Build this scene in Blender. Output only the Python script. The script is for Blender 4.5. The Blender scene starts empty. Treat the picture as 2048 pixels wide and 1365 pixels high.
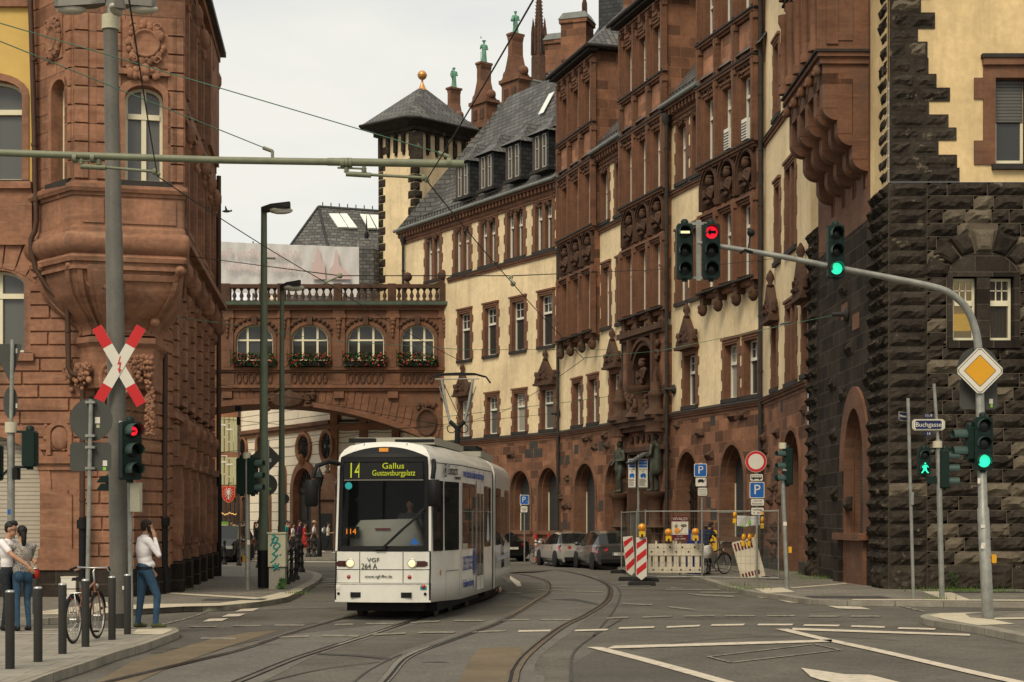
import bpy, bmesh, math, random
import numpy as np
from mathutils import Vector, Matrix
R = random.Random(11)
rad = math.radians
F, CX, Y0, H = 3300.0, 1024.0, 1040.0, 1.93      # focal length in photo pixels, centre column, horizon row, eye height
scn = bpy.context.scene
COL = scn.collection
def gp(px, py, z=0.0):
 Y = F*(H-z)/(py-Y0); return Vector(((px-CX)*Y/F, Y, z))
def at(px, py, Y):
 s = F/Y; return Vector(((px-CX)/s, Y, H+(Y0-py)/s))
def atz(px, py, z):
 Y = F*(z-H)/(Y0-py); return Vector(((px-CX)*Y/F, Y, z))
V = Vector
# ------------------------------------------------------------------ materials
MATS = {}
def mat(name, col, rough=.75, metal=0, var=.18, vs=2.5, bump=0, bs=25, brick=None, emit=0, stain=0, spec=.3, coat=0, patch=None, band=None, grain=0):
 """brick = (block width, row height, mortar size, mortar darkness, colour spread); patch = (colour, scale, threshold)"""
 m = bpy.data.materials.new(name); m.use_nodes = True; MATS[name] = m
 nt = m.node_tree; N = nt.nodes; L = nt.links; b = N['Principled BSDF']
 b.inputs['Roughness'].default_value = rough; b.inputs['Metallic'].default_value = metal
 b.inputs['Specular IOR Level'].default_value = spec
 if coat: b.inputs['Coat Weight'].default_value = coat; b.inputs['Coat Roughness'].default_value = .08
 tc = N.new('ShaderNodeTexCoord'); vec = tc.outputs['Object']
 def mixn(kind, fac, a, c):
  n = N.new('ShaderNodeMix'); n.data_type = 'RGBA'; n.blend_type = kind
  for idx, val in ((0, fac), (6, a), (7, c)):
   if hasattr(val, 'links'): L.new(val, n.inputs[idx])
   elif idx == 0: n.inputs[0].default_value = val
   else: n.inputs[idx].default_value = (*val[:3], 1)
  return n.outputs[2]
 def noise(scale, det=5, v=None, rough_=.6):
  n = N.new('ShaderNodeTexNoise'); n.inputs['Scale'].default_value = scale; n.inputs['Detail'].default_value = det
  n.inputs['Roughness'].default_value = rough_
  L.new(v if v else vec, n.inputs['Vector']); return n.outputs['Fac']
 def ramp(f, a, c, lo=.3, hi=.7):
  r = N.new('ShaderNodeMapRange'); r.inputs[1].default_value = lo; r.inputs[2].default_value = hi
  r.inputs[3].default_value = a; r.inputs[4].default_value = c; L.new(f, r.inputs[0]); return r.outputs[0]
 color = col; bheight = None
 if brick:
  bw, bh, ms, md, sp = brick
  t = N.new('ShaderNodeTexBrick'); L.new(tc.outputs['UV'], t.inputs['Vector'])
  t.inputs['Scale'].default_value = 1; t.inputs['Brick Width'].default_value = bw; t.inputs['Row Height'].default_value = bh
  t.inputs['Mortar Size'].default_value = ms; t.inputs['Mortar Smooth'].default_value = .1; t.inputs['Bias'].default_value = 0
  t.inputs['Color1'].default_value = (*[c*(1-sp) for c in col], 1); t.inputs['Color2'].default_value = (*[min(1, c*(1+sp)) for c in col], 1)
  t.inputs['Mortar'].default_value = (*[c*md for c in col], 1)
  color = t.outputs['Color']; bheight = t.outputs['Fac']
 if var:
  g = ramp(noise(vs), 1-var, 1+var*.6)
  gc = N.new('ShaderNodeCombineColor')
  for i in range(3): L.new(g, gc.inputs[i])
  color = mixn('MULTIPLY', 1.0, color, gc.outputs[0])
  g2 = ramp(noise(vs*9, 3), 1-var*.5, 1+var*.3)
  gc2 = N.new('ShaderNodeCombineColor')
  for i in range(3): L.new(g2, gc2.inputs[i])
  color = mixn('MULTIPLY', 1.0, color, gc2.outputs[0])
 if grain: color = mixn('MULTIPLY', 1.0, color, ramp(noise(grain, 2, None, .8), .72, 1.2, .32, .68))
 if band:
  mp = N.new('ShaderNodeMapping'); mp.inputs['Scale'].default_value = (.5, .5, 5); mp.inputs['Rotation'].default_value = (.06, .09, 0); L.new(vec, mp.inputs['Vector'])
  color = mixn('MIX', ramp(noise(1.6, 7, mp.outputs[0], .65), 0, band[1], .55, .68), color, band[0])
  color = mixn('MULTIPLY', ramp(noise(.9, 5, mp.outputs[0], .65), 0, .55, .52, .7), color, (.55, .45, .42))
 if patch:
  pc, ps, pt = patch
  color = mixn('MIX', ramp(noise(ps, 6, None, .7), 0, 1, pt, pt+.08), color, pc)
 if stain:
  mp = N.new('ShaderNodeMapping'); mp.inputs['Scale'].default_value = (2.2, 2.2, .22); L.new(vec, mp.inputs['Vector'])
  color = mixn('MIX', ramp(noise(1.1, 5, mp.outputs[0]), 0, stain, .5, .8), color, (.09, .07, .055))
 if hasattr(color, 'links'): L.new(color, b.inputs['Base Color'])
 else: b.inputs['Base Color'].default_value = (*color, 1)
 if emit:
  b.inputs['Emission Color'].default_value = (*col, 1); b.inputs['Emission Strength'].default_value = emit
 nrm = None
 if bheight is not None:
  bp = N.new('ShaderNodeBump'); bp.invert = True; bp.inputs['Strength'].default_value = .6; bp.inputs['Distance'].default_value = .02
  L.new(bheight, bp.inputs['Height']); nrm = bp.outputs[0]
 if bump:
  bp = N.new('ShaderNodeBump'); bp.inputs['Strength'].default_value = bump; bp.inputs['Distance'].default_value = .02
  L.new(noise(bs, 6), bp.inputs['Height'])
  if nrm: L.new(nrm, bp.inputs['Normal'])
  nrm = bp.outputs[0]
 if nrm: L.new(nrm, b.inputs['Normal'])
 return m
def glass_mat(name, tint, trans=.0, rough=.03):
 m = bpy.data.materials.new(name); m.use_nodes = True; MATS[name] = m
 nt = m.node_tree; N = nt.nodes; L = nt.links; b = N['Principled BSDF']; out = N['Material Output']
 b.inputs['Base Color'].default_value = (*tint, 1); b.inputs['Roughness'].default_value = rough; b.inputs['Specular IOR Level'].default_value = .5
 if trans:
  tr = N.new('ShaderNodeBsdfTransparent'); mx = N.new('ShaderNodeMixShader')
  fr = N.new('ShaderNodeFresnel'); fr.inputs[0].default_value = 1.5
  mr = N.new('ShaderNodeMapRange'); mr.inputs[3].default_value = trans; mr.inputs[4].default_value = 0
  L.new(fr.outputs[0], mr.inputs[0]); L.new(mr.outputs[0], mx.inputs[0]); L.new(b.outputs[0], mx.inputs[1]); L.new(tr.outputs[0], mx.inputs[2])
  L.new(mx.outputs[0], out.inputs[0])
 return m
RED = (.172, .081, .045)
mat('sandstone', RED, .85, var=.34, vs=.9, bump=.25, bs=30, stain=.75, band=((.23, .108, .058), .5))
mat('sandstone_blocks', (.19, .088, .048), .85, var=.34, vs=.8, bump=.25, bs=30, brick=(.85, .46, .014, 1.45, .55), stain=.5)
mat('sandstone_panel', (.30, .142, .078), .85, var=.3, vs=.9, bump=.25, bs=30, brick=(.7, .44, .014, 1.3, .4), stain=.5)
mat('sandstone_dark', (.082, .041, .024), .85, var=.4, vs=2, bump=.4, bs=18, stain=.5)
mat('sandstone_orange', (.27, .125, .065), .85, var=.3, vs=1.2, bump=.25, bs=25, stain=.35)
mat('sandstone_left', (.295, .144, .084), .85, var=.4, vs=1.0, bump=.2, bs=30, stain=.7, patch=((.40, .20, .125), 2.2, .66), band=((.40, .23, .13), .5))
mat('sandstone_left_blocks', (.295, .144, .084), .85, var=.36, vs=1.0, bump=.2, bs=30, stain=.7, brick=(1.15, .42, .012, .42, .3), band=((.40, .23, .13), .5))
mat('weathered_cap', (.035, .03, .026), .8, var=.3, bump=.3)
mat('grey_block', (.055, .05, .042), .85, var=.3, bump=.3)
mat('plaster', (.76, .60, .365), .9, var=.2, vs=.5, bump=.12, bs=40, stain=.3)
mat('plaster_right', (.69, .51, .265), .9, var=.22, vs=.6, bump=.14, bs=30, stain=.26)
mat('plaster_yellow', (.62, .42, .13), .9, var=.1, vs=.5, bump=.1, bs=40)
mat('plaster_pale', (.84, .74, .57), .9, var=.1, vs=.4, bump=.05, bs=40, brick=(30, .62, .03, .35, .02))
mat('basalt', (.042, .034, .026), .9, var=.55, vs=1.6, bump=1.0, bs=9, patch=((.15, .12, .085), 2.3, .60), spec=.1)
mat('basalt_smooth', (.040, .032, .025), .9, var=.4, vs=1.5, bump=.5, bs=14, brick=(.9, .42, .014, 2.2, .4), spec=.1)
mat('basalt_pale', (.125, .10, .068), .9, var=.35, vs=2, bump=.9, bs=9)
mat('mortar', (.115, .09, .062), .9, var=.2)
mat('slate', (.105, .10, .092), .55, var=.3, vs=.7, bump=.2, bs=14, brick=(.5, .28, .03, .35, .35))
mat('slate_dark', (.038, .04, .041), .5, var=.3, vs=1.5, bump=.2, bs=14, brick=(.4, .24, .025, .4, .3))
mat('slate_far', (.12, .115, .105), .6, var=.3, vs=.5, brick=(.45, .24, .03, .4, .35))
mat('lead', (.16, .17, .155), .5, var=.25)
mat('copper', (.13, .30, .20), .7, var=.35, vs=3, bump=.3, bs=15)
mat('copper_dark', (.06, .085, .06), .7, var=.3, vs=3)
mat('bronze', (.07, .075, .055), .45, .5, var=.4, vs=5, bump=.2)
mat('gold', (.62, .30, .10), .4, .6, var=.15)
mat('frame_white', (.68, .65, .56), .5, var=.06)
mat('frame_grey', (.36, .34, .29), .5, var=.1)
mat('frame_cream', (.72, .66, .47), .5, var=.06)
mat('frame_brown', (.07, .035, .02), .6, var=.2)
glass_mat('window_glass', (.035, .034, .03), rough=.04)
glass_mat('window_glass_grey', (.10, .10, .09), rough=.12)
glass_mat('window_curtain', (.30, .28, .23), rough=.15)
glass_mat('car_glass', (.012, .013, .013), rough=.02)
glass_mat('skylight_glass', (.75, .77, .72), rough=.12)
glass_mat('tram_glass', (.012, .013, .012), .80, .02)
glass_mat('clear_lens', (.55, .52, .40), .3, .1)
mat('interior_lit', (.75, .48, .10), .8, var=.25, vs=1.5, emit=.6)
mat('interior_dim', (.40, .31, .15), .8, var=.3, emit=.4)
mat('shutter', (.115, .11, .10), .6, var=.12, vs=.6, brick=(50, .085, .012, .45, .05))
mat('shutter_pale', (.42, .37, .29), .6, var=.12, vs=.6, brick=(50, .1, .012, .6, .05))
mat('shutter_dark', (.045, .045, .045), .5, var=.1, brick=(50, .06, .009, .3, .05))
mat('door_wood', (.035, .028, .022), .55, var=.3, bump=.2)
mat('asphalt', (.128, .117, .097), .9, var=.26, vs=.33, bump=.5, bs=55, spec=.15, band=((.15, .137, .113), .35), grain=16)
mat('asphalt_dark', (.088, .079, .065), .88, var=.2, vs=.6, bump=.45, bs=70, grain=16)
mat('asphalt_tan', (.155, .118, .074), .88, var=.25, vs=.9, bump=.45, bs=60)
mat('track_bed', (.135, .124, .104), .9, var=.24, vs=.5, bump=.3, bs=60, grain=14)
mat('asphalt_patch', (.06, .055, .048), .8, var=.25, vs=1, bump=.3, bs=60)
mat('paving', (.27, .245, .20), .88, var=.2, vs=.8, bump=.15, bs=40, brick=(.72, .5, .009, .5, .07))
mat('paving_grey', (.175, .155, .125), .88, var=.25, vs=.7, bump=.2, bs=40, brick=(.5, .5, .012, .55, .1))
mat('kerb', (.26, .235, .185), .85, var=.25, vs=2, bump=.25, bs=30, brick=(1.0, 3, .012, .5, .08))
mat('tactile', (.56, .49, .36), .85, var=.1, vs=2, brick=(.12, .12, .012, .72, .03))
mat('road_paint', (.54, .47, .37), .8, var=.22, vs=5, patch=((.2, .18, .15), 7, .58))
mat('road_paint_worn', (.29, .26, .20), .85, var=.3, vs=5, patch=((.13, .118, .1), 5, .48))
mat('rail_steel', (.34, .30, .25), .24, .9, var=.25, vs=2)
mat('rail_groove', (.02, .018, .016), .9)
mat('grey_paint', (.125, .117, .098), .5, var=.22, vs=2, stain=.35)
mat('galvanised', (.29, .29, .255), .45, .4, var=.3, vs=5, stain=.4)
mat('green_paint', (.105, .13, .085), .5, var=.15, vs=3)
mat('boom_paint', (.18, .19, .12), .5, var=.2, vs=4)
mat('signal_green', (.006, .019, .014), .5, var=.15, spec=.2)
mat('signal_visor', (.04, .07, .06), .45, var=.1)
mat('black', (.010, .010, .010), .6, var=.1, spec=.2)
mat('black_gloss', (.01, .01, .01), .15, var=0, coat=1)
mat('rubber', (.018, .017, .016), .8, var=.2)
mat('bollard', (.030, .028, .025), .6, var=.12, spec=.2)
mat('cap_metal', (.45, .45, .42), .35, .7)
mat('cream_plastic', (.52, .47, .34), .6, var=.1)
mat('white_plastic', (.60, .53, .40), .6, var=.12, vs=3)
mat('sign_white', (.62, .58, .49), .45, var=.05)
mat('sign_back', (.058, .058, .05), .6, var=.1)
mat('sign_red', (.50, .018, .02), .45, var=.06)
mat('sign_blue', (.012, .10, .36), .45, var=.05)
mat('sign_navy', (.012, .018, .07), .4)
mat('sign_yellow', (.62, .30, .015), .45, var=.03)
mat('lamp_orange', (.75, .27, .01), .25, var=.1, coat=1)
mat('plastic_yellow', (.72, .42, .015), .45, var=.08)
mat('red_light', (.85, .012, .03), .4, var=0, emit=1.0)
mat('green_light', (.03, .85, .46), .4, var=0, emit=1.0)
mat('white_light', (1, .9, .5), .4, var=0, emit=.9)
mat('dark_lens', (.012, .014, .013), .25)
mat('headlight_on', (1, .72, .34), .3, var=0, emit=1.0)
mat('led_yellow', (.34, .38, .03), .5, var=0, emit=.42, spec=0)
mat('led_orange', (1, .28, .01), .5, var=0, emit=1.0)
mat('fairy_light', (1, .62, .2), .5, var=0, emit=.7)
mat('tail_red', (.30, .008, .01), .25, coat=1, var=0)
mat('tram_white', (.68, .66, .585), .25, var=.07, vs=1.2, coat=.5, stain=.12)
mat('tram_grey', (.30, .28, .22), .5, var=.12)
mat('tram_pale', (.62, .62, .52), .5, var=.08)
mat('print_blue', (.05, .07, .22), .5, var=0)
mat('print_grey', (.42, .43, .45), .5, var=0)
mat('car_black', (.008, .008, .009), .22, coat=1, var=0)
mat('car_silver', (.40, .38, .34), .28, .35, coat=1, var=.03)
mat('car_grey', (.05, .047, .046), .3, .2, coat=1, var=.03)
mat('tyre', (.016, .015, .014), .8)
mat('alloy', (.42, .41, .38), .35, .8)
mat('skin', (.42, .225, .14), .6, var=.08, vs=8)
mat('skin_dark', (.22, .11, .065), .6, var=.08, vs=8)
mat('hair_black', (.010, .008, .007), .5, var=.2, vs=20, bump=.5, bs=60)
mat('hair_brown', (.025, .014, .009), .55, var=.3, vs=20, bump=.5, bs=60)
mat('shirt_white', (.74, .70, .70), .85, var=.08, vs=5, bump=.3, bs=14)
mat('jeans', (.030, .072, .125), .85, var=.4, vs=5, bump=.3, bs=18)
mat('jeans_dark', (.016, .020, .026), .85, var=.4, vs=5, bump=.3, bs=18)
mat('blouse', (.40, .36, .32), .85, var=.25, vs=10, patch=((.06, .06, .06), 55, .5))
mat('shoe_olive', (.075, .075, .03), .8, var=.2)
mat('leather', (.012, .010, .009), .4)
for n_, c_ in dict(cloth_black=(.012, .012, .014), cloth_red=(.38, .02, .015), cloth_teal=(.02, .30, .25), cloth_maroon=(.12, .012, .02), cloth_white=(.66, .63, .58),
  cloth_cream=(.55, .52, .42), cloth_navy=(.015, .02, .045), cloth_purple=(.10, .02, .08), cloth_beige=(.30, .22, .14), cloth_orange=(.55, .13, .02), cloth_grey=(.12, .12, .13)).items():
 mat(n_, c_, .85, var=.15, vs=6)
mat('leaf', (.05, .12, .026), .6, var=.5, vs=6)
mat('grass', (.10, .17, .03), .7, var=.4, vs=8)
mat('flower', (.50, .04, .02), .6, var=.3, vs=12)
mat('banner', (.56, .54, .52), .7, var=.08, vs=.8)
mat('banner_print', (.53, .40, .38), .7, var=.05)
mat('graffiti', (.015, .26, .23), .6, var=.05)
mat('cabinet', (.50, .47, .335), .65, var=.12, vs=2, stain=.15)
mat('post_yellow', (.70, .40, .02), .5, var=.05)
mat('box_blue', (.012, .025, .17), .5, var=.1)
mat('teal_tape', (.02, .35, .38), .5)
mat('bike_paint', (.32, .13, .07), .35, .4, coat=1, var=.05)
mat('green_paint_light', (.42, .42, .24), .8, var=.1)
mat('sign_lime', (.22, .50, .06), .5, var=.05)
mat('wire', (.02, .02, .018), .6, .3)
mat('wire_green', (.10, .20, .13), .6, .3)
mat('bird_dark', (.03, .028, .025), .8)
# ------------------------------------------------------------------ mesh builder
class MB:
 def __init__(s, M=None):
  s.V = []; s.F = []; s.MI = []; s.UV = []; s.S = []; s.A = []; s.M = M.copy() if M else Matrix.Identity(4)
 def add(s, vs, fs, m=0, smooth=False):
  b = len(s.V); vs = [V(v) for v in vs]; s.V += [s.M @ v for v in vs]; s.A.append((b, len(s.V), len(s.F), len(s.F)+len(fs)))
  for f in fs:
   s.F.append([b+i for i in f]); s.MI.append(m); s.S.append(smooth)
   p = [vs[i] for i in f]
   n = (p[1]-p[0]).cross(p[2]-p[0])
   if n.length < 1e-9 and len(p) > 3: n = (p[2]-p[0]).cross(p[3]-p[0])
   a = [abs(n.x), abs(n.y), abs(n.z)]; ax = a.index(max(a))
   s.UV.append([(q.y, q.z) if ax == 0 else (q.x, q.z) if ax == 1 else (q.x, q.y) for q in p])
  return s
 def quad(s, a, b, c, d, m=0): return s.add([a, b, c, d], [(0, 1, 2, 3)], m)
 def box(s, x0, x1, y0, y1, z0, z1, m=0):
  return s.add([(x0,y0,z0),(x1,y0,z0),(x1,y1,z0),(x0,y1,z0),(x0,y0,z1),(x1,y0,z1),(x1,y1,z1),(x0,y1,z1)],
   [(0,3,2,1),(4,5,6,7),(0,1,5,4),(1,2,6,5),(2,3,7,6),(3,0,4,7)], m)
 def bbox(s, x0, x1, y0, y1, z0, z1, m=0, b=.02):
  """box with chamfered vertical and horizontal front (-y) edges"""
  s.prism([(x0+b,z0),(x1-b,z0),(x1,z0+b),(x1,z1-b),(x1-b,z1),(x0+b,z1),(x0,z1-b),(x0,z0+b)], y0, y1, m); return s
 def prism(s, poly, y0, y1, m=0, smooth=False):
  """polygon in x,z (counter-clockwise seen from -y) pushed from y0 to y1"""
  n = len(poly); vs = [(p[0], y0, p[1]) for p in poly]+[(p[0], y1, p[1]) for p in poly]
  fs = [tuple(range(n)), tuple(range(2*n-1, n-1, -1))]
  s.add(vs, fs, m); s.add(vs, [(i, i+n, (i+1) % n+n, (i+1) % n) for i in range(n)], m, smooth); return s
 def slab(s, poly, z0, z1, m=0, ms=None):
  n = len(poly); vs = [(p[0], p[1], z1) for p in poly]+[(p[0], p[1], z0) for p in poly]
  s.add(vs, [tuple(range(n))], m); s.add(vs, [(i, i+n, (i+1) % n+n, (i+1) % n) for i in range(n)], m if ms is None else ms); return s
 def loft(s, rings, m=0, smooth=True, cap=True, closed=True):
  n = len(rings[0]); vs = [p for r in rings for p in r]; fs = []
  for k in range(len(rings)-1):
   for i in range(n if closed else n-1):
    j = (i+1) % n; fs.append((k*n+i, k*n+j, (k+1)*n+j, (k+1)*n+i))
  s.add(vs, fs, m, smooth)
  if cap:
   s.add(rings[0], [tuple(range(n-1, -1, -1))], m); s.add(rings[-1], [tuple(range(n))], m)
  return s
 def tube(s, pts, r, m=0, n=8, cap=True, smooth=True):
  pts = [V(p) for p in pts]; rs = r if isinstance(r, (list, tuple)) else [r]*len(pts); rings = []
  prev = None
  for i, p in enumerate(pts):
   d = (pts[min(i+1, len(pts)-1)]-pts[max(i-1, 0)]).normalized()
   if prev is None:
    a = V((0, 0, 1)) if abs(d.z) < .9 else V((1, 0, 0)); x = d.cross(a).normalized()
   else: x = (prev-d*prev.dot(d)).normalized()
   prev = x; y = d.cross(x)
   rings.append([p+(x*math.cos(t*2*math.pi/n)+y*math.sin(t*2*math.pi/n))*rs[i] for t in range(n)])
  return s.loft(rings, m, smooth, cap)
 def lathe(s, prof, c=(0, 0, 0), m=0, n=14, smooth=True):
  c = V(c); rings = [[c+V((r*math.cos(t*2*math.pi/n), r*math.sin(t*2*math.pi/n), z)) for t in range(n)] for r, z in prof]
  return s.loft(rings, m, smooth)
 def ball(s, c, r, m=0, nu=10, nv=7, smooth=True):
  c = V(c); r = r if isinstance(r, (tuple, list)) else (r, r, r); rings = []
  for k in range(nv):
   ph = -math.pi/2+math.pi*(k+.02)/(nv-1+.04)
   rings.append([c+V((r[0]*math.cos(ph)*math.cos(t*2*math.pi/nu), r[1]*math.cos(ph)*math.sin(t*2*math.pi/nu), r[2]*math.sin(ph))) for t in range(nu)])
  return s.loft(rings, m, smooth)
 def beam(s, p, q, w, h, m=0):
  p, q = V(p), V(q); d = (q-p).normalized(); a = V((0, 0, 1)) if abs(d.z) < .95 else V((0, 1, 0))
  x = d.cross(a).normalized()*(w/2); y = x.cross(d).normalized()*(h/2)
  return s.loft([[p-x-y, p+x-y, p+x+y, p-x+y], [q-x-y, q+x-y, q+x+y, q-x+y]], m, False)
 def disc(s, c, r, y0, y1, m=0, n=28):
  return s.prism([(c[0]+r*math.cos(2*math.pi*i/n), c[1]+r*math.sin(2*math.pi*i/n)) for i in range(n)], y0, y1, m)
 def mesh(s, name, mats):
  me = bpy.data.meshes.new(name); me.from_pydata([tuple(v) for v in s.V], [], s.F)
  uv = me.uv_layers.new(name='UVMap'); k = 0
  flat = [c for f in s.UV for q in f for c in q]; uv.data.foreach_set('uv', flat)
  me.polygons.foreach_set('material_index', s.MI); me.polygons.foreach_set('use_smooth', s.S)
  for m in (mats if isinstance(mats, (list, tuple)) else [mats]): me.materials.append(MATS[m])
  me.update(); return me
 def pieces(s):
  """the far-apart pieces of this mesh, each as a builder of its own"""
  n = len(s.A); P = np.array([tuple(v) for v in s.V])
  lo = np.array([P[a:b].min(0) for a, b, _, _ in s.A]); hi = np.array([P[a:b].max(0) for a, b, _, _ in s.A]); sz = (hi-lo).max(1); lab = np.full(n, -1); k = 0
  for i in range(n):
   if lab[i] >= 0: continue
   lab[i] = k; todo = [i]
   while todo:
    j = todo.pop(); gap = np.maximum(0, np.maximum(lo-hi[j], lo[j]-hi)); near = np.nonzero((np.sqrt((gap**2).sum(1)) <= np.maximum(.02, .5*np.maximum(sz, sz[j]))) & (lab < 0))[0]
    lab[near] = k; todo += list(near)
   k += 1
  if k == 1: return [s]
  out = []
  for c in range(k):
   q = MB()
   for i in np.nonzero(lab == c)[0]:
    a, b, f0, f1 = s.A[i]; d = len(q.V)-a; q.V += s.V[a:b]
    for f in range(f0, f1): q.F.append([v+d for v in s.F[f]]); q.MI.append(s.MI[f]); q.UV.append(s.UV[f]); q.S.append(s.S[f])
   out.append(q)
  return out
 def build(s, name, mats, parent=None, shift=True):
  o = ORG.get(parent.name) if parent else None
  if o is not None: s.V = [v-o for v in s.V]
  if parent and 1 < len(s.A) <= 900 and s.A[-1][1] == len(s.V) and name not in ('leaves', 'blossoms', 'mesh', 'panel_gap', 'pane', 'printed_emblem', 'body', 'eagle', 'wall'):
   ps = s.pieces()
   if 1 < len(ps) <= 40:
    out = [link(name, q.mesh(name, mats), parent, inherit=o) for q in ps]; return out[0]
  return link(name, s.mesh(name, mats), parent, inherit=o)
ORG = {}
def link(name, me, parent=None, M=None, inherit=None):
 o = bpy.data.objects.new(name, me); COL.objects.link(o)
 if parent: o.parent = parent
 if M is not None:
  M = M.copy(); og = ORG.get(parent.name) if parent else None
  if og is not None: M.translation = M.translation-og
  o.matrix_local = M
 if inherit is not None: ORG[o.name] = inherit
 return o
def tag(o, label=None, cat=None, group=None, kind=None):
 if label: o['label'] = label
 if cat: o['category'] = cat
 if group: o['group'] = group
 if kind: o['kind'] = kind
 return o
def thing(name, label, cat, loc=(0, 0, 0), rz=0, group=None, world=False):
 o = bpy.data.objects.new(name, None); COL.objects.link(o); o.empty_display_size = .3
 o.location = loc; o.rotation_euler = (0, 0, rz)
 if world: ORG[o.name] = V(loc)
 return tag(o, label, cat, group)
def kids(o): return [c for c in bpy.data.objects if c.parent == o]
def dup(o, parent=None, **kw):
 c = o.copy(); COL.objects.link(c)
 if parent: c.parent = parent
 for k in kids(o): dup(k, c)
 if 'loc' in kw: c.location = kw['loc']
 if 'rz' in kw: c.rotation_euler = (0, 0, kw['rz'])
 if 'label' in kw: c['label'] = kw['label']
 return c
def text(s, size, m, parent, M, name='lettering', align='CENTER', depth=.002, xs=1.0):
 cu = bpy.data.curves.new('t', 'FONT'); cu.body = s; cu.size = size; cu.align_x = align; cu.align_y = 'CENTER'; cu.extrude = depth
 cu.resolution_u = 3
 o = bpy.data.objects.new('t', cu); COL.objects.link(o)
 bpy.context.view_layer.update()
 me = bpy.data.meshes.new_from_object(o.evaluated_get(bpy.context.evaluated_depsgraph_get()))
 bpy.data.objects.remove(o); bpy.data.curves.remove(cu)
 me.materials.clear(); me.materials.append(MATS[m])
 me.transform(Matrix.Rotation(rad(90), 4, 'X') @ Matrix.Diagonal((xs, 1, 1, 1)))
 return link(name, me, parent, M)
def T(x, y, z): return Matrix.Translation((x, y, z))
def RZ(a): return Matrix.Rotation(a, 4, 'Z')
def RX(a): return Matrix.Rotation(a, 4, 'X')
def RY(a): return Matrix.Rotation(a, 4, 'Y')
def arch(x0, x1, zs, rise, n=12):
 c = (x0+x1)/2; a = (x1-x0)/2
 return [(c-a*math.cos(math.pi*i/n), zs+rise*math.sin(math.pi*i/n)) for i in range(n+1)]
def wall(mb, x0, x1, z0, z1, holes, y=0, m=0):
 """flat wall at y with openings (x0,x1,z0,z1,rise)"""
 hs = [h if len(h) == 5 else (*h, 0) for h in holes]
 xs = sorted({x0, x1, *[min(max(v, x0), x1) for h in hs for v in h[:2]]}); zs = sorted({z0, z1, *[min(max(v, z0), z1) for h in hs for v in h[2:4]]})
 for k in range(len(zs)-1):
  run = None
  for i in range(len(xs)-1):
   cx, cz = (xs[i]+xs[i+1])/2, (zs[k]+zs[k+1])/2
   free = not any(h[0] < cx < h[1] and h[2] < cz < h[3] for h in hs)
   if free and run is None: run = xs[i]
   if not free and run is not None: mb.quad((run,y,zs[k]),(xs[i],y,zs[k]),(xs[i],y,zs[k+1]),(run,y,zs[k+1]),m); run = None
  if run is not None: mb.quad((run,y,zs[k]),(xs[-1],y,zs[k]),(xs[-1],y,zs[k+1]),(run,y,zs[k+1]),m)
 for h in hs:
  if h[4]:
   a = arch(h[0], h[1], h[3]-h[4], h[4])
   for p, q in zip(a, a[1:]): mb.quad((p[0],y,p[1]),(q[0],y,q[1]),(q[0],y,h[3]),(p[0],y,h[3]),m)
def ring(mb, x0, x1, z0, z1, rise, wd, y0, y1, m=0, n=12, sill=True):
 """stone surround of an opening: jambs, head and reveals"""
 if rise:
  inn = [(x0, z0)]+arch(x0, x1, z1-rise, rise, n)+[(x1, z0)]; out = [(x0-wd, z0)]+arch(x0-wd, x1+wd, z1-rise, rise+wd, n)+[(x1+wd, z0)]
 else:
  inn = [(x0, z0), (x0, z1), (x1, z1), (x1, z0)]; out = [(x0-wd, z0), (x0-wd, z1+wd), (x1+wd, z1+wd), (x1+wd, z0)]
 for a, b, c, d in zip(inn, inn[1:], out, out[1:]):
  mb.quad((c[0],y0,c[1]),(a[0],y0,a[1]),(b[0],y0,b[1]),(d[0],y0,d[1]),m)
  mb.quad((a[0],y0,a[1]),(a[0],y1,a[1]),(b[0],y1,b[1]),(b[0],y0,b[1]),m)
  mb.quad((c[0],y0,c[1]),(d[0],y0,d[1]),(d[0],0.02,d[1]),(c[0],0.02,c[1]),m)
def free_spans(x0, x1, z, holes):
 sp = [(x0, x1)]
 for h in holes:
  h = h if len(h) == 5 else (*h, 0)
  if h[2]-.01 < z < h[3]:
   a, b = h[0], h[1]; zs = h[3]-h[4]
   if h[4] and z > zs:
    w = (b-a)/2*math.sqrt(max(0, 1-((z-zs)/h[4])**2)); c = (a+b)/2; a, b = c-w, c+w
   sp = [t for s_ in sp for t in ((s_[0], min(s_[1], a)), (max(s_[0], b), s_[1])) if t[1]-t[0] > .03]
 return sp
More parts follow.
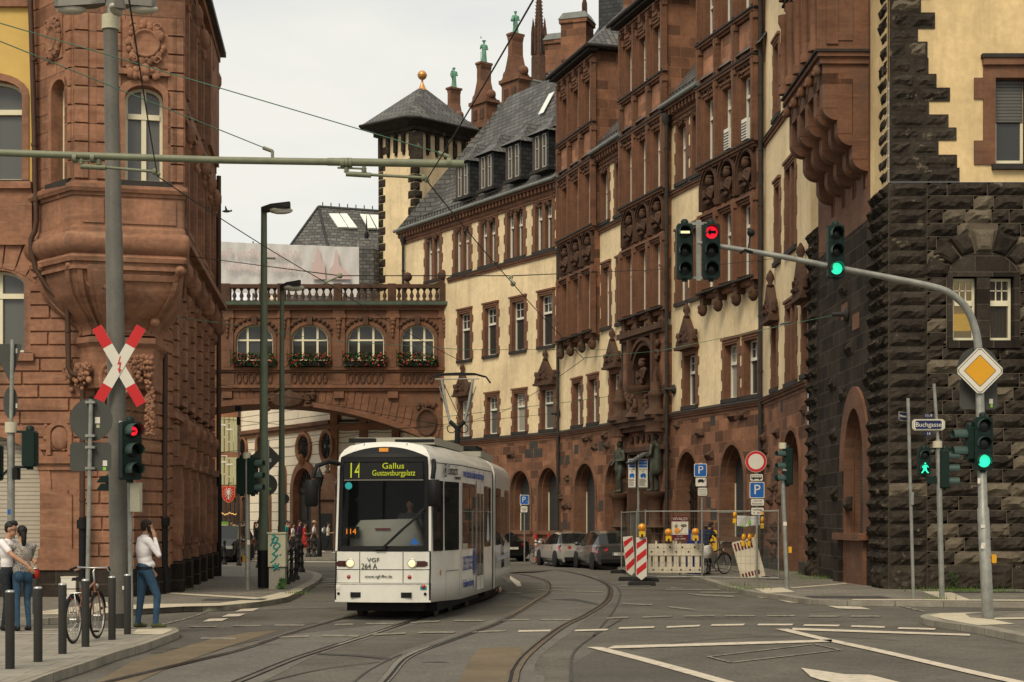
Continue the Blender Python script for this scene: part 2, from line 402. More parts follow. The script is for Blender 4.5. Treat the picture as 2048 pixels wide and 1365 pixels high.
def block(mb, x0, x1, z0, z1, prot, bev, rough=0, m=0, y=0, g=.008):
 """one ashlar block standing out of the wall; rough > 0 gives a rock face"""
 x0 += g; x1 -= g; z0 += g; z1 -= g; w, h = x1-x0, z1-z0
 if w < .04 or h < .04: return
 bv = min(bev, w*.3, h*.3)
 if not rough:
  mb.add([(x0,y,z0),(x1,y,z0),(x1,y,z1),(x0,y,z1),(x0+bv,y-prot,z0+bv),(x1-bv,y-prot,z0+bv),(x1-bv,y-prot,z1-bv),(x0+bv,y-prot,z1-bv)],
   [(4,5,6,7),(0,1,5,4),(1,2,6,5),(2,3,7,6),(3,0,4,7)], m); return
 nx, nz = max(3, int(w/.11)), max(3, int(h/.085)); vs = []
 for j in range(nz+1):
  for i in range(nx+1):
   e = min(i, nx-i, j, nz-j)
   d = 0 if e == 0 else prot*(.45 if e == 1 else .8)+R.uniform(-.5, .5)*rough
   jx = 0 if i in (0, nx) else R.uniform(-.25, .25)*w/nx; jz = 0 if j in (0, nz) else R.uniform(-.25, .25)*h/nz
   vs.append((x0+w*i/nx+jx, y-max(0, d), z0+h*j/nz+jz))
 mb.add(vs, [(j*(nx+1)+i, j*(nx+1)+i+1, (j+1)*(nx+1)+i+1, (j+1)*(nx+1)+i) for j in range(nz) for i in range(nx)], m)
def courses(mb, x0, x1, z0, z1, holes, ch, bw, prot, bev, rough=0, mats=(0,), y=0, jit=.25, wts=None):
 n = max(1, round((z1-z0)/ch)); ch = (z1-z0)/n
 for k in range(n):
  za, zb = z0+k*ch, z0+(k+1)*ch
  for a, b in free_spans(x0, x1, (za+zb)/2, holes):
   cuts = [a]; p = a+bw*(.5 if k % 2 else 1)*R.uniform(1-jit, 1+jit)
   while p < b-bw*.35: cuts.append(p); p += bw*R.uniform(1-jit, 1+jit)
   cuts.append(b)
   for u, v in zip(cuts, cuts[1:]): block(mb, u, v, za, zb, prot, bev, rough, R.choices(mats, wts)[0], y)
class Fac:
 """a facade in plan from P0 to P1; x runs along it, -y points to the street"""
 def __init__(s, P0, P1):
  s.O = V((P0[0], P0[1], 0)); d = V((P1[0]-P0[0], P1[1]-P0[1], 0)); s.L = d.length; s.t = d.normalized()
  s.M = T(*s.O) @ RZ(math.atan2(s.t.y, s.t.x))
 def u(s, px):
  k = (px-CX)/F; return (k*s.O.y-s.O.x)/(s.t.x-k*s.t.y)
 def z(s, px, py): return H+(Y0-py)*(s.O.y+s.u(px)*s.t.y)/F
 def mb(s): return MB(s.M)
# ------------------------------------------------------------------ camera, sky, sun
cam = bpy.data.cameras.new('camera'); co = bpy.data.objects.new('camera', cam); COL.objects.link(co); scn.camera = co
co.location = (0, 0, H); co.rotation_euler = (rad(90), 0, 0); cam.sensor_width = 36; cam.lens = F*36/2048
cam.shift_y = (Y0-682.5)/2048; cam.clip_end = 2000; cam.clip_start = .1
w = bpy.data.worlds.new('World'); scn.world = w; w.use_nodes = True; nt = w.node_tree; N = nt.nodes; L = nt.links
bg = N['Background']; sky = N.new('ShaderNodeTexSky'); sky.sky_type = 'NISHITA'; sky.sun_disc = False
sky.sun_elevation = rad(48); sky.sun_rotation = rad(202)
mx = N.new('ShaderNodeMix'); mx.data_type = 'RGBA'; bg.inputs['Strength'].default_value = .12
tc = N.new('ShaderNodeTexCoord'); mp = N.new('ShaderNodeMapping'); mp.inputs['Scale'].default_value = (2.2, 2.2, 7); L.new(tc.outputs['Generated'], mp.inputs[0])
nz = N.new('ShaderNodeTexNoise'); nz.inputs['Scale'].default_value = 1.6; nz.inputs['Detail'].default_value = 6; L.new(mp.outputs[0], nz.inputs['Vector'])
mr = N.new('ShaderNodeMapRange'); mr.inputs[1].default_value = .35; mr.inputs[2].default_value = .62; mr.inputs[3].default_value = .72; mr.inputs[4].default_value = 1.0
L.new(nz.outputs['Fac'], mr.inputs[0]); L.new(mr.outputs[0], mx.inputs[0]); L.new(sky.outputs[0], mx.inputs[6])
mx.inputs[7].default_value = (7.5, 7.38, 6.8, 1)
L.new(mx.outputs[2], bg.inputs['Color'])
sd = bpy.data.lights.new('sun', 'SUN'); sd.energy = 2.7; sd.angle = rad(26); sd.color = (1, .88, .68)
so = bpy.data.objects.new('sun', sd); COL.objects.link(so)
so.rotation_euler = (rad(90-48), 0, rad(-22))      # light travels towards +y and a little +x: sun behind and left of the eye
vs_ = scn.view_settings; vs_.view_transform = 'Standard'; vs_.look = 'None'; vs_.gamma = 1; vs_.exposure = 0
# ================================================================== bodies: one continuous skin grown over a posed skeleton
def body_mesh(name, caps, ells, mats, voxel=.014, smooth_it=3):
 """caps: (a, b, ra, rb, mat), ells: (centre, radii, mat[, tilt about x])"""
 mb = MB()
 for a, b, ra, rb, m in caps:
  a, b = V(a), V(b); d = (b-a)
  if d.length < 1e-5: continue
  u = d.normalized(); pts = []; rs = []
  for k in range(4): t = k/3*math.pi/2; pts.append(a-u*ra*math.cos(t)); rs.append(max(.001, ra*math.sin(t)))
  for k in range(4): t = k/3*math.pi/2; pts.append(b+u*rb*math.sin(t)); rs.append(max(.001, rb*math.cos(t)))
  mb.tube(pts, rs, 0, 12)
 for e in ells: mb.ball(e[0], e[1], 0, 16, 11)
 me = mb.mesh('tmp', ['skin']); o = bpy.data.objects.new('tmp', me); COL.objects.link(o)
 md = o.modifiers.new('r', 'REMESH'); md.mode = 'VOXEL'; md.voxel_size = voxel; md.use_smooth_shade = True
 sm_ = o.modifiers.new('s', 'SMOOTH'); sm_.factor = .5; sm_.iterations = smooth_it
 bpy.context.view_layer.update()
 out = bpy.data.meshes.new_from_object(o.evaluated_get(bpy.context.evaluated_depsgraph_get()))
 bpy.data.objects.remove(o); bpy.data.meshes.remove(me)
 out.name = name; out.materials.clear()
 for m in mats: out.materials.append(MATS[m])
 C = [(V(a), V(b)-V(a), (V(b)-V(a)).length_squared, ra, rb, m) for a, b, ra, rb, m in caps]
 E = [(V(e[0]), e[1], e[2]) for e in ells]
 idx = []
 for p in out.polygons:
  c = p.center; best = 9; bm_ = 0
  for a, d, l2, ra, rb, m in C:
   t = min(1, max(0, (c-a).dot(d)/l2)) if l2 else 0
   v = (c-a-d*t).length-(ra+(rb-ra)*t)
   if v < best: best = v; bm_ = m
  for ce, r, m in E:
   q = c-ce; k = math.sqrt((q.x/r[0])**2+(q.y/r[1])**2+(q.z/r[2])**2); v = (k-1)*min(r)
   if v < best: best = v; bm_ = m
  idx.append(bm_)
 out.polygons.foreach_set('material_index', idx); out.polygons.foreach_set('use_smooth', [True]*len(idx))
 return out
def hand_caps(wrist, direction, palm_n, m, curl=.5, s=1.0, side=1):
 """palm and five fingers: direction along the palm, palm_n points out of the palm"""
 w = V(wrist); d = V(direction).normalized(); n = V(palm_n); n = (n-d*n.dot(d)).normalized(); x = d.cross(n)*side
 caps = [(w, w+d*.05*s+x*.0, .026*s, .030*s, m), (w+d*.03*s-x*.022*s, w+d*.085*s-x*.026*s, .014*s, .013*s, m), (w+d*.03*s+x*.022*s, w+d*.088*s+x*.024*s, .014*s, .013*s, m), (w+d*.04*s, w+d*.09*s, .016*s, .014*s, m)]
 for k, (off, ln) in enumerate(((-.032, .060), (-.011, .074), (.011, .078), (.032, .068))):
  b = w+d*.088*s+x*off*s; c = curl*(.8+.12*k)
  p1 = b+(d*math.cos(c*.5)+n*math.sin(c*.5)+x*off*2)*ln*.5*s; p2 = p1+(d*math.cos(c*1.4)+n*math.sin(c*1.4)+x*off)*ln*.5*s
  caps += [(b, p1, .0105*s, .0095*s, m), (p1, p2, .0095*s, .008*s, m)]
 t0 = w+d*.025*s+x*.028*s; t1 = t0+(d*.6+x*.65+n*.35).normalized()*.042*s; t2 = t1+(d*.9+x*.15+n*.35).normalized()*.034*s
 caps += [(t0, t1, .014*s, .0115*s, m), (t1, t2, .0115*s, .009*s, m)]
 return caps
def build_person(name, label, loc, rz, J, mats, hair=None, voxel=.028, h=1.75, extra_caps=(), extra_ells=(), group=None, slim=1.0, fingers=False, cat='person', skirt=None):
 """J: joints for a 1.75 m figure facing -y. mats = skin, top, trousers, shoes"""
 k = h/1.75
 D = dict(hipL=(-.09,0,.92), hipR=(.09,0,.92), kneeL=(-.10,-.02,.50), kneeR=(.10,-.02,.50), ankL=(-.10,.02,.09), ankR=(.10,.02,.09), footL=None, footR=None,
   shL=(-.185,.01,1.425), shR=(.185,.01,1.425), elL=(-.235,.03,1.14), elR=(.235,.03,1.14), wrL=(-.235,-.06,.90), wrR=(.235,-.06,.90),
   neck=(0,.01,1.47), head=(0,-.015,1.635), pelvis=(0,0,.96), waist=(0,0,1.10), chest=(0,0,1.29), palmL=(1,0,0), palmR=(-1,0,0), handL=None, handR=None, sleeve=0, face=(0,-1,0))
 D.update(J); g_ = {a: (V(b)*k if isinstance(b, tuple) and a not in ('palmL', 'palmR', 'handL', 'handR', 'face') else b) for a, b in D.items()}
 s = k*slim; c = []; e = []
 SK, TP, TR, SH = 0, 1, 2, 3
 for S in 'LR':
  hip, kn, an = g_['hip'+S], g_['knee'+S], g_['ank'+S]
  c += [(hip, kn, .088*s, .060*s, TR), (kn, an, .060*s, .043*s, TR)]
  ft = g_['foot'+S] or V((0, -1, 0)); ft = V(ft).normalized()
  c += [(an+V((0,0,-.045*k))-ft*.035*k, an+V((0,0,-.057*k))+ft*.15*k, .040*k, .032*k, SH), (an+V((0,0,-.02*k)), an+V((0,0,-.04*k))+ft*.06*k, .042*k, .038*k, SH)]
  sh, el, wr = g_['sh'+S], g_['el'+S], g_['wr'+S]
  sl = g_['sleeve']
  c += [(sh, el, .057*s, .043*s, TP if sl != 2 else SK)] if sl != 1 else [(sh, sh.lerp(el, .62), .060*s, .054*s, TP), (sh.lerp(el, .6), el, .040*s, .038*s, SK)]
  c += [(el, wr, .041*s, .030*s, TP if sl == 0 else SK)]
  hd = g_['hand'+S]; hd = V(hd) if hd else (wr-el).normalized()
  if fingers: c += hand_caps(wr+hd.normalized()*.02*k, hd, g_['palm'+S], SK, .55, k, 1 if S == 'R' else -1)
  else: c += [(wr, wr+hd.normalized()*.13*k, .034*k, .022*k, SK)]
 P, W, Ch, Nk, Hd = g_['pelvis'], g_['waist'], g_['chest'], g_['neck'], g_['head']
 e += [(P, (.160*s, .118*s, .125*s), TR), (W, (.145*s, .105*s, .17*s), TP), (Ch, (.172*s, .118*s, .20*s), TP)]
 c += [(g_['shL'].lerp(Ch, .1), g_['shR'].lerp(Ch, .1), .062*s, .062*s, TP), (Ch.lerp(Nk, .6), Nk.lerp(Hd, .45), .054*s, .050*s, SK)]
 fd = V(g_['face']).normalized(); sd = fd.cross(V((0, 0, 1)))
 e += [(Hd+V((0,0,.025*k)), (.077*k, .090*k, .098*k) if abs(fd.y) > .7 else (.090*k, .077*k, .098*k), SK), (Hd+fd*.022*k-V((0,0,.055*k)), (.056*k, .060*k, .060*k), SK)]
 c += [(Hd+fd*.085*k+V((0,0,.012*k)), Hd+fd*.104*k-V((0,0,.018*k)), .010*k, .014*k, SK)]
 for q in (-1, 1): e += [(Hd+sd*.076*k*q-fd*.0*k, (.014*k, .022*k, .034*k), SK)]
 if skirt:
  for S in 'LR': c += [(P-V((0,0,.02)), g_['knee'+S].lerp(g_['hip'+S], .1), .15*s, skirt*s, TR)]
 for q in extra_caps: c.append((V(q[0])*k, V(q[1])*k, q[2]*k, q[3]*k, q[4]))
 for q in extra_ells: e.append((V(q[0])*k, tuple(v*k for v in q[1]), q[2]))
 t = thing(name, label, cat, loc, rz, group)
 link('body', body_mesh('body', c, e, mats, voxel), t)
 if hair:
  hm, kind = hair; hb = MB(); back = -fd
  ce = Hd+V((0, 0, .050*k))+back*.018*k
  rr = (.086*k, .098*k, .088*k) if abs(fd.y) > .7 else (.098*k, .086*k, .088*k)
  hb.ball(ce, rr, 0, 14, 9); hb.ball(Hd+back*.05*k+V((0,0,.012*k)), (.07*k, .066*k, .075*k), 0, 12, 8)
  if kind == 'long':
   hb.ball(Hd+back*.065*k-V((0,0,.10*k)), (.085*k, .06*k, .15*k), 0, 12, 8); hb.ball(Hd+back*.085*k-V((0,0,.20*k)), (.075*k, .045*k, .14*k), 0, 12, 8)
  if kind == 'tail':
   hb.tube([Hd+back*.09*k+V((0,0,.02*k)), Hd+back*.115*k-V((0,0,.08*k)), Hd+back*.11*k-V((0,0,.17*k)), Hd+back*.09*k-V((0,0,.25*k))], [.05*k, .045*k, .038*k, .01*k], 0, 10)
  if kind == 'quiff':
   hb.ball(Hd+fd*.035*k+V((0,0,.105*k)), (.066*k, .066*k, .042*k), 0, 12, 8); hb.ball(Hd+fd*.075*k+V((0,0,.085*k)), (.05*k, .035*k, .03*k), 0, 10, 7)
  hb.build('hair', hm, t)
 return t
# ================================================================== ground, roads, pavements
def struct(name, mb, m, kind='structure'):
 o = mb.build(name, m); o['kind'] = kind; return o
def smooth(pts, n=8):
 pts = [V(p) for p in pts]; out = []
 for i in range(len(pts)-1):
  p0, p1, p2, p3 = pts[max(i-1, 0)], pts[i], pts[i+1], pts[min(i+2, len(pts)-1)]
  for k in range(n):
   t = k/n; out.append(.5*((2*p1)+(p2-p0)*t+(2*p0-5*p1+4*p2-p3)*t*t+(3*p1-p0-3*p2+p3)*t**3))
 out.append(pts[-1]); return out
def ribbon(mb, pts, a, b, z, m=0, z2=None):
 """strip between sideways offsets a and b (to the right of travel)"""
 L_ = []
 for i, p in enumerate(pts):
  d = (pts[min(i+1, len(pts)-1)]-pts[max(i-1, 0)]); d.z = 0; d.normalize(); r = V((d.y, -d.x, 0))
  L_.append((p+r*a, p+r*b))
 for (p, q), (p2, q2) in zip(L_, L_[1:]):
  mb.quad((p.x,p.y,z),(q.x,q.y,z),(q2.x,q2.y,z),(p2.x,p2.y,z),m)
 return L_
g = MB(); g.quad((-400,-60,0),(400,-60,0),(400,700,0),(-400,700,0)); struct('ground', g, 'asphalt')
def rail_line(px, extra_front=None, extra_back=()):
 p = [gp(*q) for q in px]
 d = (p[0]-p[1]).normalized(); p.insert(0, p[0]+d*7)
 return smooth(p+[V((*e, 0)) for e in extra_back], 6)
lL = rail_line([(300,1345),(475,1302),(580,1267),(650,1247),(712,1231)], extra_back=[(-2.62,36),(-1.98,41),(-1.8,46),(-2.2,52),(-3.2,58)])
lR = rail_line([(475,1365),(580,1322),(650,1299),(750,1267),(838,1239)], extra_back=[(-1.15,36),(-.52,41),(-.36,46),(-.78,52),(-1.75,58.4)])
rL = rail_line([(767,1365),(815,1315),(900,1282),(1000,1245),(1065,1207),(1098,1182),(1085,1160),(1015,1147)], extra_back=[(-2.0,59),(-3.6,66)])
rR = rail_line([(1025,1365),(1032,1340),(1060,1305),(1125,1255),(1175,1230),(1218,1197),(1206,1165),(1120,1142)], extra_back=[(.2,59.5),(-1.2,64),(-2.6,68)])
bed = MB()
for a, b in ((lL, lR), (rL, rR)):
 n = min(len(a), len(b))
 for i in range(n-1):
  p, q, q2, p2 = a[i], b[i], b[i+1], a[i+1]
  ex = .38
  d = (q-p).normalized()*ex; d2 = (q2-p2).normalized()*ex
  for zz, (s, e, e2, s2) in ((.004, (p-d, q+d, q2+d2, p2-d2)),):
   bed.quad((s.x,s.y,zz),(e.x,e.y,zz),(e2.x,e2.y,zz),(s2.x,s2.y,zz))
struct('track_bed', bed, 'track_bed')
def patch(name, px, m, z=.008):
 b = MB(); b.add([(*gp(*p)[:2], z) for p in px], [tuple(range(len(px)))]); struct(name, b, m)
patch('road_patch', [(180,1372),(265,1325),(430,1278),(500,1266),(560,1262),(470,1290),(350,1332),(262,1372)][::-1], 'asphalt_tan', .0105)
patch('road_patch', [(915,1375),(935,1328),(960,1297),(1048,1295),(1032,1332),(1022,1375)], 'asphalt_tan')
patch('road_patch', [(1190,1302),(1140,1330),(1136,1375),(1470,1375),(1330,1330)], 'asphalt_dark', .004)
patch('road_patch', [(330,1302),(360,1262),(480,1255),(640,1246),(500,1270),(420,1290)][::-1], 'asphalt_dark', .0085)
patch('road_patch', [(300,1308),(350,1272),(540,1254),(760,1240),(760,1250),(560,1272),(430,1300)][::-1], 'asphalt_dark', .006)
patch('road_patch', [(630,1310),(720,1314),(784,1322),(783,1318),(720,1311),(640,1307)][::-1], 'asphalt_patch')
patch('road_patch', [(840,1326),(900,1327),(880,1324)], 'asphalt_patch')
patch('road_patch', [(1100,1200),(1150,1203),(1200,1212),(1196,1208),(1150,1198)], 'asphalt_patch')
patch('road_patch', [(470,1208),(690,1205),(690,1216),(480,1222)][::-1], 'track_bed', .0055)
sm = MB()
for pts in ([(1260,1300),(1400,1282),(1600,1272),(1800,1282)], [(1300,1216),(1420,1226),(1560,1229),(1700,1222),(1850,1219)], [(1195,1155),(1240,1180),(1232,1215),(1188,1275)], [(520,1370),(640,1340),(760,1325)],
   [(700,1372),(735,1345),(770,1322),(800,1310)], [(905,1192),(1010,1190),(1090,1205)], [(1240,1240),(1180,1275),(1150,1310),(1140,1365)], [(300,1300),(420,1296),(560,1290)]):
 ribbon(sm, smooth([gp(x+R.uniform(-4, 4), y+R.uniform(-1, 1)) for x, y in pts], 8), -.018, .018, .0112)
struct('tar_seam', sm, 'asphalt_patch')
for nm, ln, side in (('rail', lL, 1), ('rail', lR, -1), ('rail', rL, 1), ('rail', rR, -1)):
 r = MB(); ribbon(r, ln, -.075, .075, .012, 1); ribbon(r, ln, -.035*1-.03*side*0, .035, .0165, 0) if False else None
 a, b = (-.065, .005) if side == 1 else (-.005, .065)
 ribbon(r, ln, a, b, .017, 0)
 c, d = (.05, .075) if side == 1 else (-.075, -.05)
 ribbon(r, ln, c, d, .017, 0)
 struct(nm, r, ['rail_steel', 'rail_groove'])
paint = MB(); worn = MB(); ZP = .0138
def pq(px, mb=paint): mb.add([(*gp(*p)[:2], ZP) for p in px], [tuple(range(len(px)))])
def stroke(x0, y0, x1, y1, h, mb=worn, sk=0):
 pq([(x0,y0+h/2),(x1,y1+h/2),(x1+sk,y1-h/2),(x0+sk,y0-h/2)], mb)
for a, b, y, dy in ((377,432,1255,0),(465,520,1253,0),(548,607,1252,0),(668,705,1251,-1),(730,787,1249,0),(820,878,1247,-3),(906,965,1243,0),(1003,1057,1242,-1),(1080,1140,1241,0),(1212,1256,1238,-2),(1283,1342,1236,-2),
  (1366,1427,1234,-1),(1448,1508,1233,0),(1533,1588,1233,0),(1617,1677,1234,0),(1700,1760,1234,0)): stroke(a, y, b, y+dy, 2.6, worn, 3)
for a, b, y, dy in ((400,470,1278,1),(557,618,1276,-2),(643,715,1273,1),(745,810,1271,-3),(835,908,1267,-1),(945,1010,1266,-3),(1035,1100,1264,-1),(1148,1214,1263,-2),(1236,1307,1258,-2),(1332,1398,1256,-3),(1421,1487,1252,-1),(1514,1584,1251,0),
  (1606,1677,1252,1),(1701,1768,1254,2),(1795,1869,1258,2)): stroke(a, y, b, y+dy, 3.2, worn if a < 1000 else paint, 3)
for a, b, y in ((405,443,1242),(443,478,1232.5),(470,505,1222)): stroke(a, y, b, y-1, 5.5, paint, 14)
for i in range(10):
 t0, t1 = i/10, (i+.8)/10; f = lambda t: (318+t*142, 1251-46*t+10*t*(1-t)*2)
 (xa, ya), (xb, yb) = f(t0), f(t1); stroke(xa, ya, xb, yb, 3, worn, 3)
def long(px, w): ribbon(paint, smooth([gp(*p) for p in px], 6), -w/2, w/2, ZP)
pq([(1212,1299.5),(1664,1285.5),(1664,1281),(1228,1293.5)])
long([(1188,1296),(1275,1318),(1360,1341),(1480,1375)], .22)
long([(1563,1259.5),(1640,1278),(1760,1304),(1860,1327),(1960,1350),(2060,1372)], .22)
pq([(1585,1262),(1940,1273.5),(1940,1270),(1585,1257.5)])
for a, b in (((1417,1315),(1628,1290)),((1628,1290),(1680,1301.5)),((1680,1301.5),(1462,1327)),((1462,1327),(1417,1315))):
 ribbon(worn, [gp(*a), gp(*b)], -.03, .03, ZP)
pq([(1602,1338),(1622,1356),(1640,1362),(1690,1372),(1800,1378),(1840,1378),(1780,1362),(1740,1352),(1690,1351)][::1])
for a, b, y in ((1500,1556,1194),(1556,1630,1203),(1654,1730,1215)): pq([(a+22,y+3.5),(b+12,y+5.5),(b-8,y),(a,y-2)], paint)
for i in range(7): stroke(1760+i*13, 1204+i*3, 1773+i*13, 1206+i*3, 3, worn, -4)
for p in ([(1370,1188),(1392,1192),(1470,1196),(1466,1193)], [(1334,1216),(1390,1222),(1384,1219),(1340,1214)], [(1244,1210),(1305,1212),(1303,1209.5),(1246,1208)]): pq(p, worn)
for a, b, y in ((1000,1040,1186),(1075,1130,1181),(1150,1205,1184),(1340,1365,1177),(1100,1140,1175),(1240,1300,1172),(1330,1440,1180),(1400,1500,1186)): stroke(a, y, b, y+.8, 1.7, worn, 2)
pq([(1016,1155),(1020,1153),(1040,1165),(1043,1174),(1034,1174)], paint)
for i, y in enumerate((1160, 1165, 1170, 1174)): stroke(650-i*8, y, 700, y-3, 2.4, worn, 3)
for a, b, y in ((560,700,1124.5),(470,530,1122),(600,690,1113.5)): stroke(a, y, b, y+.5, 1.5, paint, 1)
struct('road_markings', paint, 'road_paint'); struct('worn_road_markings', worn, 'road_paint_worn')
K = .12
def pavement(name, pts, top, kerbpts):
 b = MB(); b.slab(pts, 0, K, 0, 1); struct(name, b, [top, 'kerb'])
 k = MB(); L_ = ribbon(k, kerbpts, .002, .26, K+.004)
 ribbon(k, kerbpts, -.012, .002, K+.004)
 for i in range(len(kerbpts)-1):
  a, c = L_[i][0], L_[i+1][0]
  d = (c-a).normalized(); o = V((-d.y, d.x, 0))*.014; a = a+o; c = c+o
  k.quad((a.x,a.y,0.001),(c.x,c.y,0.001),(c.x,c.y,K+.004),(a.x,a.y,K+.004))
 struct(name.replace('pavement', 'kerb').replace('island', 'island_kerb'), k, 'kerb')
def tact(px, z=K+.008, zz=K):
 b = MB(); b.add([(*gp(*p, zz)[:2], z) for p in px], [tuple(range(len(px)))])
 o = b.build('tactile_paving', 'tactile'); o['kind'] = 'structure'
le = smooth([gp(*p, K) for p in [(-200,1246),(0,1240),(100,1237),(200,1229),(267,1219),(367,1213),(440,1212),(520,1204),(575,1194),(608,1177),(634,1163),(643,1152),(632,1145),(605,1140),(555,1137),(500,1134),(430,1128.5)]], 4)
pavement('pavement', [p[:2] for p in le]+[(-16,66),(-40,66),(-40,30)], 'paving_grey', [p for p in le][::-1])
tact([(200,1229),(267,1219.5),(367,1214),(440,1212.5),(520,1204.5),(575,1195),(606,1180),(560,1186),(515,1197),(440,1207),(367,1208.5),(300,1209),(200,1215)])
tact([(333,1188.5),(510,1199.5),(530,1197),(333,1186)], K+.012)
tact([(75,1230),(75,1225),(215,1205),(217,1215),(180,1230)])
isl = smooth([gp(*p, K) for p in [(-120,1470),(57,1365),(167,1327),(230,1305),(283,1290),(325,1275),(347,1267),(356,1262),(352,1258),(333,1255.5),(200,1257),(0,1258),(-150,1258)]], 4)
pavement('traffic_island', [p[:2] for p in isl], 'paving', isl[::-1])
tact([(262,1270),(325,1270),(346,1260),(333,1258.5),(275,1259.5)])
b = MB(); ribbon(b, [gp(-100,1260.5,K), gp(270,1261,K)], -.06, .06, K+.006); struct('tactile_strip', b, 'road_paint')
b = MB(); ribbon(b, [gp(-100,1270,K), gp(115,1269,K), gp(170,1265,K)], -.05, .05, K+.006); struct('tactile_strip', b, 'road_paint')
re = smooth([gp(*p, K) for p in [(1340,1144),(1377,1150.5),(1415,1161),(1465,1176),(1514,1185.5),(1556,1190.5),(1636,1200),(1823,1203.5),(2048,1206),(2400,1207)]], 4)
far = [V((-12,103,0)), V((-7.2,95.3,0)), V((-1.4,85.2,0)), re[0]]
pavement('pavement', [p[:2] for p in far]+[p[:2] for p in re]+[(30,36),(30,70),(12,90),(2,110),(-5,110)], 'paving_grey', (far+re[1:])[::-1])
tact([(1508,1178),(1530,1187),(1590,1185),(1566,1176)])
tact([(1578,1176),(1585,1177.5),(1695,1168.5),(1690,1167)])
tact([(1845,1184),(1890,1201),(1942,1201),(1898,1184)])
tact([(1700,1201.5),(2120,1203.5),(2120,1201),(1708,1199.5)], K+.012)
ri = smooth([gp(*p, K) for p in [(2200,1292),(2048,1272),(1953,1254),(1880,1244),(1850,1238),(1842,1233),(1856,1228.5),(1900,1226),(1966,1224.5),(2060,1223),(2200,1222)]], 4)
pavement('traffic_island', [p[:2] for p in ri][::-1], 'paving_grey', [p for p in ri])
tact([(1858,1232.5),(1895,1241),(1955,1251.5),(2030,1249),(1985,1240),(1940,1236),(1930,1229),(1968,1226),(1880,1228)][::-1][::-1])
tact([(1988,1240.5),(2090,1239),(2090,1235.5),(1990,1237)], K+.012)
fe = [V((-40,77.6,0)), V((-9.8,77.6,0)), V((-7.6,78.2,0)), V((-6.2,81,0)), V((-5.9,100,0)), V((-5.9,150,0))]
pavement('pavement', [(-40,77.6),(-9.8,77.6),(-7.6,78.2),(-6.2,81),(-5.9,100),(-5.9,150),(-60,150),(-60,77.6)], 'paving_grey', fe[::-1])
for px, py, w_, h_ in ((1695,1199,.9,.55),(470,1204,.7,.4),(1965,1189,1.0,.3)):
 b = MB(); p = gp(px, py-4, K)
 b.quad((p.x-w_,p.y-h_,K+.01),(p.x+w_,p.y-h_,K+.01),(p.x+w_,p.y+h_,K+.01),(p.x-w_,p.y+h_,K+.01)); struct('manhole_cover', b, 'asphalt_patch')
gr = MB()
def tuft(x, y, z, n, s):
 for _ in range(n):
  a = R.uniform(0, 6.3); q = V((x+R.gauss(0, s), y+R.gauss(0, s*.6), z)); h_ = R.uniform(.05, .16); d = V((math.cos(a), math.sin(a), 0))
  gr.add([q-d*.008, q+d*.008, q+V((R.uniform(-.05,.05), R.uniform(-.05,.05), h_))], [(0, 1, 2)])
for px, py, n, s in ((1636,1158,160,.35),(1608,1150,90,.3),(1565,1143,60,.3),(1540,1134,60,.5),(1500,1180,80,.4),(1470,1172,60,.3),(1860,1182,120,.45),(1940,1184,160,.5),(1990,1184,70,.35),(1880,1200,50,.2),(592,1188,60,.15),(365,1180,50,.3),(1600,1135,40,.3),(1930,1183,90,.25)):
 p = gp(px, py, K); tuft(p.x, p.y, K, n, s)
o = gr.build('grass_tufts', 'grass'); o['kind'] = 'stuff'; tag(o, 'short green grass tufts growing in the pavement joints along the walls', 'grass')
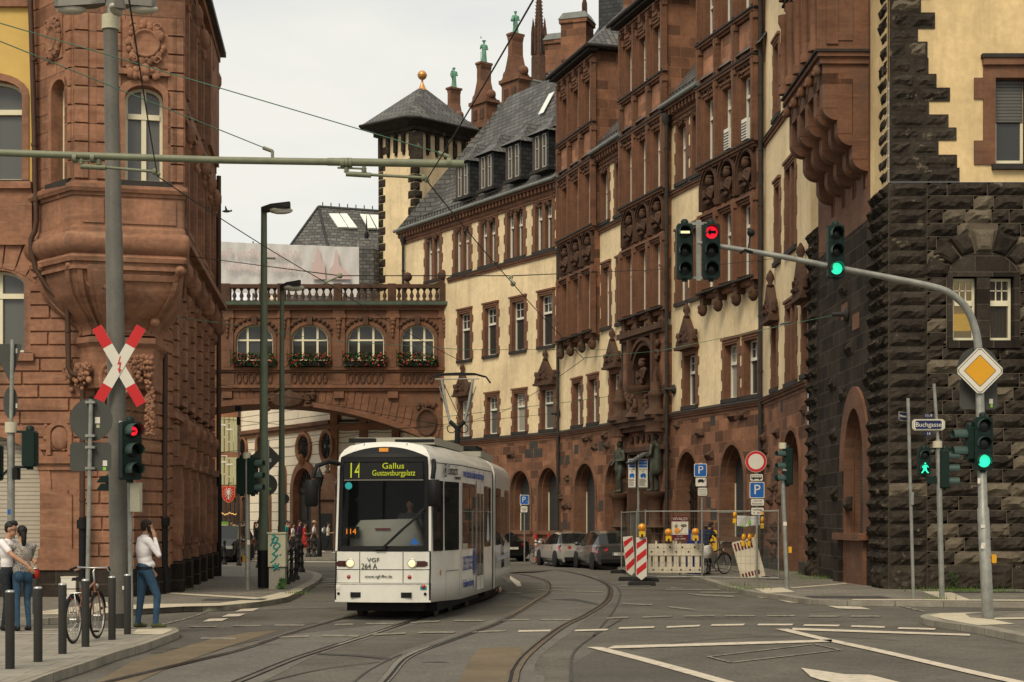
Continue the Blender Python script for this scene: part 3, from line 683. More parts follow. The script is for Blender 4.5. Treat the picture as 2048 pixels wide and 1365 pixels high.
# ================================================================== the red and cream town hall on the right
P0, P1, P6, P8 = V((-3.75, 97.4, 0)), V((2.6, 86.6, 0)), V((9.6, 62.6, 0)), V((9.84, 43.1, 0))
tA = (P1-P0).normalized()
FA, FB, FC, FR = Fac(P0-tA*5.8, P1), Fac(P1, P6), Fac(P6, P8), Fac(P8, V((24, 43.1, 0)))
th = thing('town_hall', 'long cream and red sandstone town hall with triple window bays, along the right side', 'town hall', (5, 76, 0), world=True)
WC = {}
def win_meshes(w, h, depth, kind, surr, rise, ears, fm, gm, sm_):
 key = (round(w, 2), round(h, 2), depth, kind, surr, rise, ears, fm, gm, sm_)
 if key in WC: return WC[key]
 f = MB(); t = .065; y0, y1 = depth-.05, depth+.03; a, b = -w/2, w/2
 def bar(x0, x1, z0, z1, y=y0): f.box(x0, x1, y, y1, z0, z1)
 top = h-rise
 f.box(a, a+t, y0, y1, 0, top); f.box(b-t, b, y0, y1, 0, top); f.box(a+t, b-t, y0, y1, 0, t*1.3)
 if rise:
  pts = arch(a, b, top, rise, 12); pin = arch(a+t, b-t, top, rise-t, 12)
  for i in range(12): f.prism([pin[i], pin[i+1], pts[i+1], pts[i]], y0, y1)
 else: f.box(a+t, b-t, y0, y1, h-t, h)
 ht = lambda x: top+(rise-t)*math.sqrt(max(0, 1-(2*x/w)**2)) if rise else h-t
 if kind == 'cross':
  zt = h*.66; bar(a+t, b-t, zt-.06, zt+.06, y0-.03); q = .025
  for i in (1, 2): x = a+t+(w-2*t)*i/3; bar(x-q/2, x+q/2, zt+.06, ht(x), y0+.02)
  zz = (zt+.06+top)/2; bar(a+t, b-t, zz-q/2, zz+q/2, y0+.02)
 elif kind == 'double':
  zt = h*.70; bar(a+t, b-t, zt-.06, zt+.06, y0-.03); bar(-.055, .055, t, ht(0), y0-.01)
 elif kind == 'arch3':
  zt = h*.58; bar(a+t, b-t, zt-.05, zt+.05, y0-.03)
  for x in (-w*.2, w*.2): bar(x-.06, x+.06, t, ht(x), y0-.02)
 elif kind == 'pair':      # two lights with a stone post between them
  zt = h*.68
  for x0, x1 in ((a+t, -.16), (.16, b-t)):
   bar(x0, x1, zt-.06, zt+.06, y0-.03); q = .03
   for x in (x0, x1): bar(max(x-.05, x0), min(x+.05, x1), t, h-t)
   for i in (1, 2): x = x0+(x1-x0)*i/3; bar(x-q/2, x+q/2, zt+.06, h-t, y0+.02)
   zz = (zt+h)/2; bar(x0, x1, zz-q/2, zz+q/2, y0+.02)
 elif kind == 'one':
  zt = h*.62; bar(a+t, b-t, zt-.05, zt+.05, y0-.02)
 p = MB(); yg = depth+.012
 if rise: p.prism([(a+.02, .02)]+[(b-.02, .02)]+arch(a+.02, b-.02, top, rise-.02, 12)[::-1], yg, yg+.01)
 else: p.box(a+.02, b-.02, yg, yg+.01, .02, h-.02)
 s = None
 if surr:
  s = MB(); ring(s, a, b, -.0, h, rise, surr, -.05, depth+.04)
  s.quad((a,-.05,0),(b,-.05,0),(b,depth,0),(a,depth,0))
  if not rise:
   s.box(a-surr-.05, b+surr+.05, -.12, .01, h+surr, h+surr+.1)
   s.box(a-surr*.5, b+surr*.5, -.085, -.045, h+surr*.45, h+surr*.8)
  s.box(a-surr-.03, b+surr+.03, -.12, .01, -.16, 0, 1)
  if ears:
   for z0, z1 in ((.0, h*.17), (h*.36, h*.56), (h*.78, h*.93)):
    for q in (-1, 1):
     x0, x1 = (b+surr, b+surr+.13) if q > 0 else (a-surr-.13, a-surr); s.box(x0, x1, -.045, .01, z0, z1)
  if kind == 'pair': s.box(-.155, .155, -.02, depth+.04, 0, h)
  s = s.mesh('surround', [sm_, 'weathered_cap'])
 WC[key] = (f.mesh('window', [fm]), p.mesh('pane', [gm]), s); return WC[key]
def window(parent, fac, x, z, w, h, depth=.34, kind='cross', surr=.2, rise=0, ears=True, fm='frame_white', gm='window_glass', sm_='sandstone', y=0, name='window', label=None):
 if parent is th and gm == 'window_glass': gm = R.choice(('window_glass', 'window_glass', 'window_glass_grey', 'window_curtain'))
 f, p, s = win_meshes(w, h, depth, kind, surr, rise, ears, fm, gm, sm_)
 o = link(name, f, parent, fac.M @ T(x, y, z)); link('pane', p, o)
 if s: link('surround', s, o)
 if label: o['label'] = label
 return o
PED = None
def pediment(o, h, w=1.5):
 global PED
 if PED is None:
  m = MB(); b = .9
  m.prism([(-b, 0), (b, 0), (b, .12), (0, 1.25), (-b, .12)], -.3, 0); m.box(-b-.08, b+.08, -.36, 0, -.12, 0)
  m.prism([(-.55, .2), (.55, .2), (0, .9)], -.34, -.29, 1)
  for x, z, s in ((0, 1.3, .16), (-b, .28, .13), (b, .28, .13)):
   m.lathe([(.02, 0), (s*.9, .05), (s*.5, .14), (s, .3), (s*.8, .45), (.03, .62 if x == 0 else .45)], (x, -.16, z-.1), 0, 9)
  for _ in range(14): q = R.uniform(-.45, .45); m.ball((q, -.35, R.uniform(.22, .9-abs(q)*1.3)), R.uniform(.05, .09), 0, 6, 4)
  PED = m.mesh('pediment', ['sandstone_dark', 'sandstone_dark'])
 link('pediment', PED, o, T(0, -.02, h))
def carve(mb, x, z, w, h, n, y=0, r=.09, m=0):
 for _ in range(n):
  s = R.uniform(.6, 1.2)*r; mb.ball((x+R.uniform(-.5, .5)*(w-2*s), y-s*.2, z+R.uniform(0, 1)*(h-2*s)+s), (s, s*.8, s*R.uniform(.8, 1.5)), m, 7, 5)
def bust(mb, x, z, s, y=0, m=0):
 mb.ball((x, y-.12*s, z+.86*s), (.12*s, .14*s, .16*s), m, 9, 7); mb.ball((x, y-.06*s, z+.40*s), (.21*s, .14*s, .36*s), m, 9, 7); mb.ball((x, y-.06*s, z+.62*s), (.27*s, .12*s, .12*s), m, 9, 6); mb.box(x-.02*s, x+.16*s, y-.34*s, y-.27*s, z+.34*s, z+.56*s, m)
 mb.tube([(x-.25*s,y-.1*s,z+.6*s),(x-.28*s,y-.16*s,z+.32*s),(x-.02*s,y-.29*s,z+.36*s)], .06*s, m, 7); mb.tube([(x+.25*s,y-.1*s,z+.6*s),(x+.29*s,y-.18*s,z+.3*s),(x+.1*s,y-.3*s,z+.48*s)], .06*s, m, 7)
 mb.ball((x, y-.2*s, z+.22*s), (.22*s, .08*s, .1*s), m, 7, 5); mb.ball((x, y-.1*s, z+.98*s), (.15*s, .14*s, .07*s), m, 8, 5)
# --- ground storey of reddish stone with grey and rough boulders
def stone_base(name, fac, x0, x1, z1, holes, seed):
 b = fac.mb(); wall(b, x0, x1, 0, z1, holes, -.08)
 o = b.build(name, 'sandstone_blocks', th)
 bw, bh = .95, .48
 def hit(a, c, d, e): return any(a < h[1]+.32 and c > h[0]-.32 and d < h[3]+.3 and e > h[2]-.1 for h in holes)
 for k in range(int(z1/bh)):
  for i in range(int((x1-x0)/bw)+1):
   xa = x0+i*bw+(.5*bw if k % 2 else 0); w_ = R.choice((.55, .7, .95)); za = k*bh
   if xa+w_ > x1-.1 or hit(xa, xa+w_, za, za+bh) or za < .4: continue
   q = R.random()
   if q < .11: gb = fac.mb(); gb.box(xa, xa+w_*.9, -.09, -.07, za+.01, za+bh-.01); gb.build('grey_stone', 'grey_block', o)
   elif q < .31: rb = fac.mb(); block(rb, xa, xa+w_*.85, za+.04, za+bh-.04, .26, .05, .09, 0, -.08); rb.build('boss_stone', 'sandstone_dark', o)
 pl = fac.mb()
 for a, c in free_spans(x0, x1, .3, holes): pl.box(a, c, -.16, -.075, 0, .55)
 pl.build('plinth', 'grey_block', o)
 return o
def arched_opening(fac, xa, xb, z0, z1, rise, kind='shutter', depth=.6, sill=True, y=-.08):
 w, h = xb-xa, z1-z0
 f = MB()
 pts = arch(-w/2, w/2, h-rise, rise, 14)
 if kind == 'shutter':
  f.prism([(-w/2, 0), (w/2, 0)]+pts[::-1], depth-.02, depth+.02); nm, mt = 'roller_shutter', 'shutter_dark'
 elif kind == 'pale': f.prism([(-w/2, 0), (w/2, 0)]+pts[::-1], depth-.02, depth+.02); nm, mt = 'roller_shutter', 'shutter_pale'
 else:
  f.prism([(-w/2, 0), (w/2, 0)]+pts[::-1], 2.2, 2.25); nm, mt = 'dark_interior', 'black'  # black sheet behind the gate, painted as the shade of the interior
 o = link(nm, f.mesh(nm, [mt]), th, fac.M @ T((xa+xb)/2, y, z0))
 r = MB(); ring(r, -w/2, w/2, 0, h, rise, .16, -.07, depth*.45, 0, 14); ring(r, -w/2+.1, w/2-.1, 0, h-.1, rise-.1, .12, depth*.3, depth+(2 if kind == 'gate' else .05), 0, 14)
 r.build('surround', 'sandstone', o)
 if sill: q = MB(); q.bbox(-w/2-.25, w/2+.25, -.2, .05, -.2, 0, 0); q.build('sill', 'sandstone', o)
 if kind in ('shutter', 'pale'):
  q = MB()
  for x in (-w/2+.12, w/2-.16): q.box(x, x+.05, depth-.06, depth-.025, 0, h-rise)
  q.build('guide_rail', 'frame_cream', o)
 else:
  q = MB(); n = 9
  for i in range(n+1): x = -w/2+w*i/n; q.box(x-.02, x+.02, .5, .54, 0, h-rise-.1)
  for z in (.2, h-rise-.2, h-rise-.6): q.box(-w/2, w/2, .49, .55, z, z+.06)
  for _ in range(34):
   x = R.uniform(-w*.42, w*.42); z = h-rise-.1+R.uniform(0, 1)*(rise*.85)*(1-abs(x)/(w*.5)); a0 = R.uniform(0, 6.3); rr = R.uniform(.08, .2)
   q.tube([(x+rr*(1-t*.1)*math.cos(a0+t*.7), .52, z+rr*(1-t*.1)*math.sin(a0+t*.7)) for t in range(8)], .017, 0, 5)
  q.build('iron_gate', 'black', o)
 return o
def px_open(fac, p0, p1, ztop, z0, rise): return (fac.u(p0), fac.u(p1), z0, ztop, rise)
opA = [px_open(FA, 1024, 1064, 4.6, 1.35, 1.25), px_open(FA, 1080, 1121, 4.7, 1.35, 1.3), px_open(FA, 960, 998, 4.6, 1.35, 1.25), px_open(FA, 905, 940, 4.6, 1.35, 1.25)]
uB = FB.u
opB = [px_open(FB, 1154, 1195, 4.75, 1.25, 1.4), px_open(FB, 1216, 1252, 4.75, 0, 1.35), (uB(1272), uB(1330), 0, 4.9, 0), px_open(FB, 1358, 1402, 4.8, 0, 1.5), px_open(FB, 1446, 1494, 4.9, 1.25, 1.5)]
opC = [px_open(FC, 1572, 1606, 5.0, 0, 1.3)]
stone_base('stone_storey', FA, 0, FA.L, 6.35, opA, 1); stone_base('stone_storey', FB, 0, FB.L, 6.35, opB, 2); stone_base('stone_storey', FC, 0, 8.9, 6.35, opC, 3)
for a in opA: arched_opening(FA, *a)
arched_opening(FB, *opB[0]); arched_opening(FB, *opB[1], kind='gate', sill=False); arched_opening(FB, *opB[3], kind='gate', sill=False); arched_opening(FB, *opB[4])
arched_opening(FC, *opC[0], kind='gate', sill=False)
# --- cream walls with their windows
holesA = []; holesB = []; holesC = []
def put(fac, holes, x, z, w, h, **kw):
 holes.append((x-w/2, x+w/2, z, z+h)); return window(th, fac, x, z, w, h, **kw)
for px, g_ in ((930,1),(985,0),(1040,0),(1096,1)):
 o = put(FA, holesA, FA.u(px), 6.75, 1.2, 2.1, depth=.26)
 if g_: pediment(o, 2.45)
for px in (930,982,1037,1093): put(FA, holesA, FA.u(px), 11.2, 1.3, 2.7, surr=.22, depth=.26)
for px in (867,925,977,1031,1088):
 o = put(FA, holesA, FA.u(px), 16.35, 1.7, 2.55, kind='pair', surr=.24, depth=.24)
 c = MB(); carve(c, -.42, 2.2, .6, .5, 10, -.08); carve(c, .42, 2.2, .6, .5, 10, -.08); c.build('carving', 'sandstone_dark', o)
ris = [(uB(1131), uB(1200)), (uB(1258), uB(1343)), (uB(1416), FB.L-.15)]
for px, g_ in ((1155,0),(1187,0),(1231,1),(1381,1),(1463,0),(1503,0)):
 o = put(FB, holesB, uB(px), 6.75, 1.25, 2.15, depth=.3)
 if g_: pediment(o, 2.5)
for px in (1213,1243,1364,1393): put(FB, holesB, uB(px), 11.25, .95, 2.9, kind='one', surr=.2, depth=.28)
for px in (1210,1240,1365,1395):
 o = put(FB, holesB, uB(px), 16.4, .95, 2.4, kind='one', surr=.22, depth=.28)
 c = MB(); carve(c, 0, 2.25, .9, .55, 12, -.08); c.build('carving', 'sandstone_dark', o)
w_ = FC.u
for px, z, w1, h1, k in ((1556,11.3,.8,2.7,'one'),(1582,11.3,1.7,2.9,'pair'),(1554,16.6,.9,2.6,'one'),(1583,16.6,1.7,2.7,'pair'),(1583,6.7,1.7,2.6,'pair')):
 put(FC, holesC, w_(px), z, w1, h1, kind=k, depth=.42)
pediment(put(FC, holesC, w_(1550), 6.75, .9, 2.2, depth=.42), 2.5); pediment(put(FC, holesC, w_(1612), 6.75, .9, 2.2, depth=.42), 2.5)
b = FA.mb(); wall(b, 0, FA.L, 6.35, 19.3, holesA); b.build('plaster_wall', 'plaster', th)
niche = (uB(1281), uB(1329), 6.9, 9.75, 1.6)
b = FB.mb(); wall(b, 0, FB.L, 6.35, 11.2, holesB+[niche]); hb2 = [h for h in holesB if h[2] > 10]
sp = [0]+[v for r in ris for v in r]+[FB.L]
for a, c in zip(sp[0::2], sp[1::2]): wall(b, a, c, 11.2, 19.3, [h for h in hb2 if a < h[0] < c])
b.build('plaster_wall', 'plaster', th)
b = FC.mb(); wall(b, 0, 9.0, 6.35, 26, holesC); b.build('plaster_wall', 'plaster', th)
# --- string courses, cornices, gutters
def cornice(fac, x0, x1, z, prof, cap=True):
 b = fac.mb()
 for z0, z1, p in prof: b.box(x0, x1, -p, .02, z+z0, z+z1)
 o = b.build('cornice', 'sandstone', th)
 if cap:
  c = fac.mb(); zt = z+prof[-1][1]; p = prof[-1][2]+.03
  c.add([(x0,-p,zt),(x1,-p,zt),(x1,.02,zt+.13),(x0,.02,zt+.13),(x0,-p,zt-.04),(x1,-p,zt-.04)], [(0,1,2,3),(4,5,1,0)])
  c.build('weathering', 'weathered_cap', o)
 return o
CP = [(-.34, -.2, .1), (-.2, -.1, .16), (-.1, 0, .22)]
cornice(FA, -.0, FA.L, 6.5, CP); cornice(FB, 0, uB(1256), 6.5, CP); cornice(FB, uB(1347), FB.L, 6.5, CP); cornice(FC, 0, 8.9, 6.5, CP)
CA = [(-.25, -.12, .07), (-.12, 0, .13)]
cornice(FA, 5.8, FA.L, 16.15, CA)
for a, c in zip(sp[0::2], sp[1::2]):
 if c-a > .5: cornice(FB, a, c, 16.15, CA)
cornice(FC, 0, 9, 16.3, CA)
EP = [(-.75, -.55, .08), (-.55, -.38, .14), (-.38, -.12, .22), (-.12, 0, .42)]
def eave(fac, x0, x1, z):
 o = cornice(fac, x0, x1, z, EP, False)
 d = fac.mb(); n = int((x1-x0)/.38)
 for i in range(n): x = x0+.1+i*.38; d.box(x, x+.17, -.36, -.2, z-.36, z-.13)
 d.build('dentil_course', 'sandstone', o)
 g_ = fac.mb(); g_.tube([(x0-.1, -.5, z+.08), (x1+.1, -.5, z+.08)], .11, 0, 8); g_.build('gutter', 'lead', o)
eave(FA, -.3, FA.L, 19.75)
for a, c in zip(sp[0::2], sp[1::2]):
 if c-a > .5: eave(FB, a, c, 19.75)
def downpipe(fac, x, z0, z1, y=-.2):
 b = fac.mb(); b.tube([(x, y, z0), (x, y, z1)], .085, 0, 10)
 z = z0+1
 while z < z1: b.tube([(x, y, z), (x, y, z+.08)], .105, 0, 10); z += 2.1
 b.lathe([(.09, 0), (.2, .25), (.22, .5), (.1, .52)], (x, y, z1-.3), 0, 10)
 b.build('downpipe', 'weathered_cap', th)
downpipe(FA, FA.L-.05, .2, 19.3); downpipe(FB, uB(1254), .2, 19.3); downpipe(FB, uB(1347), .2, 19.3, -.32); downpipe(FC, .15, .2, 22)
downpipe(FA, .25, 10, 19.3)
# --- three projecting bays of stone with triple windows
for bi, (a, c) in enumerate(ris):
 W = c-a; bw = W/3; y = -.26; ww = bw*.58; hs = []
 top = 24.9 if bi < 2 else 26.5
 levels = ((11.35, 2.75, 'double'), (16.5, 2.55, 'double'), (21.45, 2.2, 'one'))
 cx = [a+bw*(i+.5) for i in range(3)]
 for z, h, k in levels:
  for x in cx:
   hs.append((x-ww/2, x+ww/2, z, z+h))
   o = window(th, FB, x, z, ww, h, .25, k, .0, 0, False, y=y)
   s_ = MB(); ring(s_, -ww/2, ww/2, 0, h, 0, .14, -.06, .30); ring(s_, -ww/2-.14, ww/2+.14, 0, h+.14, 0, .1, -.12, -.05)
   s_.quad((-ww/2,-.06,0),(ww/2,-.06,0),(ww/2,.30,0),(-ww/2,.30,0))
   if k == 'one':          # stepped heads of the top storey
    for q in (-1, 1): s_.box(q*ww*.5-.1, q*ww*.5+.1, -.2, .0, h+.16, h+.42)
    s_.box(-ww*.28, ww*.28, -.2, 0, h+.42, h+.62); s_.box(-.14, .14, -.26, 0, h+.62, h+1.0); s_.box(-ww*.5, ww*.5, -.14, 0, h+.3, h+.44)
   s_.build('surround', 'sandstone', o)
   if z > 16 and z < 20: cv = MB(); carve(cv, 0, h+.05, ww*1.2, .6, 14, -.08, .085); cv.build('carving', 'sandstone_dark', o)
 for x in cx: hs.append((x-bw*.38, x+bw*.38, 14.55, 16.1, bw*.38))
 b = FB.mb(); wall(b, a, c, 10.95, top, hs, y)
 for x, q in ((a, 1), (c, -1)):
  pts = [(x,y,10.95),(x,.05,10.95),(x,.05,19.0),(x,7.5,19.0),(x,7.5,top),(x,y,top)]
  b.add(pts, [(0,1,2,5) if False else (0,1,2,3,4,5)])
 b.quad((a,y,10.95),(c,y,10.95),(c,.05,10.95),(a,.05,10.95))
 bay = b.build('stone_bay', 'sandstone_blocks', th)
 b = FB.mb()
 for i in range(4):
  x = a+bw*i
  for z0, z1 in ((11.05, 14.3), (16.3, 19.5), (19.7, 21.2), (21.4, 24.5)):
   b.box(x-.15, x+.15, y-.16, y, z0, z1); b.box(x-.075, x+.075, y-.25, y-.155, z0+.1, z1); b.box(x-.2, x+.2, y-.22, y, z1-.25, z1); b.box(x-.19, x+.19, y-.2, y, z0, z0+.3)
 for z, p in ((14.35, .2), (16.28, .24), (19.55, .26), (21.3, .24), (24.65, .22)):
  b.box(a-.06, c+.06, y-p*.6, y, z-.16, z-.06); b.box(a-.1, c+.1, y-p, y, z-.06, z+.04)
 b.build('moulding', 'sandstone', bay)
 for i in range(3): b = FB.mb(); b.box(cx[i]-bw*.36, cx[i]+bw*.36, y-.05, y, 19.78, 21.08); b.build('spandrel', 'sandstone_panel', bay)
 b = FB.mb()
 for z, p in ((11.15, .3), (16.32, .3), (21.34, .3), (19.59, .3)): b.box(a-.14, c+.14, y-p, y, z, z+.07)
 b.box(a-.45, c+.45, y-.5, y+.02, top-.12, top+.06)
 b.build('weathering', 'weathered_cap', bay)
 for i in range(4):
  b = FB.mb(); x = a+bw*i; x = min(max(x, a+.2), c-.2); b.box(x-.17, x+.17, y-.12, y+.25, 10.75, 11.14); b.ball((x, y-.06, 10.55), (.19, .2, .3), 0, 9, 7); b.ball((x, y-.18, 10.45), (.08, .1, .12), 0, 7, 5); b.ball((x-.09, y-.2, 10.62), (.05, .06, .1), 0, 6, 5); b.ball((x+.09, y-.2, 10.62), (.05, .06, .1), 0, 6, 5); b.build('corbel_head', 'sandstone_dark', bay)
 b = FB.mb()                                 # arched niches with half figures
 for x in cx:
  r = bw*.38; b.box(x-r, x+r, y+.34, y+.36, 14.5, 16.1)
  ring(b, x-r, x+r, 14.55, 16.1, r, .12, y-.12, y+.35); ring(b, x-r-.1, x+r+.1, 14.55, 16.2, r+.1, .07, y-.18, y)
  bust(b, x, 14.5, 1.35, y+.1); carve(b, x, 14.5, r*1.6, .5, 8, y+.02, .1)
  for q in (-1, 1): carve(b, x+q*r*.95, 15.65, .35, .5, 5, y-.06, .07)
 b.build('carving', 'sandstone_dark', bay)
 b = FB.mb(); m_ = (a+c)/2; z = top+.06
 A, B_, C_, D = (a-.5, y-.55, z), (c+.5, y-.55, z), (c+.5, 9, z), (a-.5, 9, z); r1, r2 = (m_, y+2.6, z+3.1), (m_, 9, z+3.1)
 b.add([A, B_, r1], [(0,1,2)]); b.add([B_, C_, r2, r1], [(0,1,2,3)]); b.add([D, A, r1, r2], [(0,1,2,3)]); b.add([A, D, C_, B_], [(0,1,2,3)])
 b.build('roof', 'slate', th)
 b = FB.mb(); b.tube([(a-.55, y-.6, z+.02), (c+.55, y-.6, z+.02)], .1); b.tube([(c+.55, y-.6, z+.02), (c+.55, 6, z+.02)], .1); b.build('gutter', 'weathered_cap', th)
for px, fy, zz in ((1476, 16.45, 0), (1512, 16.45, 0)):
 b = FB.mb(); x = uB(px); b.box(x-.25, x+.25, -.5, -.1, 16.5, 17.3)
 for i in range(6): b.box(x-.22, x+.22, -.515, -.495, 16.56+i*.11, 16.6+i*.11, 1)
 b.build('air_conditioner', ['frame_white', 'sign_back'], th)
# --- entrance with niche and statues under the second bay
b = FB.mb(); a, c = uB(1260), uB(1344); y = -.34
wall(b, a, c, 0, 10.4, [(*niche[:4], niche[4]), (uB(1276), uB(1328), 0, 4.9)], y)
for x in (a, c): b.quad((x,y,0),(x,.05,0),(x,.05,10.4),(x,y,10.4))
nx0, nx1, nz0, nz1, nr = niche
n_ = FB.mb(); n_.M = FB.M
b.box(nx0-.1, nx1+.1, .55, .57, nz0-.1, nz1+.1); b.quad((nx0,y,nz0),(nx1,y,nz0),(nx1,.56,nz0),(nx0,.56,nz0))
portal = b.build('portal', 'sandstone_blocks', th)
b = FB.mb(); ring(b, nx0, nx1, nz0, nz1, nr, .2, y-.1, .5, 0, 16); ring(b, nx0-.2, nx1+.2, nz0, nz1+.2, nr+.2, .16, y-.2, y, 0, 16)
dx0, dx1 = uB(1276), uB(1328)
ring(b, dx0, dx1, 0, 4.9, 0, .22, y-.12, 1.3); ring(b, dx0+.25, dx1-.25, 0, 4.6, 1.2, .25, y+.3, 1.0)
for z0, z1, p in ((5.0, 5.2, .2), (5.9, 6.1, .35), (6.1, 6.35, .5), (6.35, 6.5, .62), (10.1, 10.25, .15), (10.25, 10.5, .3)): b.box(a-.1, c+.1, y-p, y, z0, z1)
for i in range(5): x = dx0+.2+(dx1-dx0-.4)*i/4; b.lathe([(.01,0),(.17,.02),(.15,.06),(.02,.09)], (0,0,0), 0, 10) if False else b.ball((x, y-.04, 5.55), (.18, .08, .18), 0, 10, 6)
for x in (a+.35, c-.35):
 b.lathe([(.42,1.6),(.30,1.75),(.26,2.2),(.36,2.9),(.5,3.0),(.5,3.16)], (x, y-.3, 0), 0, 10); b.lathe([(.34,0),(.34,.5),(.22,.6),(.2,1.5),(.42,1.6)], (x, y-.28, 0), 0, 10)
 b.lathe([(.5,5.75),(.45,5.95),(.55,6.2)], (x, y-.3, 0), 0, 8)
 b.lathe([(.55,6.5),(.5,6.65),(.3,6.8),(.34,7.3),(.4,7.4),(.22,7.55),(.2,7.9),(.08,8.0),(.12,8.15),(.02,8.5)], (x, y-.3, 0), 0, 8)
b.box(nx0+.05, nx1-.05, -.9, .4, 6.5, 6.9)
xm = (nx0+nx1)/2
b.lathe([(.75,6.5),(.55,6.8),(.35,7.2),(.5,7.6),(.62,7.75),(.62,7.9)], (xm, -.55, 0), 0, 12); carve(b, xm, 6.6, 1.2, 1.1, 26, -.95, .14); carve(b, xm-.75, 6.6, .6, .9, 10, -.6, .16); carve(b, xm+.75, 6.6, .6, .9, 10, -.6, .16)
bust(b, xm, 7.85, 1.25, -.35)
for q in (-1, 1): carve(b, xm+q*(nx1-nx0)*.55, 8.9, .8, .9, 14, y-.1, .13); b.box(xm+q*1.5-.12, xm+q*1.5+.12, y-.3, y, 6.5, 10.1)
b.box(xm-.35, xm+.35, -.66, -.6, 8.0, 8.55)
b.build('carving', 'sandstone_dark', portal)
b = FB.mb(); b.box(dx0, dx1, 1.2, 1.25, 0, 4.9)
for i in range(4): x = dx0+(dx1-dx0)*i/4; b.box(x+.08, x+(dx1-dx0)/4-.08, 1.14, 1.2, .3, 2.0); b.box(x+.08, x+(dx1-dx0)/4-.08, 1.14, 1.2, 2.2, 3.6)
b.build('door', 'door_wood', portal)
def statue(name, label, M, h, m, pose='coat', base=None):
 k = h/1.75
 caps = [((-.1,0,.9),(-.1,-.02,.5),.1,.075,0), ((-.1,-.02,.5),(-.1,.02,.08),.075,.055,0), ((.1,0,.9),(.12,-.08,.5),.1,.075,0), ((.12,-.08,.5),(.12,-.04,.08),.075,.055,0),
   ((-.1,.02,.04),(-.11,-.16,.04),.05,.045,0), ((.12,-.02,.04),(.14,-.2,.04),.05,.045,0),
   ((0,.02,1.3),(0,.02,.80),.15,.20,0), ((-.2,0,1.42),(.2,0,1.42),.09,.09,0), ((0,0,1.45),(0,-.01,1.58),.06,.06,0),
   ((-.24,0,1.4),(-.31,0,1.12),.075,.06,0), ((.24,0,1.4),(.31,0,1.12),.075,.06,0), ((.31,0,1.12),(.14,-.22,1.1),.055,.045,0), ((.14,-.22,1.1),(.05,-.25,1.12),.045,.035,0)]
 ells = [((0,-.02,1.66),(.085,.10,.12),0), ((0,.01,1.70),(.11,.11,.09),0), ((0,0,1.25),(.2,.14,.22),0)]
 if pose == 'spear': caps += [((-.31,0,1.12),(-.36,-.22,1.3),.055,.045,0), ((-.38,-.24,.1),(-.38,-.24,2.35),.022,.016,0), ((-.38,-.24,2.0),(-.30,-.24,1.9),.05,.03,0)]; ells += [((0,0,1.79),(.2,.2,.03),0)]
 elif pose == 'horn': caps += [((-.31,0,1.12),(-.2,-.22,1.36),.055,.045,0), ((-.2,-.25,1.36),(-.42,-.3,1.0),.04,.14,0)]; ells += [((0,0,1.78),(.18,.18,.03),0)]
 elif pose == 'raise': caps += [((-.31,0,1.2),(-.2,-.2,1.62),.055,.045,0), ((-.3,-.25,1.2),(-.32,-.25,.9),.12,.08,0)]; ells += [((0,0,1.77),(.17,.17,.035),0)]
 else: caps += [((-.31,0,1.12),(-.26,-.18,.95),.055,.045,0), ((0,.05,1.4),(0,.07,.66),.16,.19,0)]
 if pose != 'coat': caps += [((0,.0,1.1),(0,.0,.08),.15,.25,0)]
 me = body_mesh('statue', [(V(a)*k, V(b)*k, ra*k, rb*k, mm) for a, b, ra, rb, mm in caps], [(V(c)*k, tuple(v*k for v in r), mm) for c, r, mm in ells], [m], .04*k if h < 2 else .045)
 o = bpy.data.objects.new(name, me); COL.objects.link(o); o.matrix_world = M
 return tag(o, label, 'statue')
statue('statue', 'dark bronze statue on the pedestal left of the portal, behind the parking ticket boards', FB.M @ T(a+.35, y-.3, 3.16) @ RZ(.2), 2.35, 'bronze')
statue('statue', 'dark green bronze statue in a short coat on the pedestal right of the portal', FB.M @ T(c-.35, y-.3, 3.16) @ RZ(-.9), 2.45, 'bronze')
# --- roofs ---------------------------------------------------------
b = FA.mb(); e0 = -.45; ze = 19.9
b.add([(-.2,e0,ze),(FA.L+.3,e0,ze),(FA.L+.3,.9,20.6),(.9,.9,20.6)], [(0,1,2,3)])
b.add([(.9,.9,20.6),(FA.L+.3,.9,20.6),(FA.L+.3,5.2,28.0),(3.9,5.2,28.0)], [(0,1,2,3)])
b.add([(-.2,e0,ze),(.9,.9,20.6),(3.9,5.2,28.0),(3.0,9,28.0),(-.2,9,ze)], [(0,1,2),(0,2,3,4)])
b.add([(3.9,5.2,28.0),(FA.L+.3,5.2,28.0),(FA.L+3,9,28.1),(3.0,9,28.0)], [(0,1,2,3)])
b.build('roof', 'slate', th)
b = FB.mb(); b.add([(-.5,e0,ze),(FB.L+.5,e0,ze),(FB.L+.5,6,28),(-.5,6,28)], [(0,1,2,3)]); b.build('roof', 'slate', th)
b = FC.mb(); b.add([(-.5,e0,22.4),(9,e0,22.4),(9,6,29),(-.5,6,29)], [(0,1,2,3)]); b.build('roof', 'slate', th)
b = FA.mb()
for i in range(34): x = .4+i*.36; b.box(x, x+.03, -.2, -.16, 20.1, 20.35); b.box(x, x+.36, -.2, -.18, 20.3, 20.34)
b.build('snow_guard', 'weathered_cap', th)
b = FB.mb()
for i in range(66):
 x = .3+i*.36
 if not any(r[0]-.3 < x < r[1]+.1 for r in ris): b.box(x, x+.03, -.2, -.16, 20.1, 20.35); b.box(x, x+.36, -.2, -.18, 20.3, 20.34)
b.build('snow_guard', 'weathered_cap', th)
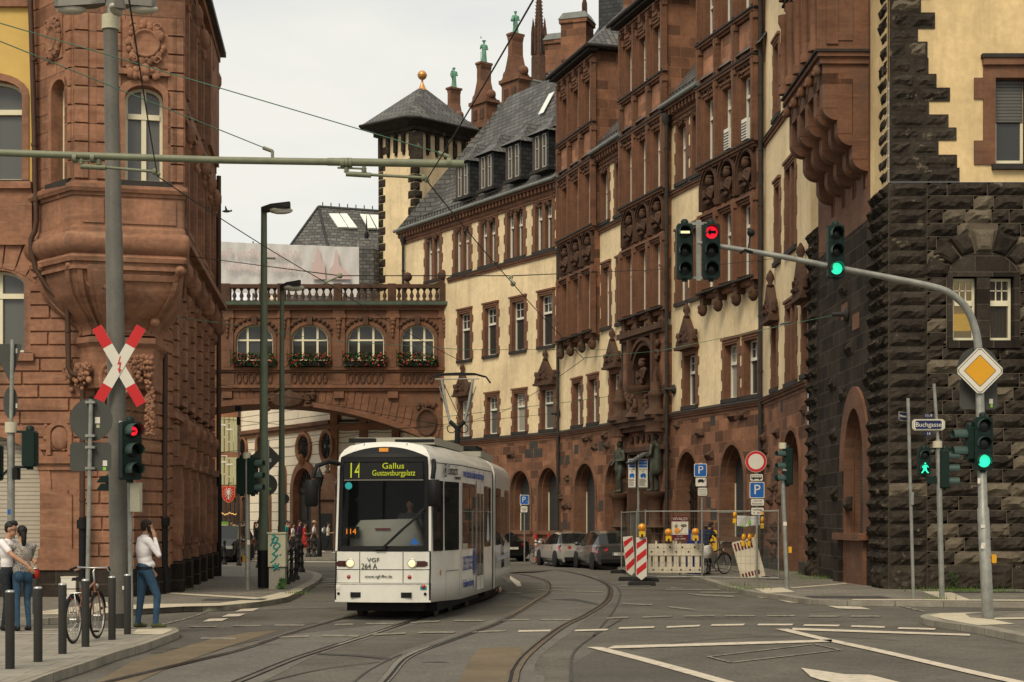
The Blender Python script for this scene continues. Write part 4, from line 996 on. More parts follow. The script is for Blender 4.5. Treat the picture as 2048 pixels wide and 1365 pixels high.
def dormer(fac, x, y, z, w, h, dp=3.2, one=False):
 b = fac.mb(); b.box(x-w/2, x+w/2, y, y+dp, z, z+h)
 o = b.build('dormer', 'slate_dark', th)
 r = fac.mb(); ov = .22; zz = z+h; p = [(x-w/2-ov, y-.3, zz), (x+w/2+ov, y-.3, zz), (x+w/2+ov, y+dp, zz), (x-w/2-ov, y+dp, zz)]
 q = [(x-w*.36, y+.25, zz+.42), (x+w*.36, y+.25, zz+.42), (x+w*.36, y+dp, zz+.42), (x-w*.36, y+dp, zz+.42)]; m1, m2 = (x, y+.95, zz+1.25), (x, y+dp, zz+1.25)
 r.add(p+q+[m1, m2], [(0,1,5,4),(1,2,6,5),(3,0,4,7),(4,5,8),(5,6,9,8),(7,4,8,9)]); r.add(p, [(3,2,1,0)], 1)
 r.build('dormer_roof', ['slate', 'black'], o)
 wd = (w-.2)/2-.14
 for q_ in ((-1, 1) if not one else (0,)):
  xx = x+q_*(wd/2+.07); f = fac.mb(); t = .05
  f.box(xx-wd/2, xx-wd/2+.24, y-.04, y+.02, z+.15, z+h-.1, 1); f.box(xx-wd/2+.24, xx+wd/2, y-.012, y-.002, z+.15, z+h-.1, 2)
  for x0, x1 in ((xx-wd/2+.24, xx-wd/2+.24+t), (xx+wd/2-t, xx+wd/2)): f.box(x0, x1, y-.07, y, z+.15, z+h-.1)
  for z0 in (z+.15, z+.15+(h-.3)*.62, z+h-.1-t): f.box(xx-wd/2+.24, xx+wd/2, y-.065, y, z0, z0+t)
  f.build('dormer_window', ['frame_grey', 'frame_brown', 'window_glass'], o)
 s = fac.mb(); s.box(x-w/2-.08, x+w/2+.08, y-.14, y, z-.05, z+.1); s.build('sill', 'weathered_cap', o)
for px in (911, 958, 1012, 1066, 1116): dormer(FA, FA.u(px)-.05, .5, 20.8, 1.7, 2.05)
dormer(FA, FA.u(1045)+1.2, 3.4, 24.0, 1.2, 1.0, 2, True)
dormer(FB, uB(1408), .6, 20.9, 1.5, 2.5, 3, True); dormer(FB, uB(1250), .7, 21.0, 1.4, 2.3, 3, True)
b2 = MB(FA.M @ T(0,-.1,.1)); b2.add([(10.2,3.6,25.25),(10.8,3.6,25.25),(10.8,4.35,26.55),(10.2,4.35,26.55)], [(0,1,2,3)]); b2.build('skylight', 'skylight_glass', th)
# --- stone gables with figures rising behind the roof, and the roofs behind them
gt = [(908, 118.0, 178, 300, 1.6, 'raise', 'green copper figure on the low gable behind the tower roof'),
 (968, 112.0, 128, 270, 2.0, 'spear', 'green copper figure holding a tall spear on the middle gable'),
 (1031, 107.0, 70, 235, 2.1, 'horn', 'green copper figure on the tallest gable, right of the spear bearer')]
for px, Yd, ytop, ybot, wb, pose, lab in gt:
 zt, zb = H+(Y0-ytop)*Yd/F, H+(Y0-ybot)*Yd/F; X = (px-CX)*Yd/F; h = zt-zb
 M = T(X, Yd, 0) @ RZ(rad(-52)); b = MB(M)
 pr = [(.42,0),(.36,-.05*h),(.26,-.09*h),(.27,-.25*h),(.5,-.36*h),(.75,-.46*h),(1.25,-.55*h),(1.35,-.58*h),(1.1,-.62*h),(1.12,-.82*h),(1.5,-.92*h),(1.6,-1.0*h)]
 poly = [(-x*wb/2.6, zt+z) for x, z in pr]+[(x*wb/2.6, zt+z) for x, z in pr[::-1]]; b.prism(poly, -.45, .45)
 for z in (-.56*h, -.9*h): b.box(-1.3*wb/2.6, 1.3*wb/2.6, -.58, .58, zt+z-.12, zt+z+.12)
 for q in (-1, 1): b.ball((q*1.0*wb/2.6, 0, zt-.47*h), .36, 0, 10, 8); b.lathe([(.2,0),(.28,.2),(.12,.5),(.16,.7),(.02,1.0)], (q*1.35*wb/2.6, 0, zt-.92*h), 0, 8)
 b.box(-.32, .32, -.52, .52, zt-.1, zt+.04)
 for q in (-.4, .4): b.box(q-.2, q+.2, -.5, .5, zt-.8*h, zt-.66*h, 1)
 b.box(-1.6*wb/2.6, 1.6*wb/2.6, -.4, .4, 15, zb+.01)
 b.build('roof_gable', ['sandstone', 'sandstone_dark'], th)
 r = MB(M); zr = zt-.5*h; r.add([(-3.6,.3,zr-5.2),(0,.3,zr),(0,14,zr),(-3.6,14,zr-5.2),(3.6,.3,zr-5.2),(3.6,14,zr-5.2)], [(0,1,2,3),(1,4,5,2)]); r.add([(0,-.05,zr+.05),(-.12,.1,zr-.1),(-.12,14,zr-.1),(0,14,zr+.05),(.12,.1,zr-.1),(.12,14,zr-.1)], [(0,3,2,1),(0,4,5,3)], 1)
 r.build('gable_roof', ['slate_far', 'lead'], th)
 statue('statue', lab+', seen against the sky', M @ T(0, 0, zt+.02) @ RZ(rad(75)), 1.45 if pose != 'spear' else 1.5, 'copper', pose)
b = MB();
def chim(px0, px1, y0_, y1_, Yd, dp=1.6):
 a_, c_ = at(px0, y0_, Yd), at(px1, y1_, Yd); s = MB(T((a_.x+c_.x)/2, Yd, 0) @ RZ(-.35)); w2 = (c_.x-a_.x)/2*.92
 s.box(-w2, w2, -dp/2, dp/2, c_.z-1.2, a_.z-.5); s.box(-w2-.1, w2+.1, -dp/2-.1, dp/2+.1, a_.z-.75, a_.z-.5)
 o = s.build('chimney', 'sandstone_blocks', th)
 s = MB(T((a_.x+c_.x)/2, Yd, 0) @ RZ(-.35)); s.loft([[(-w2-.15,-dp/2-.15,a_.z-.5),(w2+.15,-dp/2-.15,a_.z-.5),(w2+.15,dp/2+.15,a_.z-.5),(-w2-.15,dp/2+.15,a_.z-.5)],[(-w2+.1,-dp/2+.1,a_.z-.05),(w2-.1,-dp/2+.1,a_.z-.05),(w2-.1,dp/2-.1,a_.z-.05),(-w2+.1,dp/2-.1,a_.z-.05)]], 0, False)
 s.build('chimney_cap', 'lead', o); return a_, c_
chim(1126, 1183, 29, 90, 104); chim(1096, 1138, 71, 116, 107)
s = MB(T(*at(1169, 29, 104))); s.ball((0,0,.5),(.18,.3,.5),0,8,6); s.ball((.02,-.1,1.05),(.16,.2,.2),0,8,6); s.ball((0,.2,.2),(.2,.3,.25),0,8,6)
s.ball((-.1,-.2,.3),(.07,.07,.35),0,6,5); s.ball((.1,-.2,.3),(.07,.07,.35),0,6,5)
s.V = [v-V(at(1169, 29, 104)) for v in s.V]; o = s.build('stone_lion', 'sandstone_dark'); o.location = at(1169, 29, 104); tag(o, 'small seated stone beast on top of the copper capped chimney', 'sculpture')
M = T(*at(1250, 105, 100)) ;
b = MB(); q = [at(1120, 150, 101), at(1250, 20, 97), at(1245, 135, 88), at(1125, 160, 96)]
b.add([at(1105,116,112), at(1160,112,110), at(1207,40,106), at(1245,45,100), at(1225,150,96), at(1090,175,100)], [(0,1,2,3,4,5)]); b.build('roof', 'slate_far', th)
b = MB(T(*at(1228, 55, 103)) @ RZ(-.4)); b.box(-.75,.75,-.75,.75,-3,5); b.build('ridge_turret', 'slate_dark', th)
b = MB(T(*at(1272, 30, 99)) @ RZ(-.4)); b.box(-.6,.6,-.6,.6,-3,6,0); b.build('chimney', 'sandstone_blocks', th)
# ================================================================== dark rusticated corner building with the red oriel
cb = thing('corner_building', 'corner building of dark rough stone below cream plaster, at the right edge', 'building', (16, 44, 0), world=True)
LC = FC.L; BM = ['basalt', 'basalt_pale', 'mortar']
uC = FC.u
def xr(px): return FR.u(px)
winU = (xr(1990), xr(2052), FR.z(2000, 330), FR.z(2000, 157)); winL = (xr(1905), xr(2028), FR.z(1960, 682), FR.z(1960, 512), .55)
zq = 10.75
b = FR.mb(); wall(b, 0, FR.L, 0, zq, [winL], .0, 0); b.build('backing_wall', 'mortar', cb)
b = FR.mb(); wall(b, 0, FR.L, zq, 30, [winU], -.02); b.build('plaster_wall', 'plaster_right', cb)
b = FR.mb()
hl = (winL[0]-.16, winL[1]+.16, winL[2]-.15, winL[3]+.75, .95)
courses(b, 1.0, FR.L, .75, zq, [hl], .362, .84, .15, .05, .075, (0, 1), 0, .48, (8, 2))
courses(b, 1.0, FR.L, 0, .75, [], .75, 1.1, .2, .08, .06, (0, 1), 0, .45, (9, 1))
cxw, wv = (winL[0]+winL[1])/2, (winL[1]-winL[0])/2
zb = winL[3]-.55
for i in range(7):
 t0, t1 = math.pi*(1-i/7), math.pi*(1-(i+1)/7);
 def pt(t, k): return (cxw+(wv+.12+k)*math.cos(t), zb+.02+(.62+k*1.0)*math.sin(t))
 g0, g1 = t0-.02, t1+.02
 p = [pt(g0, .02), pt(g1, .02), pt(g1, .62), pt(g0, .62)]; m_ = ((p[0][0]+p[2][0])/2, (p[0][1]+p[2][1])/2)
 rows = []
 for kk, (sc, d) in enumerate(((1, 0), (.82, -.1), (.5, -.15))): rows.append([(m_[0]+(x-m_[0])*sc+R.uniform(-.01,.01), d+R.uniform(-.02,.02)*(kk > 0), m_[1]+(z-m_[1])*sc) for x, z in p])
 b.loft(rows, 1 if i in (3, 6) else 0, False, True)
b.build('rock_faced_stone', BM, cb)
b = FR.mb(); b.prism([(winL[0]-.1, zb)]+[(winL[1]+.1, zb)]+arch(winL[0]-.1, winL[1]+.1, zb, .62, 14)[::-1], -.03, .3); b.box(winL[0]-.14, winL[1]+.14, -.14, .1, winL[2]-.2, winL[2]); xm = (winL[0]+winL[1])/2
b.box(xm-.17, xm+.17, -.02, .4, winL[2], zb); ring(b, winL[0], winL[1], winL[2], zb, 0, .14, -.045, .36); b.build('window_stone', 'basalt_smooth', cb)
n = 62; z = 0; zs = [0, .75]
while zs[-1] < zq-.01: zs.append(zs[-1]+(zq-.75)/round((zq-.75)/.362))
while zs[-1] < 28: zs.append(zs[-1]+R.choice((.34, .37, .42, .36)))
ends = {i: v for i, v in enumerate((1919,1914,1857+20,1913,1902-5,1858,1900,1873,1857,1855,1832+4,1870,1842,1863,1836))}
b = FR.mb(); bl = FC.mb(); up = 0
for k in range(len(zs)-1):
 za, zb_ = zs[k], zs[k+1]
 low = za < zq-.01
 if low: e = 1.0
 else:
  px = ends.get(up, None); up += 1
  e = xr(px) if px else R.choice((.75, 1.05, .8, 1.2))
 cut = e*R.uniform(.42, .62)
 if not low: b.box(.01, e-.012, -.05, -.021, za+.002, zb_-.002, 0)
 pr = .2 if k == 0 else .14
 m_ = 0 if R.random() < .88 else 1
 if e > .95 and not low: block(b, .0, cut, za, zb_, pr, .06, .06, 0, -.02); block(b, cut, e, za, zb_, pr, .06, .05, m_, -.02)
 else: block(b, .0, e, za, zb_, pr, .06, .06, m_, -.02)
 el = R.choice((1.45, 1.15)) if low else R.choice((.9, .7))
 if k == 0: el = 1.6
 if low and k > 0: block(bl, LC-el*.5, LC, za, zb_, .2, .07, .09); block(bl, LC-(2.15 if k % 2 else 1.9), LC-el*.5, za, zb_, .2, .07, .09)
 else: block(bl, LC-el, LC, za, zb_, .2 if low else .14, .06, .07)
b.build('quoin', BM, cb); bl.build('quoin', BM, cb)
b = FC.mb(); b.box(LC-2.1, LC-.02, .0, .05, 0, zq); b.build('backing_wall', 'mortar', cb)
b = FC.mb()
k = 0; z = 0
while z < 10.9:
 h = .7 if k == 0 else .44; off = .0 if k % 2 else .12
 block(b, 8.75+off*.5, 9.6, z, z+h, .26, .07, .09); block(b, 9.6, 10.4-off, z, z+h, .26, .07, .09); z += h; k += 1
b.box(8.8, 10.35, -.05, .02, 0, 11); b.build('rock_faced_pier', BM, cb)
aw = (uC(1694), uC(1733), 1.55, 5.1, 1.75)
b = FC.mb(); wall(b, 10.3, LC-1.5, 0, 10.2, [aw], -.02); b.build('stone_wall', 'basalt_smooth', cb)
b = FC.mb()
for px, py, m_ in ((1690,580,0),(1702,700,0),(1740,760,0),(1688,790,0),(1668,770,0),(1700,1010,0),(1670,870,0),(1672,990,0)):
 x, z = uC(px), FC.z(px, py); block(b, x-.45, x+.45, z-.2, z+.24, .17, .06, .07, 0, -.02)
b.build('rock_faced_stone', BM, cb)
b = FC.mb()
for px, py in ((1690,625),(1713,645)): x, z = uC(px), FC.z(px, py); b.box(x-.42, x+.42, -.03, 0, z-.2, z+.25)
ring(b, aw[0], aw[1], aw[2], aw[3], aw[4], .62, -.10, .55, 0, 16); ring(b, aw[0]+.14, aw[1]-.14, aw[2], aw[3]-.14, aw[4]-.14, .12, .2, .5, 0, 16)
b.bbox(aw[0]-.7, aw[1]+.35, -.3, .1, aw[2]-.2, aw[2]); b.box(aw[0]-.1, aw[1]+.1, -.12, 0, 0, aw[2]-.2)
o = b.build('arched_surround', 'sandstone', cb)
b = FC.mb(); b.box(aw[0]-.65, aw[0]-.02, -.14, -.095, 0, 3.35); b.box(aw[0]-.75, aw[0]-.0, -.26, -.12, 0, .75); b.build('surround_foot', 'basalt_smooth', cb)
b = FC.mb(); b.prism([(aw[0]+.02, aw[2]), (aw[1]-.02, aw[2])]+arch(aw[0]+.02, aw[1]-.02, aw[3]-aw[4], aw[4], 14)[::-1], .36, .4); b.build('roller_shutter', 'shutter', cb)
b = FC.mb()
for x in (aw[0]+.04, aw[1]-.1): b.box(x, x+.06, .3, .36, aw[2], aw[3]-aw[4]*.5)
b.build('guide_rail', 'frame_cream', cb)
slits = [(uC(p)-.16, uC(p)+.16, 11.1, 12.9) for p in (1668, 1689, 1710, 1732)]
ox0, ox1, op = 12.2, 17.25, 1.28
b = FC.mb(); wall(b, 10.3, 17.6, 10.2, 28, slits, -.02);
for s_ in slits: ring(b, *s_, 0, .05, -.05, .3); b.box(s_[0], s_[1], .28, .3, s_[2], s_[3], 1)
b.build('red_wall', ['sandstone', 'black'], cb)
b = FC.mb(); wall(b, 17.55, LC-.0, 10.7, 28, [], -.03); b.build('plaster_strip', 'plaster_right', cb)
b = FC.mb(); wall(b, 9.0, 10.4, 10.9, 28, [], -.01); b.build('plaster_strip', 'plaster_right', cb)
orl = FC.mb(); orl.box(ox0, ox1, -op, 0, 13.9, 28)
for x in (ox0, ox1-.0): pass
orl.build('oriel', 'sandstone', cb)
o = bpy.data.objects[[q.name for q in kids(cb) if q.name.startswith('oriel')][-1]]
b = FC.mb()
tz = (13.0, 12.3, 11.6); tp = (op, op*.68, op*.36); nt_ = 4; sw = (ox1-ox0)/nt_
for t_ in range(3):
 p1 = tp[t_]; p0 = tp[t_+1] if t_ < 2 else .0; z0 = tz[t_]; zt = 14.2-t_*.15
 for i in range(nt_+1):
  x = ox0+.0+sw*i*(1-.14/ (ox1-ox0)*0); x = min(x, ox1-.42); h_ = .42
  b.box(x, x+h_, -p1+.0, -p0+.02, z0+.25, zt)
  n = 8; rr = (p1-p0); prof = [(-p0+.02, z0+.3)]+[(-p0-rr*(1-math.cos(math.pi/2*q/n))*0-rr*math.sin(math.pi/2*q/n), z0+.3-.38*math.cos(math.pi/2*q/n)) for q in range(n+1)]
  vs = [(x+.01, y_, z_) for y_, z_ in prof]+[(x+h_-.01, y_, z_) for y_, z_ in prof]; m2 = len(prof)
  b.add(vs, [tuple(range(m2)), tuple(range(2*m2-1, m2-1, -1))]+[(q, q+m2, (q+1) % m2+m2, (q+1) % m2) for q in range(m2)])
 for i in range(nt_):
  xa, xb = ox0+sw*i+.42, ox0+sw*(i+1); xb = min(xb, ox1-.42)
  a_ = arch(xa, xb, z0+.85, .42, 8)
  for p, q in zip(a_, a_[1:]): b.add([(p[0],-p1,p[1]),(q[0],-p1,q[1]),(q[0],-p1,zt+.2),(p[0],-p1,zt+.2),(p[0],-p0,p[1]),(q[0],-p0,q[1])], [(0,1,2,3),(0,4,5,1)])
[b.box(ox1-.40, ox1-.005, -tp[q]+.004, 0, tz[q]+.27, 14.1) for q in range(3)]
b.build('corbel', 'sandstone', o)
b = FC.mb(); X0, X1 = ox0, ox1
for z0, p in ((14.75, .16), (17.6, .14), (20.4, .14)):
 b.box(X0-p*.5, X1+p*.5, -op-p*.5, 0, z0-.3, z0-.12); b.box(X0-p, X1+p, -op-p, 0, z0-.12, z0); b.box(X0-p-.05, X1+p+.05, -op-p-.07, 0, z0, z0+.07, 1)
for i in range(5):
 x = X0+.2+(X1-X0-.4)*i/4
 for z0, z1 in ((14.85, 17.25), (17.7, 20.0), (20.5, 24)):
  b.box(x-.18, x+.18, -op-.16, -op, z0, z1); b.lathe([(.17,z0),(.17,z0+.2),(.1,z0+.3),(.13,z0+1.0),(.1,z1-.4),(.19,z1-.2),(.19,z1)], (x, -op-.2, 0), 0, 9)
 b.ball((x, -op-.1, 14.32), (.11, .13, .17), 0, 8, 6); b.ball((x, -op-.2, 14.24), (.05, .06, .08), 0, 7, 5)
b.box(X1-.02, X1+.03, -op+.12, -.45, 15.1, 17.0); b.box(X1, X1+.05, -op+.1, -op+.42, 15.0, 17.1)
b.build('moulding', ['sandstone', 'weathered_cap'], o)
for i in range(4):
 x = X0+.2+(X1-X0-.4)*(i+.5)/4
 for z0, h_ in ((15.1, 2.0), (17.9, 2.0), (20.7, 2.6)):
  f = FC.mb(); f.box(x-.36, x+.36, -op-.03, -op-.005, z0, z0+h_, 1)
  for q in (-.36, .3): f.box(x+q, x+q+.06, -op-.06, -op, z0, z0+h_)
  f.box(x-.36, x+.36, -op-.06, -op, z0+h_*.66, z0+h_*.66+.07); f.build('oriel_window', ['frame_white', 'window_glass'], o)
f = FC.mb(); f.box(ox1+.002, ox1+.03, -.85, -.35, 17.8, 19.5, 1);
for y_ in (-.87, -.36): f.box(ox1, ox1+.06, y_, y_+.06, 17.7, 19.5)
f.box(ox1, ox1+.06, -.87, -.3, 17.68, 17.76); f.build('oriel_window', ['frame_white', 'window_glass'], o)
def simple_window(name, fac, x0, x1, z0, z1, y, grid, gm, zt=.62):
 f = fac.mb(); t = .07; zt = z0+(z1-z0)*zt
 f.box(x0, x0+t, y-.05, y+.03, z0, z1); f.box(x1-t, x1, y-.05, y+.03, z0, z1); f.box(x0+t, x1-t, y-.05, y+.03, z0, z0+.1); f.box(x0+t, x1-t, y-.05, y+.03, z1-t, z1)
 if grid:
  f.box(x0+t, x1-t, y-.08, y+.02, zt-.09, zt+.05)
  for i in (1, 2): x = x0+t+(x1-x0-2*t)*i/3; f.box(x-.014, x+.014, y-.03, y+.01, zt+.05, z1-t)
  z = (zt+z1)/2; f.box(x0+t, x1-t, y-.03, y+.01, z-.014, z+.014)
 o = f.build(name, 'frame_cream', cb); p = fac.mb(); p.box(x0+.03, x1-.03, y+.005, y+.012, z0+.03, z1-.03); p.build('pane', gm, o); return o
glass_mat('lit_glass', (.03, .03, .03), .85, .03)
xa, xb = winL[0], winL[1]
simple_window('window', FR, xa+.02, xm-.17, winL[2], zb-.02, .28, True, 'lit_glass'); simple_window('window', FR, xm+.17, xb-.02, winL[2], zb-.02, .28, True, 'lit_glass')
b = FR.mb(); b.box(xa-.6, xb+.6, 2.6, 2.65, winL[2]-1, zb+1); b.box(xa-.6, xa-.55, .5, 2.6, winL[2]-1, zb+1); b.box(xb+.55, xb+.6, .5, 2.6, winL[2]-1, zb+1); b.box(xa-.6, xb+.6, .5, 2.6, zb+.9, zb+.95); b.build('lit_room', 'interior_dim', cb)
b = FR.mb(); b.box(xa+.35, xa+1.25, 2.4, 2.5, winL[2]+.55, winL[2]+1.0); b.build('lit_wall', 'interior_lit', cb)
b = FR.mb(); b.box(xa-.5, xa+1.3, 1.6, 2.2, winL[2]-.9, winL[2]+.42); b.build('cupboard', 'interior_dim', cb)
b = FR.mb()
for i in range(9): x = xb-.1-i*.05; b.tube([(x, .42+.03*(i % 2), zb), (x, .42+.03*(i % 2), winL[2]+1.2), (x+.02*i*.4, .45, winL[2])], .035, 0, 6)
b.build('curtain', 'cloth_beige', cb)
o = simple_window('window', FR, winU[0]+.02, winU[1]-.02, winU[2]+.05, winU[3]-.05, .25, False, 'window_glass')
s = FR.mb(); ring(s, winU[0], winU[1], winU[2], winU[3], 0, .32, -.07, .3); s.box(winU[0]-.34, winU[1]+.34, -.16, .0, winU[3]+.32, winU[3]+.5); s.box(winU[0]-.38, winU[1]+.38, -.2, .0, winU[3]+.5, winU[3]+.6, 1)
for z0, z1 in ((winU[2], winU[2]+.62), (winU[3]-.55, winU[3]+.0)): s.box(winU[0]-.56, winU[0]-.3, -.065, .0, z0, z1)
s.box(winU[0]-.1, winU[1]+.2, -.16, .1, winU[2]-.14, winU[2], 1); s.build('surround', ['sandstone', 'weathered_cap'], o)
s = FR.mb(); s.box(winU[0]+.04, winU[1]-.04, .17, .2, winU[2]+1.15, winU[3]-.02); s.build('roller_shutter', 'shutter', o)
# ================================================================== red sandstone corner building on the left with its rounded oriel
lb = thing('sandstone_building', 'orange red sandstone corner building with a bulging corner oriel at the left edge', 'building', (-10, 42, 0), world=True)
LA = Fac(V((-17, 38.8, 0)), V((-8.95, 38.8, 0))); LK = Fac(V((-8.95, 38.8, 0)), V((-8.5, 40.8, 0))); LB = Fac(V((-8.5, 40.8, 0)), V((-9.75, 53.2, 0)))
ua = LA.u
SM = 'sandstone_left'
shA = (ua(-120), ua(82), .75, LA.z(40, 872), 1.1); wA1 = (ua(-60), ua(49), LA.z(20, 706), LA.z(20, 541), .35); wA2 = (ua(-80), ua(45), LA.z(20, 362), LA.z(20, 160), .35)
hA = [shA, wA1, wA2]
b = LA.mb(); wall(b, 0, LA.L, 0, 12, [shA, wA1, (*wA2[:3], 12)], .0); b.build('wall', 'sandstone_left_blocks', lb)
b = LA.mb(); wall(b, 0, ua(64), 9.0, 17, [wA2], -.01); b.build('yellow_wall', 'plaster_yellow', lb)
b = LA.mb(); wall(b, ua(64), LA.L, 12, 17, [], 0); b.build('wall', SM, lb)
pil = (ua(80), ua(162), .6, 3.1)
b = LA.mb(); courses(b, 0, LA.L, .75, 7.9, [(shA[0]-.0, shA[1]+.22, shA[2], shA[3]+.28, 1.3), (wA1[0]-.1, wA1[1]+.1, wA1[2], wA1[3]+.6), pil], .31, 1.05, .055, .02, 0, (0,), 0, .3)
b.build('rusticated_stone', SM, lb)
b = LK.mb(); wall(b, 0, LK.L, 0, 16.5, []); courses(b, 0, LK.L, .75, 8.5, [], .31, .9, .055, .02, 0, (0,), 0, .25); b.build('rusticated_stone', SM, lb)
b = LA.mb(); b.box(0, LA.L+.05, -.09, .3, 0, .75); b.M = LK.M; b.box(0, LK.L, -.09, 0, 0, .75); b.build('plinth', 'basalt_smooth', lb)
b = LA.mb(); b.box(shA[0], shA[1], .2, .24, .3, shA[3]); b.build('roller_shutter', 'shutter_pale', lb)
b = LA.mb(); ring(b, shA[0], shA[1], .75, shA[3], shA[4], .26, -.09, .22, 0, 18); b.build('arch_stone', SM, lb)
b = LA.mb()
x0, x1 = pil[0]+.02, pil[1]-.02
b.box(x0, x1, -.06, 0, .75, 3.1); zA, zB = LA.z(120, 1128), LA.z(120, 980); a_, c_ = ua(93), ua(146); q = .1
b.prism([(a_+q,zA),(c_-q,zA),(c_-q,zA+q),(c_,zA+q),(c_,zB-q),(c_-q,zB-q),(c_-q,zB),(a_+q,zB),(a_+q,zB-q),(a_,zB-q),(a_,zA+q),(a_+q,zA+q)], -.11, -.06)
for z0, z1, p in ((3.1, 3.25, .12), (3.25, 3.34, .2), (3.34, 3.42, .14), (1.05, 1.25, .1), (.75, 1.05, .14)): b.box(x0-p*.4, x1+p*.4, -p, 0, z0, z1)
xm = (x0+x1)/2; b.ball((xm, -.05, 3.85), (.24, .1, .3), 0, 12, 9); ring(b, xm-.2, xm+.2, 3.45, 4.15, .2, .1, -.14, 0); carve(b, xm, 3.45, .85, .85, 30, -.02, .08)
b.build('pilaster', SM, lb)
def lwin(fac, h, kind, depth, par=lb, fm='frame_cream', gm='window_glass_grey', surr=.16, y=0, sm_=SM, rise=None):
 return window(par, fac, (h[0]+h[1])/2, h[2], h[1]-h[0], h[3]-h[2], depth, kind, surr, h[4] if rise is None else rise, False, fm, gm, sm_, y)
lwin(LA, wA1, 'double', .3); lwin(LA, wA2, 'double', .3)
b = LA.mb(); cx_ = (wA1[0]+wA1[1])/2
for i in range(9):
 t0, t1 = math.pi*(.18+.64*i/9), math.pi*(.18+.64*(i+1)/9); f = lambda t, r: (cx_-r*math.cos(t)*1.0, wA1[3]-1.25+r*math.sin(t))
 p = [f(t0+.012, 1.3), f(t1-.012, 1.3), f(t1-.012, 1.95), f(t0+.012, 1.95)]; b.prism(p[::1], -.07, 0)
b.box(wA1[0]-.3, wA1[1]+.25, -.16, 0, wA1[2]-.2, wA1[2]-.02); b.box(0, ua(66), -.16, 0, LA.z(30, 492), LA.z(30, 470)); b.box(0, ua(66), -.1, 0, LA.z(30, 470), LA.z(30, 380)); b.box(0, ua(66), -.2, 0, LA.z(30, 380), LA.z(30, 366))
b.box(0, ua(58), -.12, 0, LA.z(30, 16), LA.z(30, -10)); b.build('moulding', SM, lb)
# --- oriel
A1, B1, C1, D1 = V((-11.25,38.8,0)), V((-9.93,37.35,0)), V((-7.52,37.95,0)), V((-8.45,42.3,0))
A2, B2, C2, D2 = V((-10.16,38.75,0)), V((-9.7,38.3,0)), V((-8.42,38.75,0)), V((-8.55,40.5,0))
def poly_ring(k, z, out=0):
 """outline of the oriel: k=1 full, k=0 the small foot; rounded corners"""
 P = [a.lerp(b_, k) for a, b_ in zip((A2, B2, C2, D2), (A1, B1, C1, D1))]
 c = V((-9.3, 40.0, 0)); P = [p+(p-c).normalized()*out for p in P]
 r = []
 def fil(p, a, d, w):
  for t in range(5):
   s = t/4; q0 = p+(a-p).normalized()*w; q1 = p+(d-p).normalized()*w; r.append((q0*(1-s)**2+p*2*s*(1-s)+q1*s*s)+V((0, 0, z)))
 r.append(P[0]+V((0, 0, z))); fil(P[1], P[0], P[2], .07*k+.03); fil(P[2], P[1], P[3], .10*k+.04); r.append(P[3]+V((0, 0, z))); r.append(V((-9.6, 41.5, z))); return r
b = MB(); prof = [(5.82,0,.0),(5.95,0,.04),(6.05,0,.14),(6.18,0,.14),(6.24,0,.02),(6.35,0,.0),(6.5,.10,0),(6.7,.36,0),(6.9,.60,0),(7.1,.78,0),(7.35,.90,0),(7.6,.97,0),(7.75,.99,0),(7.78,1,.05),(7.95,1,.05),(8.0,1,.1),(8.1,1,.18),(8.3,1,.23),(8.45,1,.2),(8.5,1,.08),(8.56,1,.03)]
b.loft([poly_ring(k, z, o) for z, k, o in prof[:4]], 0, False); pz = [(p.z, p.x, p.y) for p in smooth([V((k, o, z)) for z, k, o in prof[4:13]], 4)]
b.loft([poly_ring(k, z, o) for z, k, o in pz], 0, False)
def cstrip(s0, s1, off, lo=0, hi=99, a=(B2, C2), c=(B1, C1)):
 rows = []
 for z, k, o in pz[lo:hi]:
  p, q = a[0].lerp(c[0], k), a[1].lerp(c[1], k); n = V(((q-p).y, -(q-p).x, 0)).normalized()*off; m_ = lambda s: p.lerp(q, s)+V((0, 0, z)); rows.append([m_(s0), m_(s0)+n-V((0,0,off*.6)), m_(s1)+n-V((0,0,off*.6)), m_(s1)])
 b.loft(rows, 0, False, True, False)
cstrip(.12, .34, .07); cstrip(.17, .29, .10, 4, -3)
for s0 in (.03, .40, .91): cstrip(s0, s0+.045, .045, 2)
cstrip(.40, .955, .045, -8, -5); cstrip(.40, .955, .045, 3, 6); cstrip(.1, .2, .05, 2, 99, (A2, B2), (A1, B1)); cstrip(.82, .92, .05, 2, 99, (A2, B2), (A1, B1))
b.loft([poly_ring(1, z, o) for z, o in ((7.62,-.02),(7.62,.06),(7.70,.06),(7.70,.02),(7.80,.02),(7.80,.10),(7.9,.13),(7.98,.05))], 0, False); b.loft([poly_ring(1, z, o) for z, o in ((7.98,.05),(8.04,.14),(8.14,.21),(8.26,.24),(8.38,.21),(8.46,.13))], 0, True); b.loft([poly_ring(1, z, o) for z, o in ((8.46,.13),(8.46,.06),(8.56,.04))], 0, False); b.build('oriel_corbel', SM, lb)
b = MB(); b.loft([poly_ring(1, z, o) for z, o in ((8.56,.04),(8.62,0),(9.3,0),(9.3,.04),(9.38,.06),(9.38,.11),(9.46,.15),(9.56,.13),(9.58,.03),(9.64,0))], 0, False);
OF = Fac(B1, C1); OL = Fac(A1, B1)
ofw = (OF.u(250), OF.u(326), 9.66, OF.z(290, 172), .28); olw = (OL.u(106), OL.u(133), 9.66, OL.z(120, 160), .25)
b.build('oriel', SM, lb)
b = OF.mb(); wall(b, .0, OF.L, 9.6, 17, [ofw]); b.M = OL.M; wall(b, 0, OL.L, 9.6, 17, [olw]); b.M = Fac(C1, D1).M; wall(b, 0, 4.45, 9.6, 17, [(1.0, 2.0, 9.7, 11.7)]); b.build('oriel_wall', 'sandstone_left_blocks', lb)
